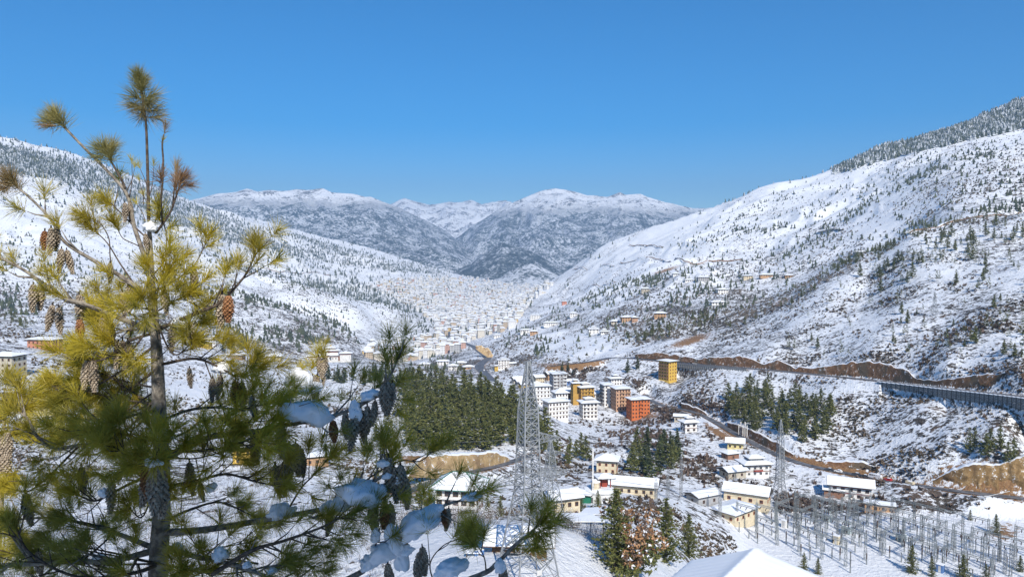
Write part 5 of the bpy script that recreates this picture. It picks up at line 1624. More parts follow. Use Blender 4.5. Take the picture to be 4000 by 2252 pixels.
def lattice(t, prof, panels, r_leg, r_br, mat, sub=False):
    """four legs and four braced faces; prof = [(z, half width)]"""
    zs = [p_[0] for p_ in prof]; ws = [p_[1] for p_ in prof]
    hw = lambda z: float(np.interp(z, zs, ws))
    for k in range(4):
        mb = MB()
        for (z0, w0), (z1, w1) in zip(prof[:-1], prof[1:]):
            a, b = corner(k, w0), corner(k, w1)
            mb.bar((a[0], a[1], z0), (b[0], b[1], z1), r_leg)
        mb.build('leg', mat, t)
    for k in range(4):
        mb = MB()
        for i in range(len(panels) - 1):
            z0, z1 = panels[i], panels[i + 1]
            a0, b0 = corner(k, hw(z0)), corner((k + 1) % 4, hw(z0))
            a1, b1 = corner(k, hw(z1)), corner((k + 1) % 4, hw(z1))
            A0, B0, A1, B1 = (*a0, z0), (*b0, z0), (*a1, z1), (*b1, z1)
            mb.bar(A0, B1, r_br); mb.bar(B0, A1, r_br); mb.bar(A1, B1, r_br)
            if sub and hw(z0) > 1.2:
                m0 = tuple((Vector(A0) + Vector(B1)) / 2)
                q1 = tuple(Vector(A0).lerp(Vector(A1), 0.5)); q2 = tuple(Vector(B0).lerp(Vector(B1), 0.5))
                mb.bar(q1, tuple(Vector(A0).lerp(Vector(B1), 0.25)), r_br * 0.7); mb.bar(q2, tuple(Vector(B0).lerp(Vector(A1), 0.25)), r_br * 0.7)
                mb.bar(q1, m0, r_br * 0.7); mb.bar(q2, m0, r_br * 0.7)
        mb.build('bracing', mat, t)
    return hw


def cross_arm(t, z, hw, L, sgn, rise, r, mat, name='cross_arm', n=4, snow=False):
    """tapering arm along local x"""
    w = hw(z)
    tip = Vector((sgn * (w + L), 0, z + 0.15))
    mb = MB()
    base = [Vector((sgn * w, -w, z)), Vector((sgn * w, w, z)), Vector((sgn * hw(z + rise), -hw(z + rise), z + rise)), Vector((sgn * hw(z + rise), hw(z + rise), z + rise))]
    for b in base: mb.bar(b, tip, r)
    for i in range(1, n + 1):
        f = i / (n + 1)
        q = [b.lerp(tip, f) for b in base]
        mb.bar(q[0], q[1], r * 0.7); mb.bar(q[2], q[3], r * 0.7); mb.bar(q[0], q[2], r * 0.7); mb.bar(q[1], q[3], r * 0.7)
        g = [b.lerp(tip, (i - 1) / (n + 1)) for b in base]
        mb.bar(g[0], q[1], r * 0.6); mb.bar(g[0], q[2], r * 0.6); mb.bar(g[1], q[3], r * 0.6)
    mb.build(name, mat, t)
    return tip


def string_ins(t, p, q, mat='insulator', n=9, r=0.16):
    p, q = Vector(p), Vector(q)
    mb = MB()
    mb.bar(p, q, 0.03)
    d = (q - p)
    for i in range(n):
        a = p + d * (0.12 + 0.76 * i / (n - 1)); mb.bar(a, a + d.normalized() * 0.09, r, n=8)
    mb.build('insulator', M[mat], t)


def tension_tower(px, py, Y, H, rz, label, s=1.0, sub=True):
    p = hit(px, py, Y)
    t = thing('transmission_tower', label, 'pylon', p, math.radians(rz))
    prof = [(-1.0, 4.1 * s), (15 * s, 1.7 * s), (18.5 * s, 1.5 * s), (H * 0.785, 1.2 * s), (H, 0.18 * s)]
    pn = [-1.0, 4.5 * s, 9 * s, 12.5 * s, 15 * s, 16.8 * s, 18.5 * s, 20.2 * s, 22 * s, 23.9 * s]
    z = 23.9 * s
    while z < H * 0.785 - 1.2:
        z += 1.9 * s; pn.append(min(z, H * 0.785))
    z0 = pn[-1]
    for f in (0.25, 0.48, 0.68, 0.85, 0.97): pn.append(z0 + (H - z0) * f)
    hw = lattice(t, prof, pn, 0.15 * s, 0.078 * s, M['steel'], sub)
    tips = []
    tips.append(cross_arm(t, 16.8 * s, hw, 6.2 * s, 1, 1.9 * s, 0.085 * s, M['steel']))
    tips.append(cross_arm(t, 16.8 * s, hw, 6.2 * s, -1, 1.9 * s, 0.085 * s, M['steel']))
    tips.append(cross_arm(t, 23.3 * s, hw, 5.0 * s, 1, 1.7 * s, 0.085 * s, M['steel']))
    for tp in tips:
        string_ins(t, tp, tp + Vector((0.6, -2.0, -0.5)) * s); string_ins(t, tp, tp + Vector((0.6, 2.0, -0.5)) * s)
    mb = MB(); mb.box((0, -hw(2.2) * 0.0 - 3.9 * s, 2.6), (1.0, 0.08, 0.9)); mb.build('sign_plate', M['frame_white'], t)
    M4 = Matrix.Translation(p) @ Matrix.Rotation(math.radians(rz), 4, 'Z')
    return [M4 @ tp for tp in tips] + [M4 @ Vector((0, 0, H))]


tipsA = tension_tower(2062, 2262, 152, 37.0, 28, 'tallest grey lattice pylon standing before the pine wood')
tipsB = tension_tower(2150, 2030, 215, 25.0, 28, 'smaller lattice pylon right behind the tallest pylon', 0.86)
tipsC = tension_tower(3045, 2000, 340, 44.0, 12, 'slender lattice pylon rising over the cream hall', 0.95)


def small_pylon(px, py, Y, H, label):
    p = hit(px, py, Y)
    t = thing('transmission_tower', label, 'pylon', p, 0.5)
    hw = lattice(t, [(-1, 2.6), (H * 0.55, 0.9), (H, 0.15)], [-1, H * .2, H * .38, H * .55, H * .68, H * .8, H * .9, H], 0.10, 0.06, M['steel'])
    for z in (H * 0.62, H * 0.76, H * 0.88):
        for s in (-1, 1): cross_arm(t, z, hw, 2.6, s, 0.8, 0.06, M['steel'], n=2)
    return p + Vector((0, 0, H))
small_pylon(3650, 1232, 600, 19, 'small pylon on the scrubby slope above the highway')
small_pylon(3668, 690, 1700, 26, 'tiny pylon high on the snowy right ridge')
small_pylon(2272, 1200, 1350, 22, 'tiny pylon beside the hillside wood')


def wire(name, p, q, sag, r, label, mat='wire', n=14):
    p, q = Vector(p), Vector(q)
    mb = MB()
    mb.tube([p.lerp(q, i / n) - Vector((0, 0, sag * 4 * (i / n) * (1 - i / n))) for i in range(n + 1)], r, 4, cap=False)
    o = mb.build(name, M[mat])
    return tag(o, label, 'cable', 'overhead power cables')


nm = ['lower right', 'lower left', 'upper', 'top earth']
for i in range(4):
    wire('power_cable', tipsA[i], tipsC[i], 4.0, 0.030, 'overhead cable from the %s arm of the tallest pylon to the slender pylon' % nm[i])
    wire('power_cable', tipsA[i], at(-500, 1500 + 40 * i, 300), 7.0, 0.030, 'overhead cable running left from the %s arm of the tallest pylon' % nm[i])
    wire('power_cable', tipsB[i], tipsC[i] + Vector((4, 0, -6)), 4.0, 0.028, 'overhead cable from the %s arm of the smaller pylon to the yard' % nm[i])

# works yard: rows of gantries, posts, tanks
YA, YB = Vector((at(3010, 2000, 345).x, 345, -118)), Vector((at(4020, 2230, 268).x, 268, -118))
ydir = (YB - YA); ydir.z = 0; YL = ydir.length; ydir.normalize()
ynor = Vector((-ydir.y, ydir.x, 0))
if ynor.y < 0: ynor = -ynor
yang = math.atan2(ydir.y, ydir.x)
def yard(u, v):
    q = YA + ydir * u + ynor * v
    q.z = float(ground(np.array(q.x), np.array(q.y)))
    return q


_GM = {}
def gantry_parts(span, H):
    """two lattice columns with spikes, a lattice beam and hanging insulators, all shared meshes"""
    k = (span, H)
    if k in _GM: return _GM[k]
    def col(hw=0.45):
        mb = MB()
        for c_ in range(4):
            a, b = corner(c_, hw), corner(c_, hw * 0.7)
            mb.bar((*a, -1.0), (*b, H), 0.075)
        n = 8
        for i in range(n):
            z0, z1 = H * i / n, H * (i + 1) / n
            w0, w1 = hw * (1 - 0.3 * i / n), hw * (1 - 0.3 * (i + 1) / n)
            for c_ in range(4):
                a, b = (corner(c_, w0), corner((c_ + 1) % 4, w1)) if i % 2 else (corner((c_ + 1) % 4, w0), corner(c_, w1))
                mb.bar((*a, z0), (*b, z1), 0.045)
        mb.bar((0, 0, H), (0, 0, H + 3.2), 0.07, r2=0.02)
        return mb.mesh('column', M['steel_dark'])
    mb = MB()
    for y in (-0.3, 0.3):
        for z in (-0.35, 0.35): mb.bar((0, y, z), (span, y, z), 0.07)
    n = 10
    for i in range(n):
        x0, x1 = span * i / n, span * (i + 1) / n
        for y in (-0.3, 0.3): mb.bar((x0, y, -0.35 if i % 2 else 0.35), (x1, y, 0.35 if i % 2 else -0.35), 0.032)
        for z in (-0.35, 0.35): mb.bar((x0, -0.3, z), (x1, 0.3, z), 0.03)
    beam = mb.mesh('beam', M['steel_dark'])
    mb = MB(); mb.bar((0, 0, 0), (0.25, -1.5, -0.9), 0.03)
    for i in range(8):
        f = 0.15 + 0.1 * i; a = Vector((0.25 * f, -1.5 * f, -0.9 * f)); mb.bar(a, a + Vector((0.012, -0.07, -0.04)), 0.17, n=7)
    ins = mb.mesh('insulator', M['insulator'])
    _GM[k] = (col(), beam, ins)
    return _GM[k]


ROWN = ['foremost', 'second', 'third', 'fourth', 'fifth', 'back']
def gantry(u, v, span, H, label, turn=0.0, last=True):
    p = yard(u, v)
    c_, b_, i_ = gantry_parts(span, H)
    t = thing('gantry', label, 'gantry', p, yang + turn, 'steel gantries of the works yard')
    link('column', c_, t)
    if last: link('column', c_, t, loc=(span, 0, 0))
    link('beam', b_, t, loc=(0, 0, H - 0.9))
    for f in (0.22, 0.5, 0.78): link('insulator', i_, t, loc=(span * f, 0, H - 1.3))


spans = 9.5
for r, (v, H) in enumerate([(-30, 10.5), (-18, 11.0), (-6, 9.5), (7, 12.5), (19, 11.5), (31, 12.5)]):
    n = int((YL - 4) / spans) if r > 1 else 5
    for i in range(n):
        if (i * 7 + r * 3) % 5 == 4 and r != 3: continue
        gantry(2 + i * spans + r * 2.0, v, spans, H, 'grey lattice gantry bay, number %s from the left in the %s row of the yard' % (['one', 'two', 'three', 'four', 'five', 'six', 'seven', 'eight', 'nine', 'ten', 'eleven', 'twelve', 'thirteen', 'fourteen', 'fifteen'][i % 15], ROWN[r]), 0.0, True)


for i in range(7):
    for j, v in enumerate((-6, 7, 19)):
        gantry(6 + i * 11.5 + j * 3, v + 0.6, 11.0, [9.0, 11.0, 10.5][j], 'cross gantry %s from the left between the %s rows of the yard' % (['first', 'second', 'third', 'fourth', 'fifth', 'sixth', 'seventh'][i], ['front', 'middle', 'rear'][j]), math.pi / 2, False)


def mast(px, py, Y, H, label):
    p = hit(px, py, Y)
    t = thing('lattice_mast', label, 'mast', p, 0.6)
    lattice(t, [(-1, 0.55), (H * 0.85, 0.4), (H, 0.05)], list(np.linspace(-1, H * 0.85, 10)) + [H], 0.06, 0.035, M['steel'])
mast(2660, 1935, 345, 19, 'tall lattice mast left of the grey shed')
mast(2608, 1945, 335, 12, 'square lattice mast near the gully clump')
mast(2562, 1968, 320, 10, 'short lattice mast behind the brown leaved tree')
mast(2812, 2020, 322, 15, 'lattice mast before the control building')
for i, (x, y) in enumerate([(3880, 2230), (3925, 2238), (3965, 2215), (3905, 2190)]):
    mast(x, y, 272, 9.5, 'slim lattice post at the right end of the yard, %s of four' % ['first', 'second', 'third', 'fourth'][i])


# equipment posts (shared meshes)
mb = MB(); mb.box((0, 0, 0.9), (0.35, 0.35, 2.4)); EQ_BASE = mb.mesh('stand', M['steel_dark'])
mb = MB(); mb.lathe([(0.12, 0)] + [(0.24 if i % 2 else 0.14, 0.1 + i * 0.13) for i in range(16)] + [(0.16, 2.3), (0.16, 2.5)], 8); EQ_INS = mb.mesh('insulator', M['insulator'])
mb = MB(); mb.lathe([(0.12, 0)] + [(0.22 if i % 2 else 0.13, 0.1 + i * 0.13) for i in range(14)] + [(0.15, 2.0), (0.28, 2.1), (0.28, 2.5), (0.1, 2.6)], 8); EQ_INS2 = mb.mesh('insulator', M['insulator_grey'])
mb = MB(); mb.bar((-1.5, 0, 0), (1.5, 0, 0), 0.06, n=6); EQ_BAR = mb.mesh('contact_arm', M['steel'])
rnd = random.Random(9)
cnt = 0
for r, v in enumerate([-34, -26, -22, -13, -9, -2.5, 1.5, 4, 11, 15, 23, 27]):
    for i in range(22):
        u = 6 + i * (YL - 14) / 22 + rnd.uniform(-0.8, 0.8)
        if (i // 3 + r) % 2 or rnd.random() < 0.12 or (v < -10 and u > 55): continue
        p = yard(u, v + rnd.uniform(-0.5, 0.5))
        dark = rnd.random() < 0.55
        t = thing('equipment_post', '%s insulator post in the %s row of the works yard' % ('brown' if dark else 'grey', ['first', 'second', 'third', 'fourth', 'fifth', 'sixth', 'seventh', 'eighth', 'ninth', 'tenth', 'eleventh', 'rearmost'][r]), 'insulator post', p, yang + rnd.choice([0, math.pi / 2]), '%s insulator posts of the works yard' % ('brown' if dark else 'grey'))
        s = rnd.uniform(0.6, 1.35)
        link('stand', EQ_BASE, t); link('insulator', EQ_INS if dark else EQ_INS2, t, loc=(0, 0, 2.1), scale=s)
        if rnd.random() < 0.35: link('contact_arm', EQ_BAR, t, loc=(0, 0, 2.1 + 2.5 * s))
        cnt += 1


def transformer(u, v, label):
    p = yard(u, v)
    t = thing('transformer', label, 'transformer', p, yang)
    mb = MB(); mb.box((0, 0, 1.7), (3.6, 2.2, 3.0)); mb.build('tank', M['tank'], t)
    for s in (-1, 1):
        for k in range(5):
            mb = MB(); mb.box((0, 0, 0), (0.14, 0.7, 2.2)); mb.build('radiator', M['tank'], t, loc=(-1.3 + k * 0.65, s * 1.5, 1.7))
    mb = MB(); mb.bar((-1.6, 0, 4.4), (1.6, 0, 4.4), 0.45, n=10); mb.build('oil_tank', M['tank'], t)
    for k in range(3): link('bushing', EQ_INS, t, loc=(-1.0 + k, -0.5, 3.2), scale=0.8)
    mb = MB(); mb.box((0, 0, 3.27), (3.5, 2.1, 0.14)); mb.build('snow_layer', M['roof_snow'], t)
transformer(20, 13, 'grey green transformer at the left of the works yard')
transformer(33, 5, 'grey green transformer in the middle of the works yard')
transformer(52, 13, 'grey green transformer at the right of the works yard')


def kiosk(u, v, w, d, h, wl, label):
    p = yard(u, v)
    t = thing('kiosk', label, 'kiosk', p, yang)
    mb = MB(); mb.box((0, 0, h / 2 - 0.3), (w, d, h + 0.6)); mb.build('body', W[wl], t)
    mb = MB(); mb.box((0, -d / 2 - 0.03, h * 0.45), (w * 0.4, 0.06, h * 0.8)); mb.build('door', M['frame_white'], t)
    mb = MB(); mb.box((0, 0, h + 0.12), (w + 0.3, d + 0.3, 0.24)); mb.build('snow_layer', M['roof_snow'], t)
kiosk(12, -9, 2.0, 1.6, 3.2, 'white', 'white cabinet at the front left of the works yard')
kiosk(36, -10, 2.2, 1.8, 3.4, 'cream', 'cream cabinet at the front of the works yard')
kiosk(75, -8, 2.2, 1.8, 3.0, 'blue', 'blue cabinet at the right of the works yard')
for i in range(3):
    for j, v in enumerate((7, 19, 31)):
        a, b = yard(4, v) + Vector((0, 0, 9 + i * 0.6)), yard(YL - 6, v) + Vector((0, 0, 9 + i * 0.6))
        wire('bus_wire', a + ynor * (i - 1) * 1.6, b + ynor * (i - 1) * 1.6, 0.8, 0.035, '%s bus wire strung along the %s gantry row' % (['front', 'middle', 'rear'][i], ['second', 'third', 'back'][j]), n=24)


# vehicles
M['car_paint_white'] = mat_var('white_car_paint', (0.70, 0.70, 0.70), (0.78, 0.78, 0.78), 2.0, 0.3, spec=0.5)
M['car_paint_red'] = mat_var('red_car_paint', (0.42, 0.02, 0.025), (0.50, 0.03, 0.03), 2.0, 0.3, spec=0.5)
M['car_paint_dark'] = mat_var('dark_car_paint', (0.03, 0.035, 0.045), (0.06, 0.065, 0.08), 2.0, 0.3, spec=0.5)
M['car_paint_blue'] = mat_var('blue_car_paint', (0.06, 0.10, 0.26), (0.09, 0.14, 0.32), 2.0, 0.3, spec=0.5)
M['rubber'] = mat_var('rubber', (0.015, 0.015, 0.015), (0.03, 0.03, 0.03), 4.0, 0.8)
mb = MB(); mb.lathe([(0.20, -0.11), (0.33, -0.11), (0.34, -0.06), (0.34, 0.06), (0.33, 0.11), (0.20, 0.11)], 12); TYRE = mb.mesh('tyre', M['rubber'])
mb = MB(); mb.lathe([(0.05, -0.115), (0.2, -0.115), (0.2, 0.115), (0.05, 0.115)], 10); RIM = mb.mesh('rim', M['steel'])


def profile_body(pts, w, inset, mat, name, t):
    """side outline pulled to width w with the upper part drawn in"""
    mb = MB(); n = len(pts); vs = []
    for s in (-1, 1):
        for x, z in pts: vs.append((x, s * (w / 2 - (inset if z > 0.95 else 0)), z))
    fs = [tuple(range(n)), tuple(range(2 * n - 1, n - 1, -1))]
    for i in range(n): fs.append((i, i + n, (i + 1) % n + n, (i + 1) % n))
    mb.add(vs, fs); return mb.build(name, mat, t)


def vehicle(key, px, label, kind, paint_, off=0.0, cat=None):
    c, w = ROADLINES[key]
    xs = np.array([q.x / q.y * FPX + 2000 for q in c])
    if key == 'valley_road':
        j = min(len(c) - 2, max(1, int(px)))
        p = c[j].copy()
    else:
        j = int(np.argmin(np.abs(xs - px))); j = min(max(j, 1), len(c) - 2)
        o = np.argsort(xs)
        p = Vector((np.interp(px, xs[o], np.array([q.x for q in c])[o]), np.interp(px, xs[o], np.array([q.y for q in c])[o]), np.interp(px, xs[o], np.array([q.z for q in c])[o])))
    d = c[j + 1] - c[j - 1]; ang = math.atan2(d.y, d.x)
    s = Vector((-math.sin(ang), math.cos(ang), 0))
    p = p + s * off + Vector((0, 0, 0.14))
    t = thing(kind, label, cat or kind, p, ang)
    if kind == 'car':
        L, wd = 4.1, 1.7
        profile_body([(-2.05, 0.3), (2.05, 0.3), (2.05, 0.75), (1.9, 0.9), (0.95, 0.98), (0.3, 1.45), (-1.3, 1.48), (-1.95, 1.0), (-2.05, 0.9)], wd, 0.16, M[paint_], 'body', t)
        for sy in (-1, 1):
            mb = MB(); yy = sy * (wd / 2 - 0.14)
            mb.add([(-1.7, yy, 1.0), (0.8, yy, 1.0), (0.25, yy, 1.38), (-1.25, yy, 1.4)], [(0, 1, 2, 3)]); mb.build('side_window', M['glass_dark'], t)
        mb = MB(); mb.add([(0.98, -0.62, 1.0), (0.98, 0.62, 1.0), (0.36, 0.58, 1.43), (0.36, -0.58, 1.43)], [(0, 1, 2, 3)]); mb.build('windscreen', M['glass_dark'], t)
        wx = (-1.25, 1.3); hl = (2.06, 0.6, 0.68)
    elif kind == 'bus':
        L, wd = 7.0, 2.1
        profile_body([(-3.5, 0.4), (3.4, 0.4), (3.5, 0.9), (3.3, 1.5), (2.9, 2.55), (-3.3, 2.6), (-3.5, 2.3)], wd, 0.10, M[paint_], 'body', t)
        for sy in (-1, 1):
            for k in range(5):
                mb = MB(); yy = sy * (wd / 2 - 0.08); x0 = -3.1 + k * 1.2
                mb.add([(x0, yy, 1.45), (x0 + 1.05, yy, 1.45), (x0 + 1.0, yy, 2.2), (x0, yy, 2.2)], [(0, 1, 2, 3)]); mb.build('side_window', M['glass_dark'], t)
        mb = MB(); mb.add([(3.36, -0.85, 1.45), (3.36, 0.85, 1.45), (3.0, 0.85, 2.35), (3.0, -0.85, 2.35)], [(0, 1, 2, 3)]); mb.build('windscreen', M['glass_dark'], t)
        wx = (-2.2, 2.2); hl = (3.51, 0.75, 0.8)
    else:
        L, wd = 6.0, 2.1
        profile_body([(1.2, 0.5), (3.0, 0.5), (3.0, 1.3), (2.6, 2.2), (1.2, 2.2)], wd, 0.08, M[paint_], 'cab', t)
        mb = MB(); mb.box((-1.0, 0, 1.25), (4.0, 2.1, 1.1)); mb.build('cargo_bed', W['cream'], t)
        mb = MB(); mb.box((0, 0, 0.6), (5.6, 0.8, 0.2)); mb.build('chassis', M['rubber'], t)
        mb = MB(); mb.add([(2.97, -0.85, 1.35), (2.97, 0.85, 1.35), (2.66, 0.85, 2.1), (2.66, -0.85, 2.1)], [(0, 1, 2, 3)]); mb.build('windscreen', M['glass_dark'], t)
        wx = (-1.8, 2.1); hl = (3.01, 0.8, 0.85)
    for sy in (-1, 1):
        for x in wx:
            e = link('wheel', TYRE, t, loc=(x, sy * (wd / 2 - 0.12), 0.34), rot=(math.pi / 2, 0, 0)); link('rim', RIM, e)
        mb = MB(); mb.box((0, 0, 0), (0.06, 0.32, 0.18)); mb.build('headlight', M['frame_white'], t, loc=(hl[0], sy * hl[1], hl[2]))
    mb = MB(); mb.box((0, 0, 0), (L * 0.34, wd * 0.7, 0.1)); zt = {'car': 1.52, 'bus': 2.64, 'truck': 1.85}[kind]
    mb.build('snow_layer', M['roof_snow'], t, loc=(-0.5 if kind != 'truck' else -1.0, 0, zt))
    return t


vehicle('lower_road', 3255, 'dark car parked at the left end of the roadside row', 'car', 'car_paint_dark', 1.2)
vehicle('lower_road', 3292, 'white car parked left of the white bus', 'car', 'car_paint_white', 1.2)
vehicle('lower_road', 3362, 'brown dusted dark car just left of the white bus', 'car', 'car_paint_dark', 0.8)
vehicle('lower_road', 3398, 'dark car tucked in right before the white bus', 'car', 'car_paint_dark', 1.4)
vehicle('lower_road', 3438, 'white minibus parked on the lower road', 'bus', 'car_paint_white', 0.8)
vehicle('lower_road', 3486, 'red car parked in front of the white bus', 'car', 'car_paint_red', 0.2)
vehicle('lower_road', 3570, 'cream loaded truck parked at the right end of the row', 'truck', 'car_paint_dark', 0.8)
vehicle('valley_road', 19, 'blue car driving on the wide valley road bend', 'car', 'car_paint_blue', 3.0)
vehicle('valley_road', 23, 'white car on the wide valley road near its bend', 'car', 'car_paint_white', -3.0)
vehicle('valley_road', 32, 'dark car further down the wide valley road', 'car', 'car_paint_dark', 2.0)


# prayer flags, poles, barrier
M['flag'] = mat_var('white_flag_cloth', (0.62, 0.61, 0.58), (0.75, 0.74, 0.71), 1.0, 0.9)
def flag_pole(px, py, Y, H, label, group=None):
    p = hit(px, py, Y)
    t = thing('prayer_flag', label, 'flag', p, random.uniform(-0.4, 0.4), group)
    mb = MB(); mb.bar((0, 0, -0.5), (0, 0, H), 0.07, r2=0.035, n=6); mb.build('pole', M['timber'], t)
    n = 16
    V = []; F = []
    for i in range(n + 1):
        z = H * (0.12 + 0.86 * i / n)
        for j, x in enumerate((0.06, 0.33, 0.6)):
            V.append((x, 0.10 * math.sin(i * 0.9 + j), z))
    for i in range(n):
        for j in range(2): F.append((i * 3 + j, i * 3 + j + 1, i * 3 + j + 4, i * 3 + j + 3))
    link('cloth', mesh_np('cloth', np.array(V), np.array(F), M['flag']), t)
flag_pole(2312, 1962, 298, 19.5, 'tall white prayer flag pole beside the round chapel')
for i, (x, y, h) in enumerate([(2884, 1702, 8), (2892, 1704, 10), (2900, 1708, 9), (2908, 1710, 11), (2916, 1712, 9)]):
    flag_pole(x, y, 497, h, 'white prayer flag of the cluster beside the lower road, %s from the left' % ['first', 'second', 'third', 'fourth', 'fifth'][i], 'prayer flags beside the lower road')
p = hit(3850, 1950, 350)
t = thing('road_barrier', 'white barrier pole slanting across the lower road cutting', 'barrier', p + Vector((0, 0, 0)), 0)
mb = MB(); mb.bar((0, 0, -0.5), (0, 0, 1.5), 0.12); mb.build('stand', M['concrete'], t)
mb = MB(); mb.bar((-1.0, 0, 1.2), (11.0, 0, 4.0), 0.12, n=6); mb.build('pole', M['frame_white'], t)

# ------------------------------------------------------------------ near trees at the bottom right
def leaf_crown(seed, mats, w, h, n, size, snow=0.05):
    """broad loose crown: leaf clumps on an uneven volume, in grey brown and green"""
    rnd = np.random.default_rng(seed)
    c = []
    lobes = [(rnd.normal(0, 0.28) * w, rnd.normal(0, 0.28) * w, rnd.uniform(0.35, 0.95) * h, rnd.uniform(0.14, 0.26) * w) for _ in range(15)]
    for i in range(n):
        l = lobes[rnd.integers(len(lobes))]
        d = rnd.normal(0, 1, 3); d /= np.linalg.norm(d)
        r = l[3] * rnd.uniform(0.45, 1.0) ** 0.5
        c.append((l[0] + d[0] * r, l[1] + d[1] * r, l[2] + d[2] * r * 0.8))
    c = np.array(c)
    tri = 4
    d = rnd.normal(0, 1, (n, tri, 3)); d /= np.linalg.norm(d, axis=2, keepdims=True)
    s = np.cross(d, rnd.normal(0, 1, (n, tri, 3))); s /= np.linalg.norm(s, axis=2, keepdims=True)
    L = size * rnd.uniform(0.5, 1.2, (n, tri, 1))
    V = np.stack([c[:, None] + s * L * 0.35, c[:, None] - s * L * 0.35, c[:, None] + d * L], 2).reshape(-1, 3)
    F = np.arange(len(V)).reshape(-1, 3)
    mi = rnd.choice(len(mats), n, p=[1 - snow - 0.3, 0.3, snow]) if len(mats) == 3 else np.zeros(n, int)
    return mesh_np('crown', V, F, mats, np.repeat(mi, tri))


def big_tree(px, py, Y, h, label, crown, wide=1.0, name='conifer', cat='conifer tree', r=0.016):
    p = hit(px, py, Y)
    t = thing(name, label, cat, p - Vector((0, 0, 0.3)), random.uniform(0, 6))
    link('trunk', trunk_mesh(h, h * r, int(px), 0.03), t)
    link('crown', crown, t, scale=(h * wide, h * wide, h))
    return t


big_tree(2600, 2190, 150, 16.0, 'green conifer joined to the brown leaved tree on its right', CROWNS_BIG[0], 1.35)
big_tree(2690, 2170, 160, 13.5, 'shorter dark green conifer in the gap right of the brown leaved tree', CROWNS_BIG[1], 1.3)
big_tree(2405, 2235, 136, 17.5, 'green conifer crowded before the left of the brown leaved tree', CROWNS_BIG[2], 1.2)
big_tree(2815, 2155, 165, 9.5, 'bushy green conifer before the control building', CROWNS_BIG[1], 1.45)
big_tree(2880, 2150, 172, 8.5, 'dark bushy conifer just right of the bushy green conifer', CROWNS_BIG[2], 1.35)
big_tree(3140, 2236, 225, 8.0, 'small conifer above the ridge of the nearest snow roof, left one', CROWNS_BIG[0], 1.2)
big_tree(3195, 2240, 225, 6.5, 'small conifer above the ridge of the nearest snow roof, right one', CROWNS_BIG[1], 1.2)
big_tree(3562, 2236, 232, 11.0, 'full green conifer before the middle of the works yard', CROWNS_BIG[1], 1.15)
big_tree(3640, 2250, 228, 8.0, 'thin young conifer right of the full green conifer', CROWNS_BIG[2], 0.9)
big_tree(3762, 2262, 222, 9.5, 'broad conifer before the right part of the works yard', CROWNS_BIG[0], 1.45)
big_tree(3850, 2266, 222, 6.5, 'low conifer right of the broad conifer', CROWNS_BIG[2], 1.3)
big_tree(3985, 2230, 240, 6.5, 'small conifer at the bottom right corner', CROWNS_BIG[1], 1.2)
big_tree(2270, 1996, 262, 6.0, 'small conifer below the green shed', CROWNS_BIG[2], 1.2)
big_tree(2335, 1992, 262, 7.0, 'conifer below the round chapel', CROWNS_BIG[0], 1.15)
big_tree(1640, 2000, 240, 10.0, 'snow dusted conifer left of the green ridged house', CROWNS_BIG[1], 1.25)
big_tree(1905, 2010, 240, 8.0, 'thin conifer between the green ridged house and the tallest pylon', CROWNS_BIG[2], 0.9)
big_tree(1955, 2015, 236, 7.0, 'second thin conifer left of the tallest pylon', CROWNS_BIG[0], 0.9)
big_tree(3890, 2085, 322, 9.0, 'dark conifer on the bank at the right of the yard', CROWNS_BIG[1], 1.2)
big_tree(3790, 2030, 335, 5.0, 'small olive bush tree behind the yard', CROWNS_BIG[2], 1.2)

p = hit(2480, 2262, 138)
t = thing('broadleaf_tree', 'tree with hanging brown dead leaves and pale bare trunks among green conifers', 'tree', p - Vector((0, 0, 0.3)), 0.4)
H = 15.5
for k, (dx, dy, lean) in enumerate([(-0.6, 0, -0.06), (0.7, 0.4, 0.05)]):
    rr = random.Random(k + 3)
    mb = MB()
    main = [Vector((dx + lean * H * f + 0.25 * math.sin(5 * f + k), dy, H * f)) for f in np.linspace(0, 0.92, 9)]
    mb.tube(main, [0.22 * (1 - 0.85 * f) + 0.02 for f in np.linspace(0, 1, 9)], 8)
    tr = mb.build('trunk', M['bark_pale'] if 'bark_pale' in M else M['twig'], t, True)
    for b in range(12):
        f = rr.uniform(0.3, 0.9); q = main[int(f * 8)]
        a = rr.uniform(0, 6.28); L = rr.uniform(1.5, 3.6)
        pts_ = [q, q + Vector((math.cos(a) * L * 0.5, math.sin(a) * L * 0.5, L * 0.22)), q + Vector((math.cos(a) * L, math.sin(a) * L, L * 0.55))]
        mb = MB(); mb.tube(pts_, [0.07, 0.045, 0.015], 5); mb.build('branch', M['twig'], t)
link('crown', leaf_crown(5, [M['brown_leaf'], M['twig_red'], M['tree_snow']], 11.0, 15.5, 1900, 0.60, 0.12), t)
link('green_crown', leaf_crown(6, [M['pine_b'], M['pine_a'], M['tree_snow']], 12.5, 9.0, 1500, 0.62, 0.06), t)
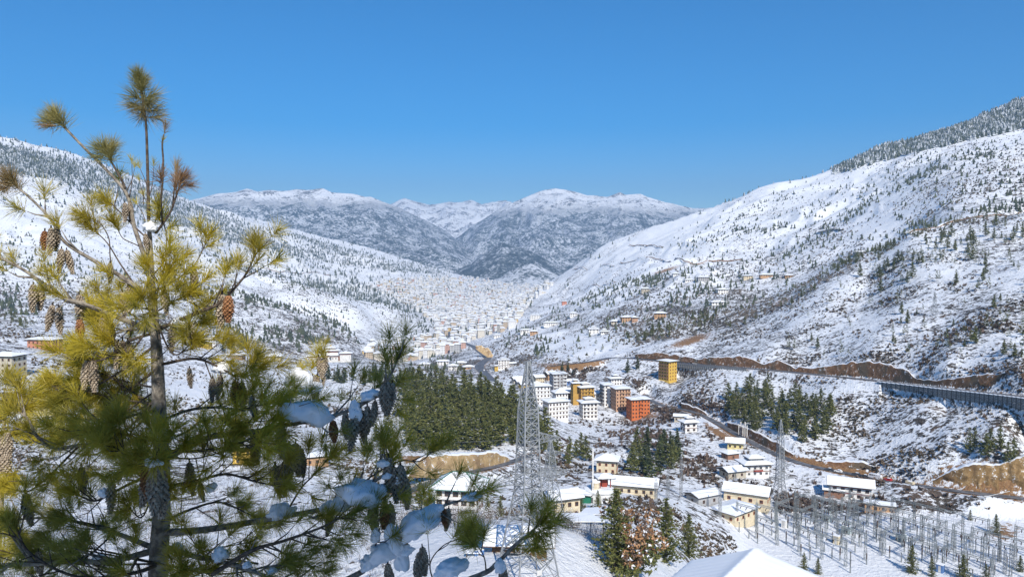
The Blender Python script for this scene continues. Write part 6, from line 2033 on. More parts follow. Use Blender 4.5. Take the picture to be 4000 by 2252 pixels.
# ------------------------------------------------------------------ the near pine
TD = 6.0       # distance of its trunk
M['needle_a'] = None
def mat_needle(name, c1, c2, tip, tr=0.35):
    m, nt, bs = new_mat(name)
    p = pos_of(nt)
    n = noise_node(nt, p, 2.2, 2.0)
    col = mixc(nt, maprange(nt, n, 0.35, 0.65), c1, c2)
    col = mixc(nt, maprange(nt, noise_node(nt, p, 0.7, 2.0), 0.52, 0.66), col, tip)
    nt.links.new(col, bs.inputs['Base Color'])
    bs.inputs['Roughness'].default_value = 0.45
    bs.inputs['Specular IOR Level'].default_value = 0.35
    tl = N(nt, 'ShaderNodeBsdfTranslucent'); nt.links.new(col, tl.inputs['Color'])
    mx = N(nt, 'ShaderNodeMixShader'); mx.inputs[0].default_value = tr
    nt.links.new(bs.outputs[0], mx.inputs[1]); nt.links.new(tl.outputs[0], mx.inputs[2])
    out = [x for x in nt.nodes if x.type == 'OUTPUT_MATERIAL'][0]
    nt.links.new(mx.outputs[0], out.inputs['Surface'])
    return m


M['needle'] = mat_needle('pine_needles', (0.39, 0.315, 0.04), (0.58, 0.47, 0.045), (0.29, 0.275, 0.045))
M['needle_grey'] = mat_needle('grey_green_needles', (0.26, 0.25, 0.09), (0.42, 0.36, 0.13), (0.38, 0.25, 0.13))
M['needle_brown'] = mat_needle('browned_needles', (0.30, 0.17, 0.09), (0.42, 0.26, 0.13), (0.34, 0.28, 0.11))
M['near_bark'] = mat_var('near_pine_bark', (0.12, 0.10, 0.08), (0.33, 0.29, 0.235), 22.0, 0.85, 0.8, 0.012, 6.0, obj=False)
M['near_twig'] = mat_var('near_pine_twigs', (0.055, 0.04, 0.03), (0.13, 0.10, 0.075), 30.0, 0.8, 0.4, 0.004, obj=False)
M['cone'] = mat_var('cone_scales', (0.22, 0.17, 0.12), (0.46, 0.385, 0.295), 45.0, 0.75, 0.3, 0.003, obj=False)
M['cone_core'] = mat_var('cone_core', (0.025, 0.017, 0.012), (0.05, 0.034, 0.024), 40.0, 0.9)
M['cone_rust'] = mat_var('rusty_cone', (0.20, 0.085, 0.035), (0.38, 0.19, 0.09), 45.0, 0.75, obj=False)


def tuft_mesh(seed, mat, n=190, L=0.165, spread=1.0, shoot=0.09):
    """spray of long needles round a shoot along +z"""
    rnd = np.random.default_rng(seed)
    V = []; F = []
    f = rnd.random(n) ** 0.8
    az = rnd.uniform(0, 2 * np.pi, n)
    th = np.clip(rnd.normal(0.75, 0.30, n) * spread * (1.25 - 0.55 * f), 0.08, 1.75)
    ln = L * rnd.uniform(0.72, 1.1, n)
    base = np.stack([np.zeros(n), np.zeros(n), f * shoot], 1) + rnd.normal(0, 0.003, (n, 3))
    d = np.stack([np.cos(az) * np.sin(th), np.sin(az) * np.sin(th), np.cos(th)], 1)
    side = np.cross(d, rnd.normal(0, 1, (n, 3))); side /= np.linalg.norm(side, axis=1, keepdims=True)
    w = 0.0014 * rnd.uniform(0.8, 1.3, n)[:, None]
    bend = np.cross(side, d) * (ln * rnd.uniform(-0.12, 0.2, n))[:, None]
    p0 = base; p1 = base + d * ln[:, None] * 0.55 + bend * 0.35; p2 = base + d * ln[:, None] + bend
    V = np.stack([p0 - side * w, p0 + side * w, p1 - side * w * 0.95, p1 + side * w * 0.95, p2], 1).reshape(-1, 3)
    o = np.arange(n)[:, None] * 5
    F = np.concatenate([o + np.array([0, 1, 3]), o + np.array([0, 3, 2]), o + np.array([2, 3, 4])], 0)
    return mesh_np('needle_tuft', V, F, mat)


TUFTS = [tuft_mesh(i, M['needle'], 105, 0.165, 1.0 + 0.1 * (i % 3)) for i in range(6)]
TUFTS_G = [tuft_mesh(20 + i, M['needle_grey'], 110, 0.16, 1.1) for i in range(3)]
TUFTS_B = [tuft_mesh(40 + i, M['needle_brown'], 80, 0.14, 0.9) for i in range(2)]
TUFTS_S = [tuft_mesh(60 + i, M['needle'], 42, 0.13, 0.8, 0.05) for i in range(3)]


def cone_mesh(seed, mat, Lc=0.20, R=0.026):
    """hanging cone: rows of overlapping scales round a core; stalk at the origin, tip down"""
    rnd = random.Random(seed)
    mb = MB()
    cv = rnd.uniform(-0.12, 0.12)
    def axis(f): return Vector((cv * Lc * f * f, 0, -Lc * f))
    def rad(f): return R * (0.55 + 0.6 * math.sin(min(1.0, f * 1.35 + 0.08) * math.pi * 0.62)) * (1 - 0.62 * max(0, f - 0.55) / 0.45)
    pts_ = [axis(f) for f in np.linspace(0.0, 1.0, 8)]
    mb.tube(pts_, [rad(f) * 0.66 for f in np.linspace(0, 1, 8)], 7, 1)
    rows = 13; per = 8
    for i in range(rows):
        f = 0.03 + 0.94 * i / (rows - 1)
        c = axis(f); r = rad(f)
        for k in range(per):
            a = 2 * math.pi * (k + 0.5 * (i % 2)) / per + rnd.uniform(-0.08, 0.08)
            o = Vector((math.cos(a), math.sin(a), 0)); s = Vector((-math.sin(a), math.cos(a), 0))
            sw = r * 0.40; th = Lc / rows
            root = c + o * r * 0.55 + Vector((0, 0, th * 0.9))
            tip = c + o * r * rnd.uniform(1.08, 1.30) - Vector((0, 0, th * 0.15))
            mb.add([root + s * sw * 0.6, root - s * sw * 0.6, tip - s * sw + Vector((0, 0, th * 0.25)), tip - Vector((0, 0, th * 0.25)), tip + s * sw + Vector((0, 0, th * 0.25)), c + o * r * 0.5 - Vector((0, 0, th * 0.2))],
                   [(0, 1, 2, 3, 4), (3, 2, 5), (4, 3, 5)], 0)
    mb.bar((0, 0, 0.03), (0, 0, -0.01), 0.006, 1)
    return mb.mesh('cone', [mat, M['cone_core']])


CONES = [cone_mesh(i, M['cone']) for i in range(3)] + [cone_mesh(9, M['cone_rust'], 0.15)]
prnd = random.Random(21)


def make_pine():
    ZB = -17.0
    base = at(612, 2252, TD)
    org = Vector((base.x, base.y, near_z(base.y) - 0.4))
    t = thing('pine_tree', 'near pine with long yellow green needles, hanging cones and a bare leader', 'pine tree', org)
    W2 = lambda q: q - org
    trunk_px = [(545, 330, 4), (560, 400, 5), (570, 480, 6.5), (577, 683, 9), (581, 855, 11), (585, 931, 18), (590, 1062, 24), (594, 1131, 28), (606, 1294, 36), (615, 1418, 46), (620, 1563, 52), (625, 1664, 56), (634, 1850, 60), (632, 2000, 66), (622, 2143, 72), (617, 2260, 76)]
    pts_ = [at(x, y, TD) for x, y, w in trunk_px]; rad = [w / 2 / FPX * TD for x, y, w in trunk_px]
    low = pts_[-1]
    for k in range(1, 6):
        f = k / 5
        pts_.append(Vector((low.x + 0.1 * f, low.y + 0.1 * f, low.z + (org.z - 0.4 - low.z) * f))); rad.append(rad[len(trunk_px) - 1] * (1 + 0.8 * f))
    mb = MB(); mb.tube([W2(q) for q in pts_], rad, 12)
    mb.build('trunk', M['near_bark'], t, True)
    tufts = []      # (parent, local position, direction, scale, kind)
    cones = []
    branches = []

    def branch(path, r0, r1, twigs=10, kind='n', tip=True, tip_kind=None, tl=(0.18, 0.42), dens=1.0, dz=0.0, cone=None, low=False, tip_scale=1.0, start=0.25):
        """path in photograph pixels with distance offset; side twigs end in needle tufts"""
        q = [at(p_[0], p_[1], TD + p_[2]) for p_ in path]
        c = catmull(q, 5)
        n = len(c)
        mb = MB()
        mb.tube([W2(v) for v in c], [r0 + (r1 - r0) * (i / (n - 1)) ** 0.8 for i in range(n)], 7)
        my = []
        for k in range(int(twigs)):
            f = start + (1 - start) * (k + prnd.random()) / max(1, twigs)
            i = min(n - 2, int(f * (n - 1)))
            b = c[i].lerp(c[i + 1], prnd.random())
            ax = (c[i + 1] - c[i]).normalized()
            side = ax.cross(Vector((prnd.gauss(0, 1), prnd.gauss(0, 1), prnd.gauss(0, 1)))).normalized()
            if low: side = (side + Vector((0, 0, prnd.uniform(-0.2, 0.8)))).normalized()
            else: side = (side + Vector((0, 0, 0.45))).normalized()
            d = (ax * prnd.uniform(0.5, 1.0) + side * prnd.uniform(0.5, 1.0)).normalized()
            L = prnd.uniform(*tl) * (1.1 - 0.5 * f)
            e = b + d * L * 0.6; e2 = e + (d + Vector((0, 0, prnd.uniform(-0.1, 0.6)))).normalized() * L * 0.4
            mb.tube([W2(b), W2(e), W2(e2)], [r1 * 0.9 + 0.0012, r1 * 0.6 + 0.001, 0.0022], 5)
            my.append((e2, (e2 - e).normalized(), prnd.uniform(0.75, 1.05)))
            if dens > 1 and prnd.random() < dens - 1:
                s2 = d.cross(Vector((prnd.gauss(0, 1), prnd.gauss(0, 1), prnd.gauss(0, 1)))).normalized()
                g = e + (d + s2 * 0.9).normalized() * L * 0.5
                mb.tube([W2(e), W2(g)], [r1 * 0.5 + 0.001, 0.002], 4)
                my.append((g, (g - e).normalized(), prnd.uniform(0.65, 0.95)))
        o = mb.build('branch', M['near_twig'] if r0 < 0.02 else M['near_bark'], t, True)
        branches.append(o)
        if tip:
            d = (c[-1] - c[-3]).normalized()
            for k in range(3 if tip_scale >= 1 else 1):
                dd = (d + Vector((prnd.gauss(0, 0.35), prnd.gauss(0, 0.35), prnd.gauss(0, 0.3)))).normalized() if k else d
                tufts.append((o, W2(c[-1]) - d * 0.03 * k, dd, tip_scale * prnd.uniform(0.85, 1.05), tip_kind or kind))
        for (e, d, s) in my: tufts.append((o, W2(e), d, s, kind))
        if cone:
            for (px, py, dep, L) in cone:
                cones.append((o, W2(at(px, py, TD + dep)), L))
        return o

    # leader and upper whorls
    lead = branch([(581, 855, 0), (576, 640, 0), (569, 470, 0), (548, 330, 0)], 0.014, 0.007, 0, 'g', tip_scale=0.9)
    for k in range(16):
        f = k / 15
        q = at(569 - 22 * f, 460 - 140 * f, TD)
        a = k * 2.4
        tufts.append((lead, W2(q), Vector((math.cos(a) * 0.9, math.sin(a) * 0.9, 0.55 - 0.5 * (1 - f))).normalized() if f < 0.55 else Vector((math.cos(a) * 0.5, math.sin(a) * 0.5, 1)).normalized(), 0.95 if f < 0.6 else 0.72, 'g'))
    branch([(583, 1055, 0), (552, 965, .02), (524, 883, .05), (507, 793, .05), (483, 738, .05), (414, 662, .05), (324, 572, .05), (241, 486, .05)], 0.020, 0.009, 0, 'g', tip_scale=1.0)
    for dx, dy in ((-45, -25), (-20, -35), (-60, -5), (-40, 10), (-15, -10)):
        tufts.append((branches[-1], W2(at(241 + dx * 0.5, 486 + dy * 0.5, TD)), Vector((dx / 50, prnd.gauss(0, .4), -dy / 40 + 0.2)).normalized(), 0.8, 'g' if dy < 0 else 'b'))
    branch([(490, 738, .05), (469, 690, .03), (424, 614, 0)], 0.011, 0.007, 0, 'g')
    for dx, dy in ((-35, -25), (5, -40), (-50, 0), (15, -20), (-15, -30)):
        tufts.append((branches[-1], W2(at(420 + dx * 0.3, 610 + dy * 0.3, TD)), Vector((dx / 45, prnd.gauss(0, .4), -dy / 40)).normalized(), 0.85, 'g'))
    branch([(614, 848, 0), (631, 752, -.02), (638, 648, 0), (634, 565, 0), (640, 525, 0)], 0.009, 0.006, 0, 'b', tip_scale=0.7)
    tufts.append((branches[-1], W2(at(634, 560, TD)), Vector((0.2, 0, 0.6)).normalized(), 0.5, 's'))
    branch([(607, 910, 0), (634, 876, -.02), (669, 821, -.03), (697, 738, -.03)], 0.011, 0.007, 2, 'b', tip_scale=1.0)
    for dx, dy in ((10, -40), (25, -25), (-15, -30), (30, 0)):
        tufts.append((branches[-1], W2(at(700 + dx * 0.3, 725 + dy * 0.3, TD)), Vector((dx / 40, prnd.gauss(0, .4), -dy / 40 + 0.1)).normalized(), 0.75, 'b'))
    for (x0, y0, x1, y1) in [(578, 760, 548, 660), (580, 780, 600, 650), (560, 800, 545, 710), (600, 800, 628, 700), (505, 770, 515, 640), (495, 745, 525, 660), (570, 880, 538, 800), (600, 880, 620, 780), (585, 860, 565, 770)]:
        branch([(x0, y0, 0), ((x0 + x1) / 2 + 6, (y0 + y1) / 2, 0), (x1, y1, 0.02)], 0.004, 0.002, 0, 's', tip_scale=0.6)
    # B4: long upper left limb
    branch([(572, 1138, 0), (531, 1117, 0), (469, 1076, .03), (386, 1028, .08), (290, 972, .12), (241, 931, .15), (207, 869, .15), (179, 834, .15), (124, 779, .15), (66, 728, .15)], 0.021, 0.008, 4, 'n', tip_kind='g', tl=(0.12, 0.25), cone=[(175, 915, .12, 1.0), (200, 905, .1, 1.05), (222, 895, .15, 1.0), (240, 985, .1, 0.95), (262, 990, .15, 0.95), (430, 1040, .05, 0.8)], start=0.1)
    for dx, dy in ((-50, -10), (-30, -35), (-10, -30), (-55, 10)):
        tufts.append((branches[-1], W2(at(66 + dx * 0.4, 728 + dy * 0.4, TD + .15)), Vector((dx / 45, prnd.gauss(0, .4), -dy / 40)).normalized(), 0.85, 'g'))
    # B5
    branch([(602, 1294, 0), (537, 1269, -.05), (464, 1240, -.1), (363, 1200, -.15), (303, 1179, -.15), (234, 1155, -.1), (166, 1103, -.05), (83, 1048, 0), (-10, 1000, 0)], 0.024, 0.010, 11, 'n', tl=(0.16, 0.34), dens=1.2, start=0.05,
           cone=[(130, 1125, -.05, 1.05), (160, 1120, 0, 1.05), (205, 1205, -.1, 1.0), (230, 1215, -.1, 1.0), (310, 1165, -.1, 1.1), (310, 1260, -.15, 1.0), (400, 1255, -.1, 0.95), (430, 1260, -.1, 1.0), (480, 1155, .05, 1.0), (505, 1120, .05, 1.1), (520, 1125, .1, 0.95)])
    branch([(530, 1117, 0), (470, 1030, .1), (420, 950, .1), (370, 900, .1)], 0.007, 0.004, 1, 'n')
    branch([(440, 1055, .1), (430, 1000, .1), (425, 930, .1), (390, 870, .1), (350, 850, .1)], 0.006, 0.003, 0, 'n')
    branch([(583, 1000, 0), (540, 960, .1), (480, 930, .1), (455, 880, .1)], 0.006, 0.003, 0, 'n')
    branch([(585, 940, 0), (520, 880, .05), (470, 830, .05), (430, 790, .05)], 0.007, 0.004, 1, 'n', tip_scale=1.0, cone=[(488, 805, .0, 0.75), (508, 800, .05, 0.75), (568, 925, -.05, 0.7)])
    # B6
    branch([(592, 1140, 0), (640, 1120, 0), (690, 1090, .05), (759, 1034, .1), (807, 945, .12)], 0.011, 0.004, 3, 'n', tl=(0.12, 0.25), cone=[(755, 1055, .08, 1.05)], start=0.15)
    branch([(590, 1080, 0), (640, 1020, 0), (650, 930, .02), (640, 870, .02)], 0.007, 0.003, 1, 'n', tl=(0.1, 0.25))
    # B7
    branch([(606, 1290, 0), (700, 1250, -.08), (793, 1212, -.1), (846, 1190, -.08), (885, 1162, -.05), (918, 1123, 0), (957, 1075, .02), (986, 1017, .02), (1000, 968, .02)], 0.018, 0.006, 10, 'n', tl=(0.14, 0.32), dens=1.2, start=0.08,
           cone=[(868, 1165, -.05, 1.3), (893, 1168, -.1, 1.35), (678, 1275, -.1, 1.1), (740, 1270, -.12, 1.0), (640, 1140, -.1, 1.0)])
    # crown filler round the trunk between y=1080 and 1350
    for (x1, y1, dp) in [(720, 1150, -.2), (440, 1190, .3), (790, 1260, .2), (640, 1080, -.2), (420, 1330, -.2), (750, 1340, -.3), (380, 1250, .3), (560, 1170, -.5)]:
        branch([(598, 1300 - prnd.uniform(0, 120), 0), ((598 + x1) / 2, y1 + 40, dp * 0.6), (x1, y1, dp)], 0.009, 0.004, 6, 'n', tl=(0.12, 0.32), dens=1.5, start=0.3)
    # B8 and small cone branches
    branch([(600, 1300, 0), (508, 1330, -.1), (428, 1392, -.15), (356, 1410, -.15), (320, 1390, -.15)], 0.013, 0.005, 7, 'n', tl=(0.14, 0.3), cone=[(338, 1420, -.15, 1.1), (364, 1424, -.15, 1.15), (462, 1350, -.1, 1.0), (480, 1345, -.05, 1.1), (500, 1342, -.1, 0.85)], start=0.2)
    branch([(590, 1360, 0), (470, 1450, .2), (350, 1520, .3), (260, 1560, .3)], 0.012, 0.005, 16, 'n', tl=(0.16, 0.36), dens=1.6)
    branch([(600, 1450, .1), (450, 1560, .35), (330, 1640, .45), (230, 1700, .5)], 0.013, 0.005, 16, 'n', tl=(0.16, 0.36), dens=1.6)
    branch([(640, 1420, 0), (760, 1400, -.1), (850, 1430, -.1), (930, 1470, -.1), (1000, 1440, -.1)], 0.013, 0.005, 15, 'n', tl=(0.14, 0.34), dens=1.5, cone=[(830, 1490, -.1, 0.9), (862, 1480, -.1, 0.9), (920, 1500, -.15, 1.25), (945, 1505, -.1, 1.1), (740, 1450, -.1, 0.75)])
    branch([(1000, 1640, .1), (1100, 1560, .3), (1200, 1500, .35), (1250, 1440, .4), (1270, 1352, .4)], 0.008, 0.004, 4, 'n', tl=(0.10, 0.2), tip_scale=0.62, cone=[(1245, 1405, .35, 0.85), (1272, 1400, .38, 0.95), (1262, 1460, .4, 0.6), (1222, 1480, .35, 1.0), (1240, 1484, .4, 1.0)])
    # lower shaded limbs
    branch([(634, 1800, 0), (800, 1712, -.2), (989, 1686, -.3), (1090, 1664, -.35), (1206, 1643, -.4), (1308, 1621, -.4), (1402, 1585, -.4), (1482, 1534, -.4), (1518, 1480, -.4), (1555, 1400, -.4)], 0.026, 0.008, 14, 'n', tl=(0.16, 0.42), dens=1.5, low=True,
           cone=[(1100, 1660, -.35, 1.35), (990, 1700, -.3, 1.2), (1000, 1720, -.3, 1.0), (1300, 1655, -.4, 1.1), (1350, 1625, -.4, 1.0), (1385, 1630, -.45, 1.3), (1410, 1615, -.4, 1.25), (1435, 1600, -.4, 1.0), (1465, 1580, -.4, 0.9), (1512, 1505, -.4, 1.2), (1532, 1510, -.38, 1.1), (1500, 1510, -.42, 1.0)])
    branch([(632, 2080, 0), (829, 2064, -.2), (1039, 2027, -.3), (1206, 1998, -.35), (1322, 1969, -.4), (1402, 1918, -.4), (1497, 1853, -.4), (1526, 1795, -.4)], 0.03, 0.008, 16, 'n', tl=(0.2, 0.5), dens=1.35, low=True,
           cone=[(1290, 2010, -.4, 0.95), (1455, 1970, -.4, 1.25), (1505, 1980, -.42, 1.2), (1525, 1982, -.4, 1.15), (1520, 1800, -.4, 1.3), (1540, 1840, -.4, 1.3), (1565, 1830, -.4, 1.25), (1585, 1880, -.4, 1.15), (1075, 1830, -.3, 1.2), (1105, 1830, -.3, 1.15), (1130, 1750, -.25, 1.3), (1155, 1745, -.3, 1.25), (1175, 1765, -.25, 1.1)])
    branch([(1300, 2000, -.4), (1380, 1920, -.4), (1450, 1860, -.35), (1560, 1800, -.35), (1640, 1800, -.35), (1690, 1760, -.3)], 0.008, 0.004, 6, 'n', tl=(0.12, 0.3), low=True)
    branch([(1130, 1980, -.3), (1180, 1900, -.3), (1230, 1850, -.3), (1280, 1790, -.25)], 0.008, 0.004, 5, 'n', tl=(0.12, 0.3), low=True, dens=1.4)
    branch([(617, 2330, 0), (1000, 2340, -.4), (1250, 2300, -.5), (1402, 2238, -.5), (1453, 2194, -.5), (1562, 2122, -.5), (1635, 2035, -.5), (1707, 1991, -.5), (1743, 1969, -.5), (1794, 1955, -.5), (1830, 1940, -.5)], 0.03, 0.007, 7, 'n', tl=(0.14, 0.34), low=True, start=0.45,
           cone=[(1735, 2000, -.5, 0.9), (1752, 1998, -.5, 0.85), (1585, 2120, -.5, 0.7), (1640, 2170, -.5, 1.2), (1650, 2150, -.5, 1.1), (1515, 2215, -.5, 1.1)])
    branch([(1250, 2400, -.6), (1600, 2330, -.8), (1873, 2245, -.9), (1945, 2194, -.9), (2010, 2129, -.9), (2054, 2093, -.9), (2105, 2049, -.9)], 0.026, 0.007, 5, 'n', tl=(0.10, 0.26), low=True, start=0.45, cone=[(1965, 2220, -.9, 1.0)])
    for dx, dy in ((20, 20), (0, 35), (30, 0), (-10, 10), (15, 40)):
        tufts.append((branches[-1], W2(at(2095 + dx * 0.3, 2060 + dy * 0.3, TD - .9)), Vector((dx / 40, prnd.gauss(0, .3), -dy / 50)).normalized(), 0.85, 'n'))
    branch([(1900, 2240, -.9), (1890, 2170, -.9), (1850, 2110, -.9)], 0.006, 0.003, 3, 'n', tl=(0.1, 0.2), low=True)
    branch([(1400, 2250, -.5), (1470, 2120, -.5), (1480, 2060, -.5), (1470, 1990, -.5)], 0.006, 0.003, 3, 'n', tl=(0.1, 0.24), low=True)
    branch([(1700, 2290, -.7), (1680, 2200, -.7), (1730, 2130, -.7), (1800, 2100, -.7)], 0.006, 0.003, 3, 'n', tl=(0.1, 0.24), low=True)
    branch([(595, 2150, 0), (435, 2187, -.1), (218, 2194, -.2), (0, 2212, -.3), (-200, 2260, -.3)], 0.028, 0.013, 14, 'n', tl=(0.2, 0.5), dens=1.35, low=True, tip=False, start=0.08, cone=[(150, 2165, -.2, 1.0)])
    branch([(595, 2136, 0), (464, 2085, .1), (348, 2049, .2), (200, 2020, .3), (40, 2030, .3)], 0.024, 0.007, 11, 'n', tl=(0.2, 0.45), dens=1.5, low=True)
    branch([(625, 1700, 0), (470, 1735, -.1), (312, 1737, -.2), (218, 1751, -.25), (145, 1700, -.3), (109, 1635, -.3), (60, 1600, -.3)], 0.02, 0.006, 11, 'n', tl=(0.16, 0.38), dens=1.4, low=True)
    branch([(312, 1737, -.2), (276, 1773, -.2), (181, 1867, -.25), (109, 1918, -.3), (58, 1908, -.3)], 0.011, 0.005, 3, 'n', tl=(0.12, 0.3), low=True, cone=[(100, 1940, -.3, 1.25), (318, 1835, -.2, 1.1)])
    branch([(632, 1850, 0), (537, 1875, -.2), (435, 1925, -.3), (370, 1955, -.3), (300, 1930, -.3)], 0.016, 0.005, 6, 'n', tl=(0.16, 0.34), low=True, dens=1.4, cone=[(435, 1890, -.3, 1.2)])
    branch([(630, 1780, 0), (560, 1800, -.5), (500, 1780, -.8), (440, 1740, -.9)], 0.014, 0.005, 11, 'n', tl=(0.16, 0.34), low=True, dens=1.35)
    branch([(630, 1780, 0), (640, 1790, -.6), (610, 1790, -1.0)], 0.014, 0.006, 6, 'n', tl=(0.14, 0.3), low=True, dens=1.35, cone=[(570, 1840, -.9, 1.45), (600, 1835, -.95, 1.6), (622, 1850, -.9, 1.75), (585, 1830, -.85, 1.4)])
    branch([(632, 1760, 0), (780, 1760, -.4), (900, 1740, -.6), (1010, 1700, -.7)], 0.016, 0.005, 13, 'n', tl=(0.16, 0.4), low=True, dens=1.35)
    branch([(632, 1900, 0), (760, 1880, -.4), (880, 1850, -.5), (1000, 1880, -.5), (1100, 1900, -.5)], 0.016, 0.005, 12, 'n', tl=(0.16, 0.42), low=True, dens=1.35, cone=[(740, 1820, -.35, 1.2), (780, 1900, -.4, 0.7)])
    branch([(630, 2130, 0), (760, 2170, -.3), (900, 2200, -.5), (1050, 2250, -.6), (1200, 2290, -.6)], 0.026, 0.008, 12, 'n', tl=(0.18, 0.42), low=True, dens=1.5)
    branch([(632, 2040, 0), (740, 1990, .3), (860, 1960, .4), (980, 2010, .4)], 0.016, 0.005, 8, 'n', tl=(0.16, 0.4), low=True, dens=1.4)
    branch([(830, 2240, -.5), (980, 2150, -.6), (1110, 2110, -.6), (1250, 2060, -.6), (1350, 2010, -.6)], 0.018, 0.006, 12, 'n', tl=(0.16, 0.4), low=True, dens=1.5)
    branch([(632, 2200, 0), (500, 2240, -.3), (300, 2250, -.5), (120, 2160, -.5), (60, 2050, -.5)], 0.018, 0.006, 13, 'n', tl=(0.2, 0.45), low=True, dens=1.35)
    branch([(632, 1640, 0), (740, 1600, -.2), (850, 1590, -.3), (950, 1600, -.3), (1080, 1560, -.3)], 0.014, 0.005, 12, 'n', tl=(0.16, 0.36), low=True, dens=1.35, cone=[(985, 1560, -.3, 0.9)])
    branch([(628, 1600, 0), (520, 1620, -.2), (420, 1650, -.3), (330, 1680, -.3)], 0.013, 0.005, 10, 'n', tl=(0.16, 0.34), low=True, dens=1.35)
    branch([(630, 1720, 0), (720, 1690, .3), (800, 1640, .5), (900, 1650, .6)], 0.012, 0.005, 8, 'n', tl=(0.16, 0.34), low=True, dens=1.5)

    for (x1, y1, dp) in [(300, 1430, .5), (420, 1480, .5), (240, 1500, .6), (360, 1560, .6), (280, 1640, .7), (200, 1590, .7), (440, 1620, .6), (150, 1720, .7), (520, 1530, .5)]:
        branch([(618, 1560 + prnd.uniform(-60, 60), .05), ((618 + x1) / 2, y1 + 50, dp * 0.7), (x1, y1, dp)], 0.009, 0.004, 7, 'n', tl=(0.14, 0.36), dens=1.5, start=0.35)
    for (x1, y1, dp) in [(180, 2120, .1), (90, 2100, .2), (250, 2030, .2), (40, 2160, .1), (300, 2200, -.2), (480, 2230, -.3), (800, 2230, -.4), (950, 2120, -.3), (1100, 2200, -.5), (700, 2240, -.6)]:
        branch([(622 if abs(x1 - 622) > 400 else x1 + 60, 2200, -.1), ((622 + x1) / 2, y1 + 40, dp * 0.7), (x1, y1, dp)], 0.009, 0.004, 8, 'n', tl=(0.16, 0.4), dens=1.3, start=0.3, low=True)
    for (x1, y1, dp) in [(480, 1690, -.6), (560, 1770, -.9), (720, 1730, -.7), (520, 1830, -.6), (880, 1760, -.6), (660, 1900, -.6), (1060, 1640, -.5), (500, 1980, -.4)]:
        branch([(626, 1740 + prnd.uniform(-60, 160), 0), ((626 + x1) / 2, y1 + 30, dp * 0.6), (x1, y1, dp)], 0.009, 0.004, 6, 'n', tl=(0.14, 0.34), dens=1.3, start=0.3, low=True)
    # tufts: the 300 largest in view are parts of their own, the rest one joined part
    order = sorted(range(len(tufts)), key=lambda i: -(tufts[i][3]))
    solo = set(order[:300])
    JV = []; JF = []; JM = []; nb = 0
    kinds = {'n': TUFTS, 'g': TUFTS_G, 'b': TUFTS_B, 's': TUFTS_S}
    slots = ['n', 'g', 'b', 's']
    for i, (o, p_, d, s, k) in enumerate(tufts):
        me = kinds[k][i % len(kinds[k])]
        rot = d.to_track_quat('Z', 'Y') @ Matrix.Rotation(i * 1.7, 4, 'Z').to_quaternion()
        if i in solo:
            e = link('needle_tuft', me, o, loc=p_, scale=s); e.rotation_mode = 'QUATERNION'; e.rotation_quaternion = rot
        else:
            co = np.empty(len(me.vertices) * 3, np.float32); me.vertices.foreach_get('co', co)
            R = np.array((rot.to_matrix() * s))
            co = co.reshape(-1, 3) @ R.T + np.array(p_)
            lo = np.empty(len(me.polygons) * 3, np.int32); me.loops.foreach_get('vertex_index', lo)
            JV.append(co); JF.append(lo.reshape(-1, 3) + nb); JM.append(np.full(len(lo) // 3, slots.index(k))); nb += len(co)
    if JV:
        o = link('needle_mass', mesh_np('needle_mass', np.concatenate(JV), np.concatenate(JF), [M['needle'], M['needle_grey'], M['needle_brown'], M['needle']], np.concatenate(JM)), t)
        o['kind'] = 'stuff'
    for i, (o, p_, L) in enumerate(cones):
        e = link('cone', CONES[i % 3] if (i % 11) else CONES[3], o, loc=p_ + Vector((0, 0, 0.02)), rot=(prnd.uniform(-0.12, 0.12), prnd.uniform(-0.12, 0.12), prnd.uniform(0, 6.28)), scale=(L * 0.98, L * 0.98, L))
    print('tufts', len(tufts), 'cones', len(cones), 'branches', len(branches))
make_pine()


def edge_pine():
    base = at(15, 2250, 6.6)
    org = Vector((base.x, base.y, near_z(base.y) - 0.4))
    t = thing('pine_tree', 'second pine cut off by the left edge of the picture', 'pine tree', org)
    pts_ = [at(18, 1560, 6.6), at(14, 1700, 6.6), at(8, 1900, 6.6), at(-20, 2252, 6.6), Vector((base.x - 0.1, base.y, org.z - 0.4))]
    mb = MB(); mb.tube([q - org for q in pts_], [0.012, 0.016, 0.022, 0.035, 0.09], 8); mb.build('trunk', M['near_bark'], t, True)
    for k, (x, y, dx, dz) in enumerate([(22, 1500, 0.1, 1), (45, 1560, 0.7, 0.6), (-20, 1540, -0.6, 0.6), (70, 1600, 1, 0.3), (30, 1700, 0.8, 0.2), (60, 1840, 0.6, -0.4), (-10, 1800, -0.5, 0.3), (20, 2080, 0.5, 0.6), (40, 2150, 0.8, 0.4), (10, 2180, -0.2, 0.8)]):
        a, b = at(12, y + 60, 6.6) - org, at(x, y, 6.5) - org
        mb = MB(); mb.tube([a, (a + b) / 2 + Vector((0, 0, -0.02)), b], [0.006, 0.005, 0.003], 5); br = mb.build('branch', M['near_twig'], t, True)
        for q in range(3):
            d = Vector((dx + prnd.gauss(0, .4), prnd.gauss(0, .5), dz + prnd.gauss(0, .3))).normalized()
            e = link('needle_tuft', TUFTS[(k + q) % 6], br, loc=b, scale=1.05); e.rotation_mode = 'QUATERNION'; e.rotation_quaternion = d.to_track_quat('Z', 'Y')
    for (x, y, L) in [(8, 1705, 1.3), (28, 1690, 1.1), (20, 1770, 1.2), (0, 1780, 1.2), (-5, 1860, 1.1)]:
        link('cone', CONES[x % 3], t, loc=at(x, y, 6.45) - org, rot=(0, 0, x), scale=L)
edge_pine()


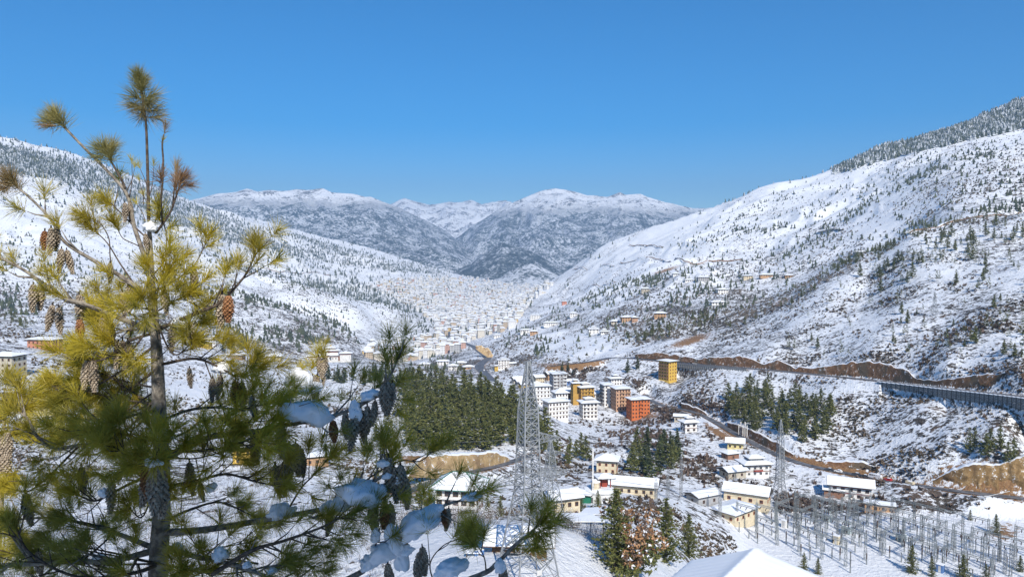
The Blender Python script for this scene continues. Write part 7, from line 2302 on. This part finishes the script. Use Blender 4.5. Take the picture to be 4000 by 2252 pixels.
# snow lying on the branches
def clump(px, py, dep, w, h, seed, label, tilt=0.0, drip=0.0):
    """soft lump of snow: w, h in photograph pixels"""
    c = at(px, py, TD + dep)
    k = (TD + dep) / FPX
    bm = bmesh.new()
    bmesh.ops.create_icosphere(bm, subdivisions=4, radius=1.0)
    V = np.array([v.co[:] for v in bm.verts])
    n = fbm(V[:, 0] * 1.1 + seed, V[:, 2] * 1.1 + V[:, 1] * 0.8, 3, seed) * 0.45 + fbm(V[:, 0] * 3.5 + seed, V[:, 2] * 3.5 + V[:, 1] * 2.9, 3, seed + 5) * 0.20
    V = V * (1 + n)[:, None]
    V[:, 2] = np.where(V[:, 2] < -0.25, -0.25 + (V[:, 2] + 0.25) * 0.45, V[:, 2]) + fbm(V[:, 0] * 2.3 + seed, V[:, 1] * 2.3 + seed, 3, seed + 9) * 0.22
    if drip: V[:, 2] -= drip * np.exp(-((V[:, 0] - 0.55) / 0.35) ** 2) * (V[:, 2] < 0.1)
    V *= np.array([w / 2 * k, min(w, h * 1.6) / 2.2 * k, h / 2 * k])
    ca, sa = math.cos(tilt), math.sin(tilt)
    V = np.stack([V[:, 0] * ca - V[:, 2] * sa, V[:, 1], V[:, 0] * sa + V[:, 2] * ca], 1)
    F = np.array([[v.index for v in f.verts] for f in bm.faces]); bm.free()
    o = link('snow_clump', mesh_np('snow_clump', V, F, M['clump_snow'], shade=True), None, c)
    return tag(o, label, 'snow', 'snow clumps on the near pine')


for i, a in enumerate([
    (1200, 1608, -.38, 205, 100, 'large blue shaded snow slab on the right limb below the sunlit heap', -0.05, 0.5),
    (1165, 1496, .30, 90, 100, 'bright sunlit snow heap peaked like a tent in the pine', 0.25, 0.0), (1185, 1520, .28, 180, 62, 'sunlit snow skirt under the peaked heap', 0.0, 0.0),
    (1447, 1545, -.38, 80, 46, 'small snow pad near the tip of the right limb', 0.2, 0.0), (1385, 1612, -.42, 62, 80, 'lumpy snow beside the dark cones of the right limb', 0.0, 0.3),
    (1418, 1925, -.42, 190, 105, 'big rounded blue snow cap on the second right limb', 0.05, 0.4), (1340, 1965, -.40, 90, 80, 'snow lump left of the big rounded cap', 0.3, 0.0), (1282, 1978, -.38, 56, 50, 'snow pad on the second limb left of the lump', 0.3, 0.0),
    (1098, 2000, -.32, 110, 56, 'pointed snow wedge lying on the second right limb', 0.3, 0.3),
    (1640, 2050, -.5, 190, 92, 'long sloping snow slab on the low right limb', 0.62, 0.2), (1545, 2120, -.5, 80, 130, 'upright snow pillar under the long sloping slab', 0.1, 0.0), (1500, 2170, -.5, 120, 100, 'lumpy snow mass at the fork of the low right limb', 0.2, 0.0), (1440, 2205, -.5, 70, 70, 'snow knob left of the fork mass', 0.3, 0.0), (1570, 2200, -.5, 56, 110, 'hanging snow tongue below the fork', 0.0, 0.0), (1712, 1988, -.5, 60, 46, 'snow pad near the end of the low right limb', 0.5, 0.0),
    (1590, 2150, -.52, 60, 46, 'snow lump right of the hanging tongue', 0.3, 0.0), (1465, 2100, -.5, 44, 60, 'snow ball on an upright twig', 0.0, 0.0),
    (1845, 1940, -.5, 78, 40, 'snow cap over the last dark tuft of the low limb', 0.1, 0.0), (1765, 2225, -.85, 120, 80, 'snow dome at the bottom beside the forked twig', 0.2, 0.0), (1955, 2215, -.92, 46, 66, 'snow lump hanging under the bottom right twig', 0.2, 0.0),
    (1497, 1812, -.42, 46, 40, 'snow pad in the upright cone cluster', 0.2, 0.0), (1515, 1860, -.42, 44, 26, 'thin snow pad on the cone cluster', 0.2, 0.0), (1553, 1880, -.42, 26, 40, 'small snow knob between the clustered cones', 0.0, 0.0),
    (635, 1700, -.25, 100, 56, 'shaded snow pad across the trunk', 0.05, 0.0), (600, 1808, -1.02, 62, 40, 'snow on the needle bunch in front of the trunk', 0.1, 0.0), (870, 1440, -.05, 70, 50, 'sunlit snow clump right of the trunk', 0.0, 0.0), (590, 893, -.05, 56, 44, 'snow caught in the upper branch whorl', 0.0, 0.0), (705, 1265, -.05, 56, 56, 'snow draped over the middle right branch', 0.0, 0.3),
    (860, 2170, -.5, 62, 62, 'snow ball low right of the trunk', 0.0, 0.0), (968, 2208, -.55, 40, 34, 'snow bit on the lower middle branch', 0.2, 0.0), (1062, 2232, -.6, 46, 30, 'snow sliver at the bottom middle', 0.2, 0.0), (385, 2175, -.1, 46, 26, 'thin snow pad on the lower left limb', 0.2, 0.0), (690, 2135, -.05, 50, 36, 'snow pad where the lower right limb leaves the trunk', 0.0, 0.0), (408, 1930, -.3, 40, 44, 'snow bit in the left shaded branches', 0.0, 0.0), (820, 1905, -.4, 46, 46, 'snow bit between the right shaded branches', 0.0, 0.0), (478, 1700, -.25, 34, 26, 'tiny snow pad left of the trunk', 0.0, 0.0)]):
    clump(a[0], a[1], a[2], a[3], a[4], i * 3 + 2, a[5], a[6], a[7])


# ------------------------------------------------------------------ the photographer's house behind the camera: its roof shades the lower pine
def own_house():
    # the roof verge whose shadow line crosses the pine from low left to high right
    A, B = at(215, 1672, TD), at(1500, 1345, TD)
    k = 15.0
    A2, B2 = A + SUN_DIR * k, B + SUN_DIR * k
    dirv = (B2 - A2); slope = dirv.z / math.hypot(dirv.x, dirv.y)
    along = Vector((dirv.x, dirv.y, 0)).normalized()
    back = Vector((0, -1, 0))
    zt = lambda u: A2.z + slope * u
    wid = 16.0
    t = thing('house', 'photographer\'s own house standing behind the viewpoint', 'house', (A2.x + wid / 2 * along.x, A2.y - 5, near_z(A2.y - 5)))
    o = Vector(t.location)
    g = near_z(A2.y) - 2.0
    def prism(u0, u1, v0, v1, zb, f, nm, mat):
        vs = []
        for v in (v0, v1):
            for u, top in ((u0, 0), (u1, 0), (u1, 1), (u0, 1)):
                q = A2 + along * u + back * v
                vs.append((q.x - o.x, q.y - o.y, (f(u) if top else (zb if zb is not None else f(u) - 0.3)) - o.z))
        mb = MB(); mb.add(vs, [(0, 1, 2, 3), (7, 6, 5, 4), (0, 4, 5, 1), (1, 5, 6, 2), (2, 6, 7, 3), (3, 7, 4, 0)]); mb.build(nm, mat, t)
    ridge = 9.0
    f1 = lambda u: zt(u) if u <= ridge else zt(ridge) - slope * (u - ridge)
    prism(0, ridge, 0, 10, None, f1, 'roof', M['roof_dark'])
    prism(ridge, 2 * ridge, 0, 10, None, f1, 'roof', M['roof_dark'])
    prism(0.6, ridge, 0.3, 9.5, g - 1, lambda u: f1(u) - 0.31, 'wall', W['cream'])
    prism(ridge + 0.01, 2 * ridge - 0.6, 0.3, 9.5, g - 1, lambda u: f1(u) - 0.31, 'wall', W['cream'])
own_house()
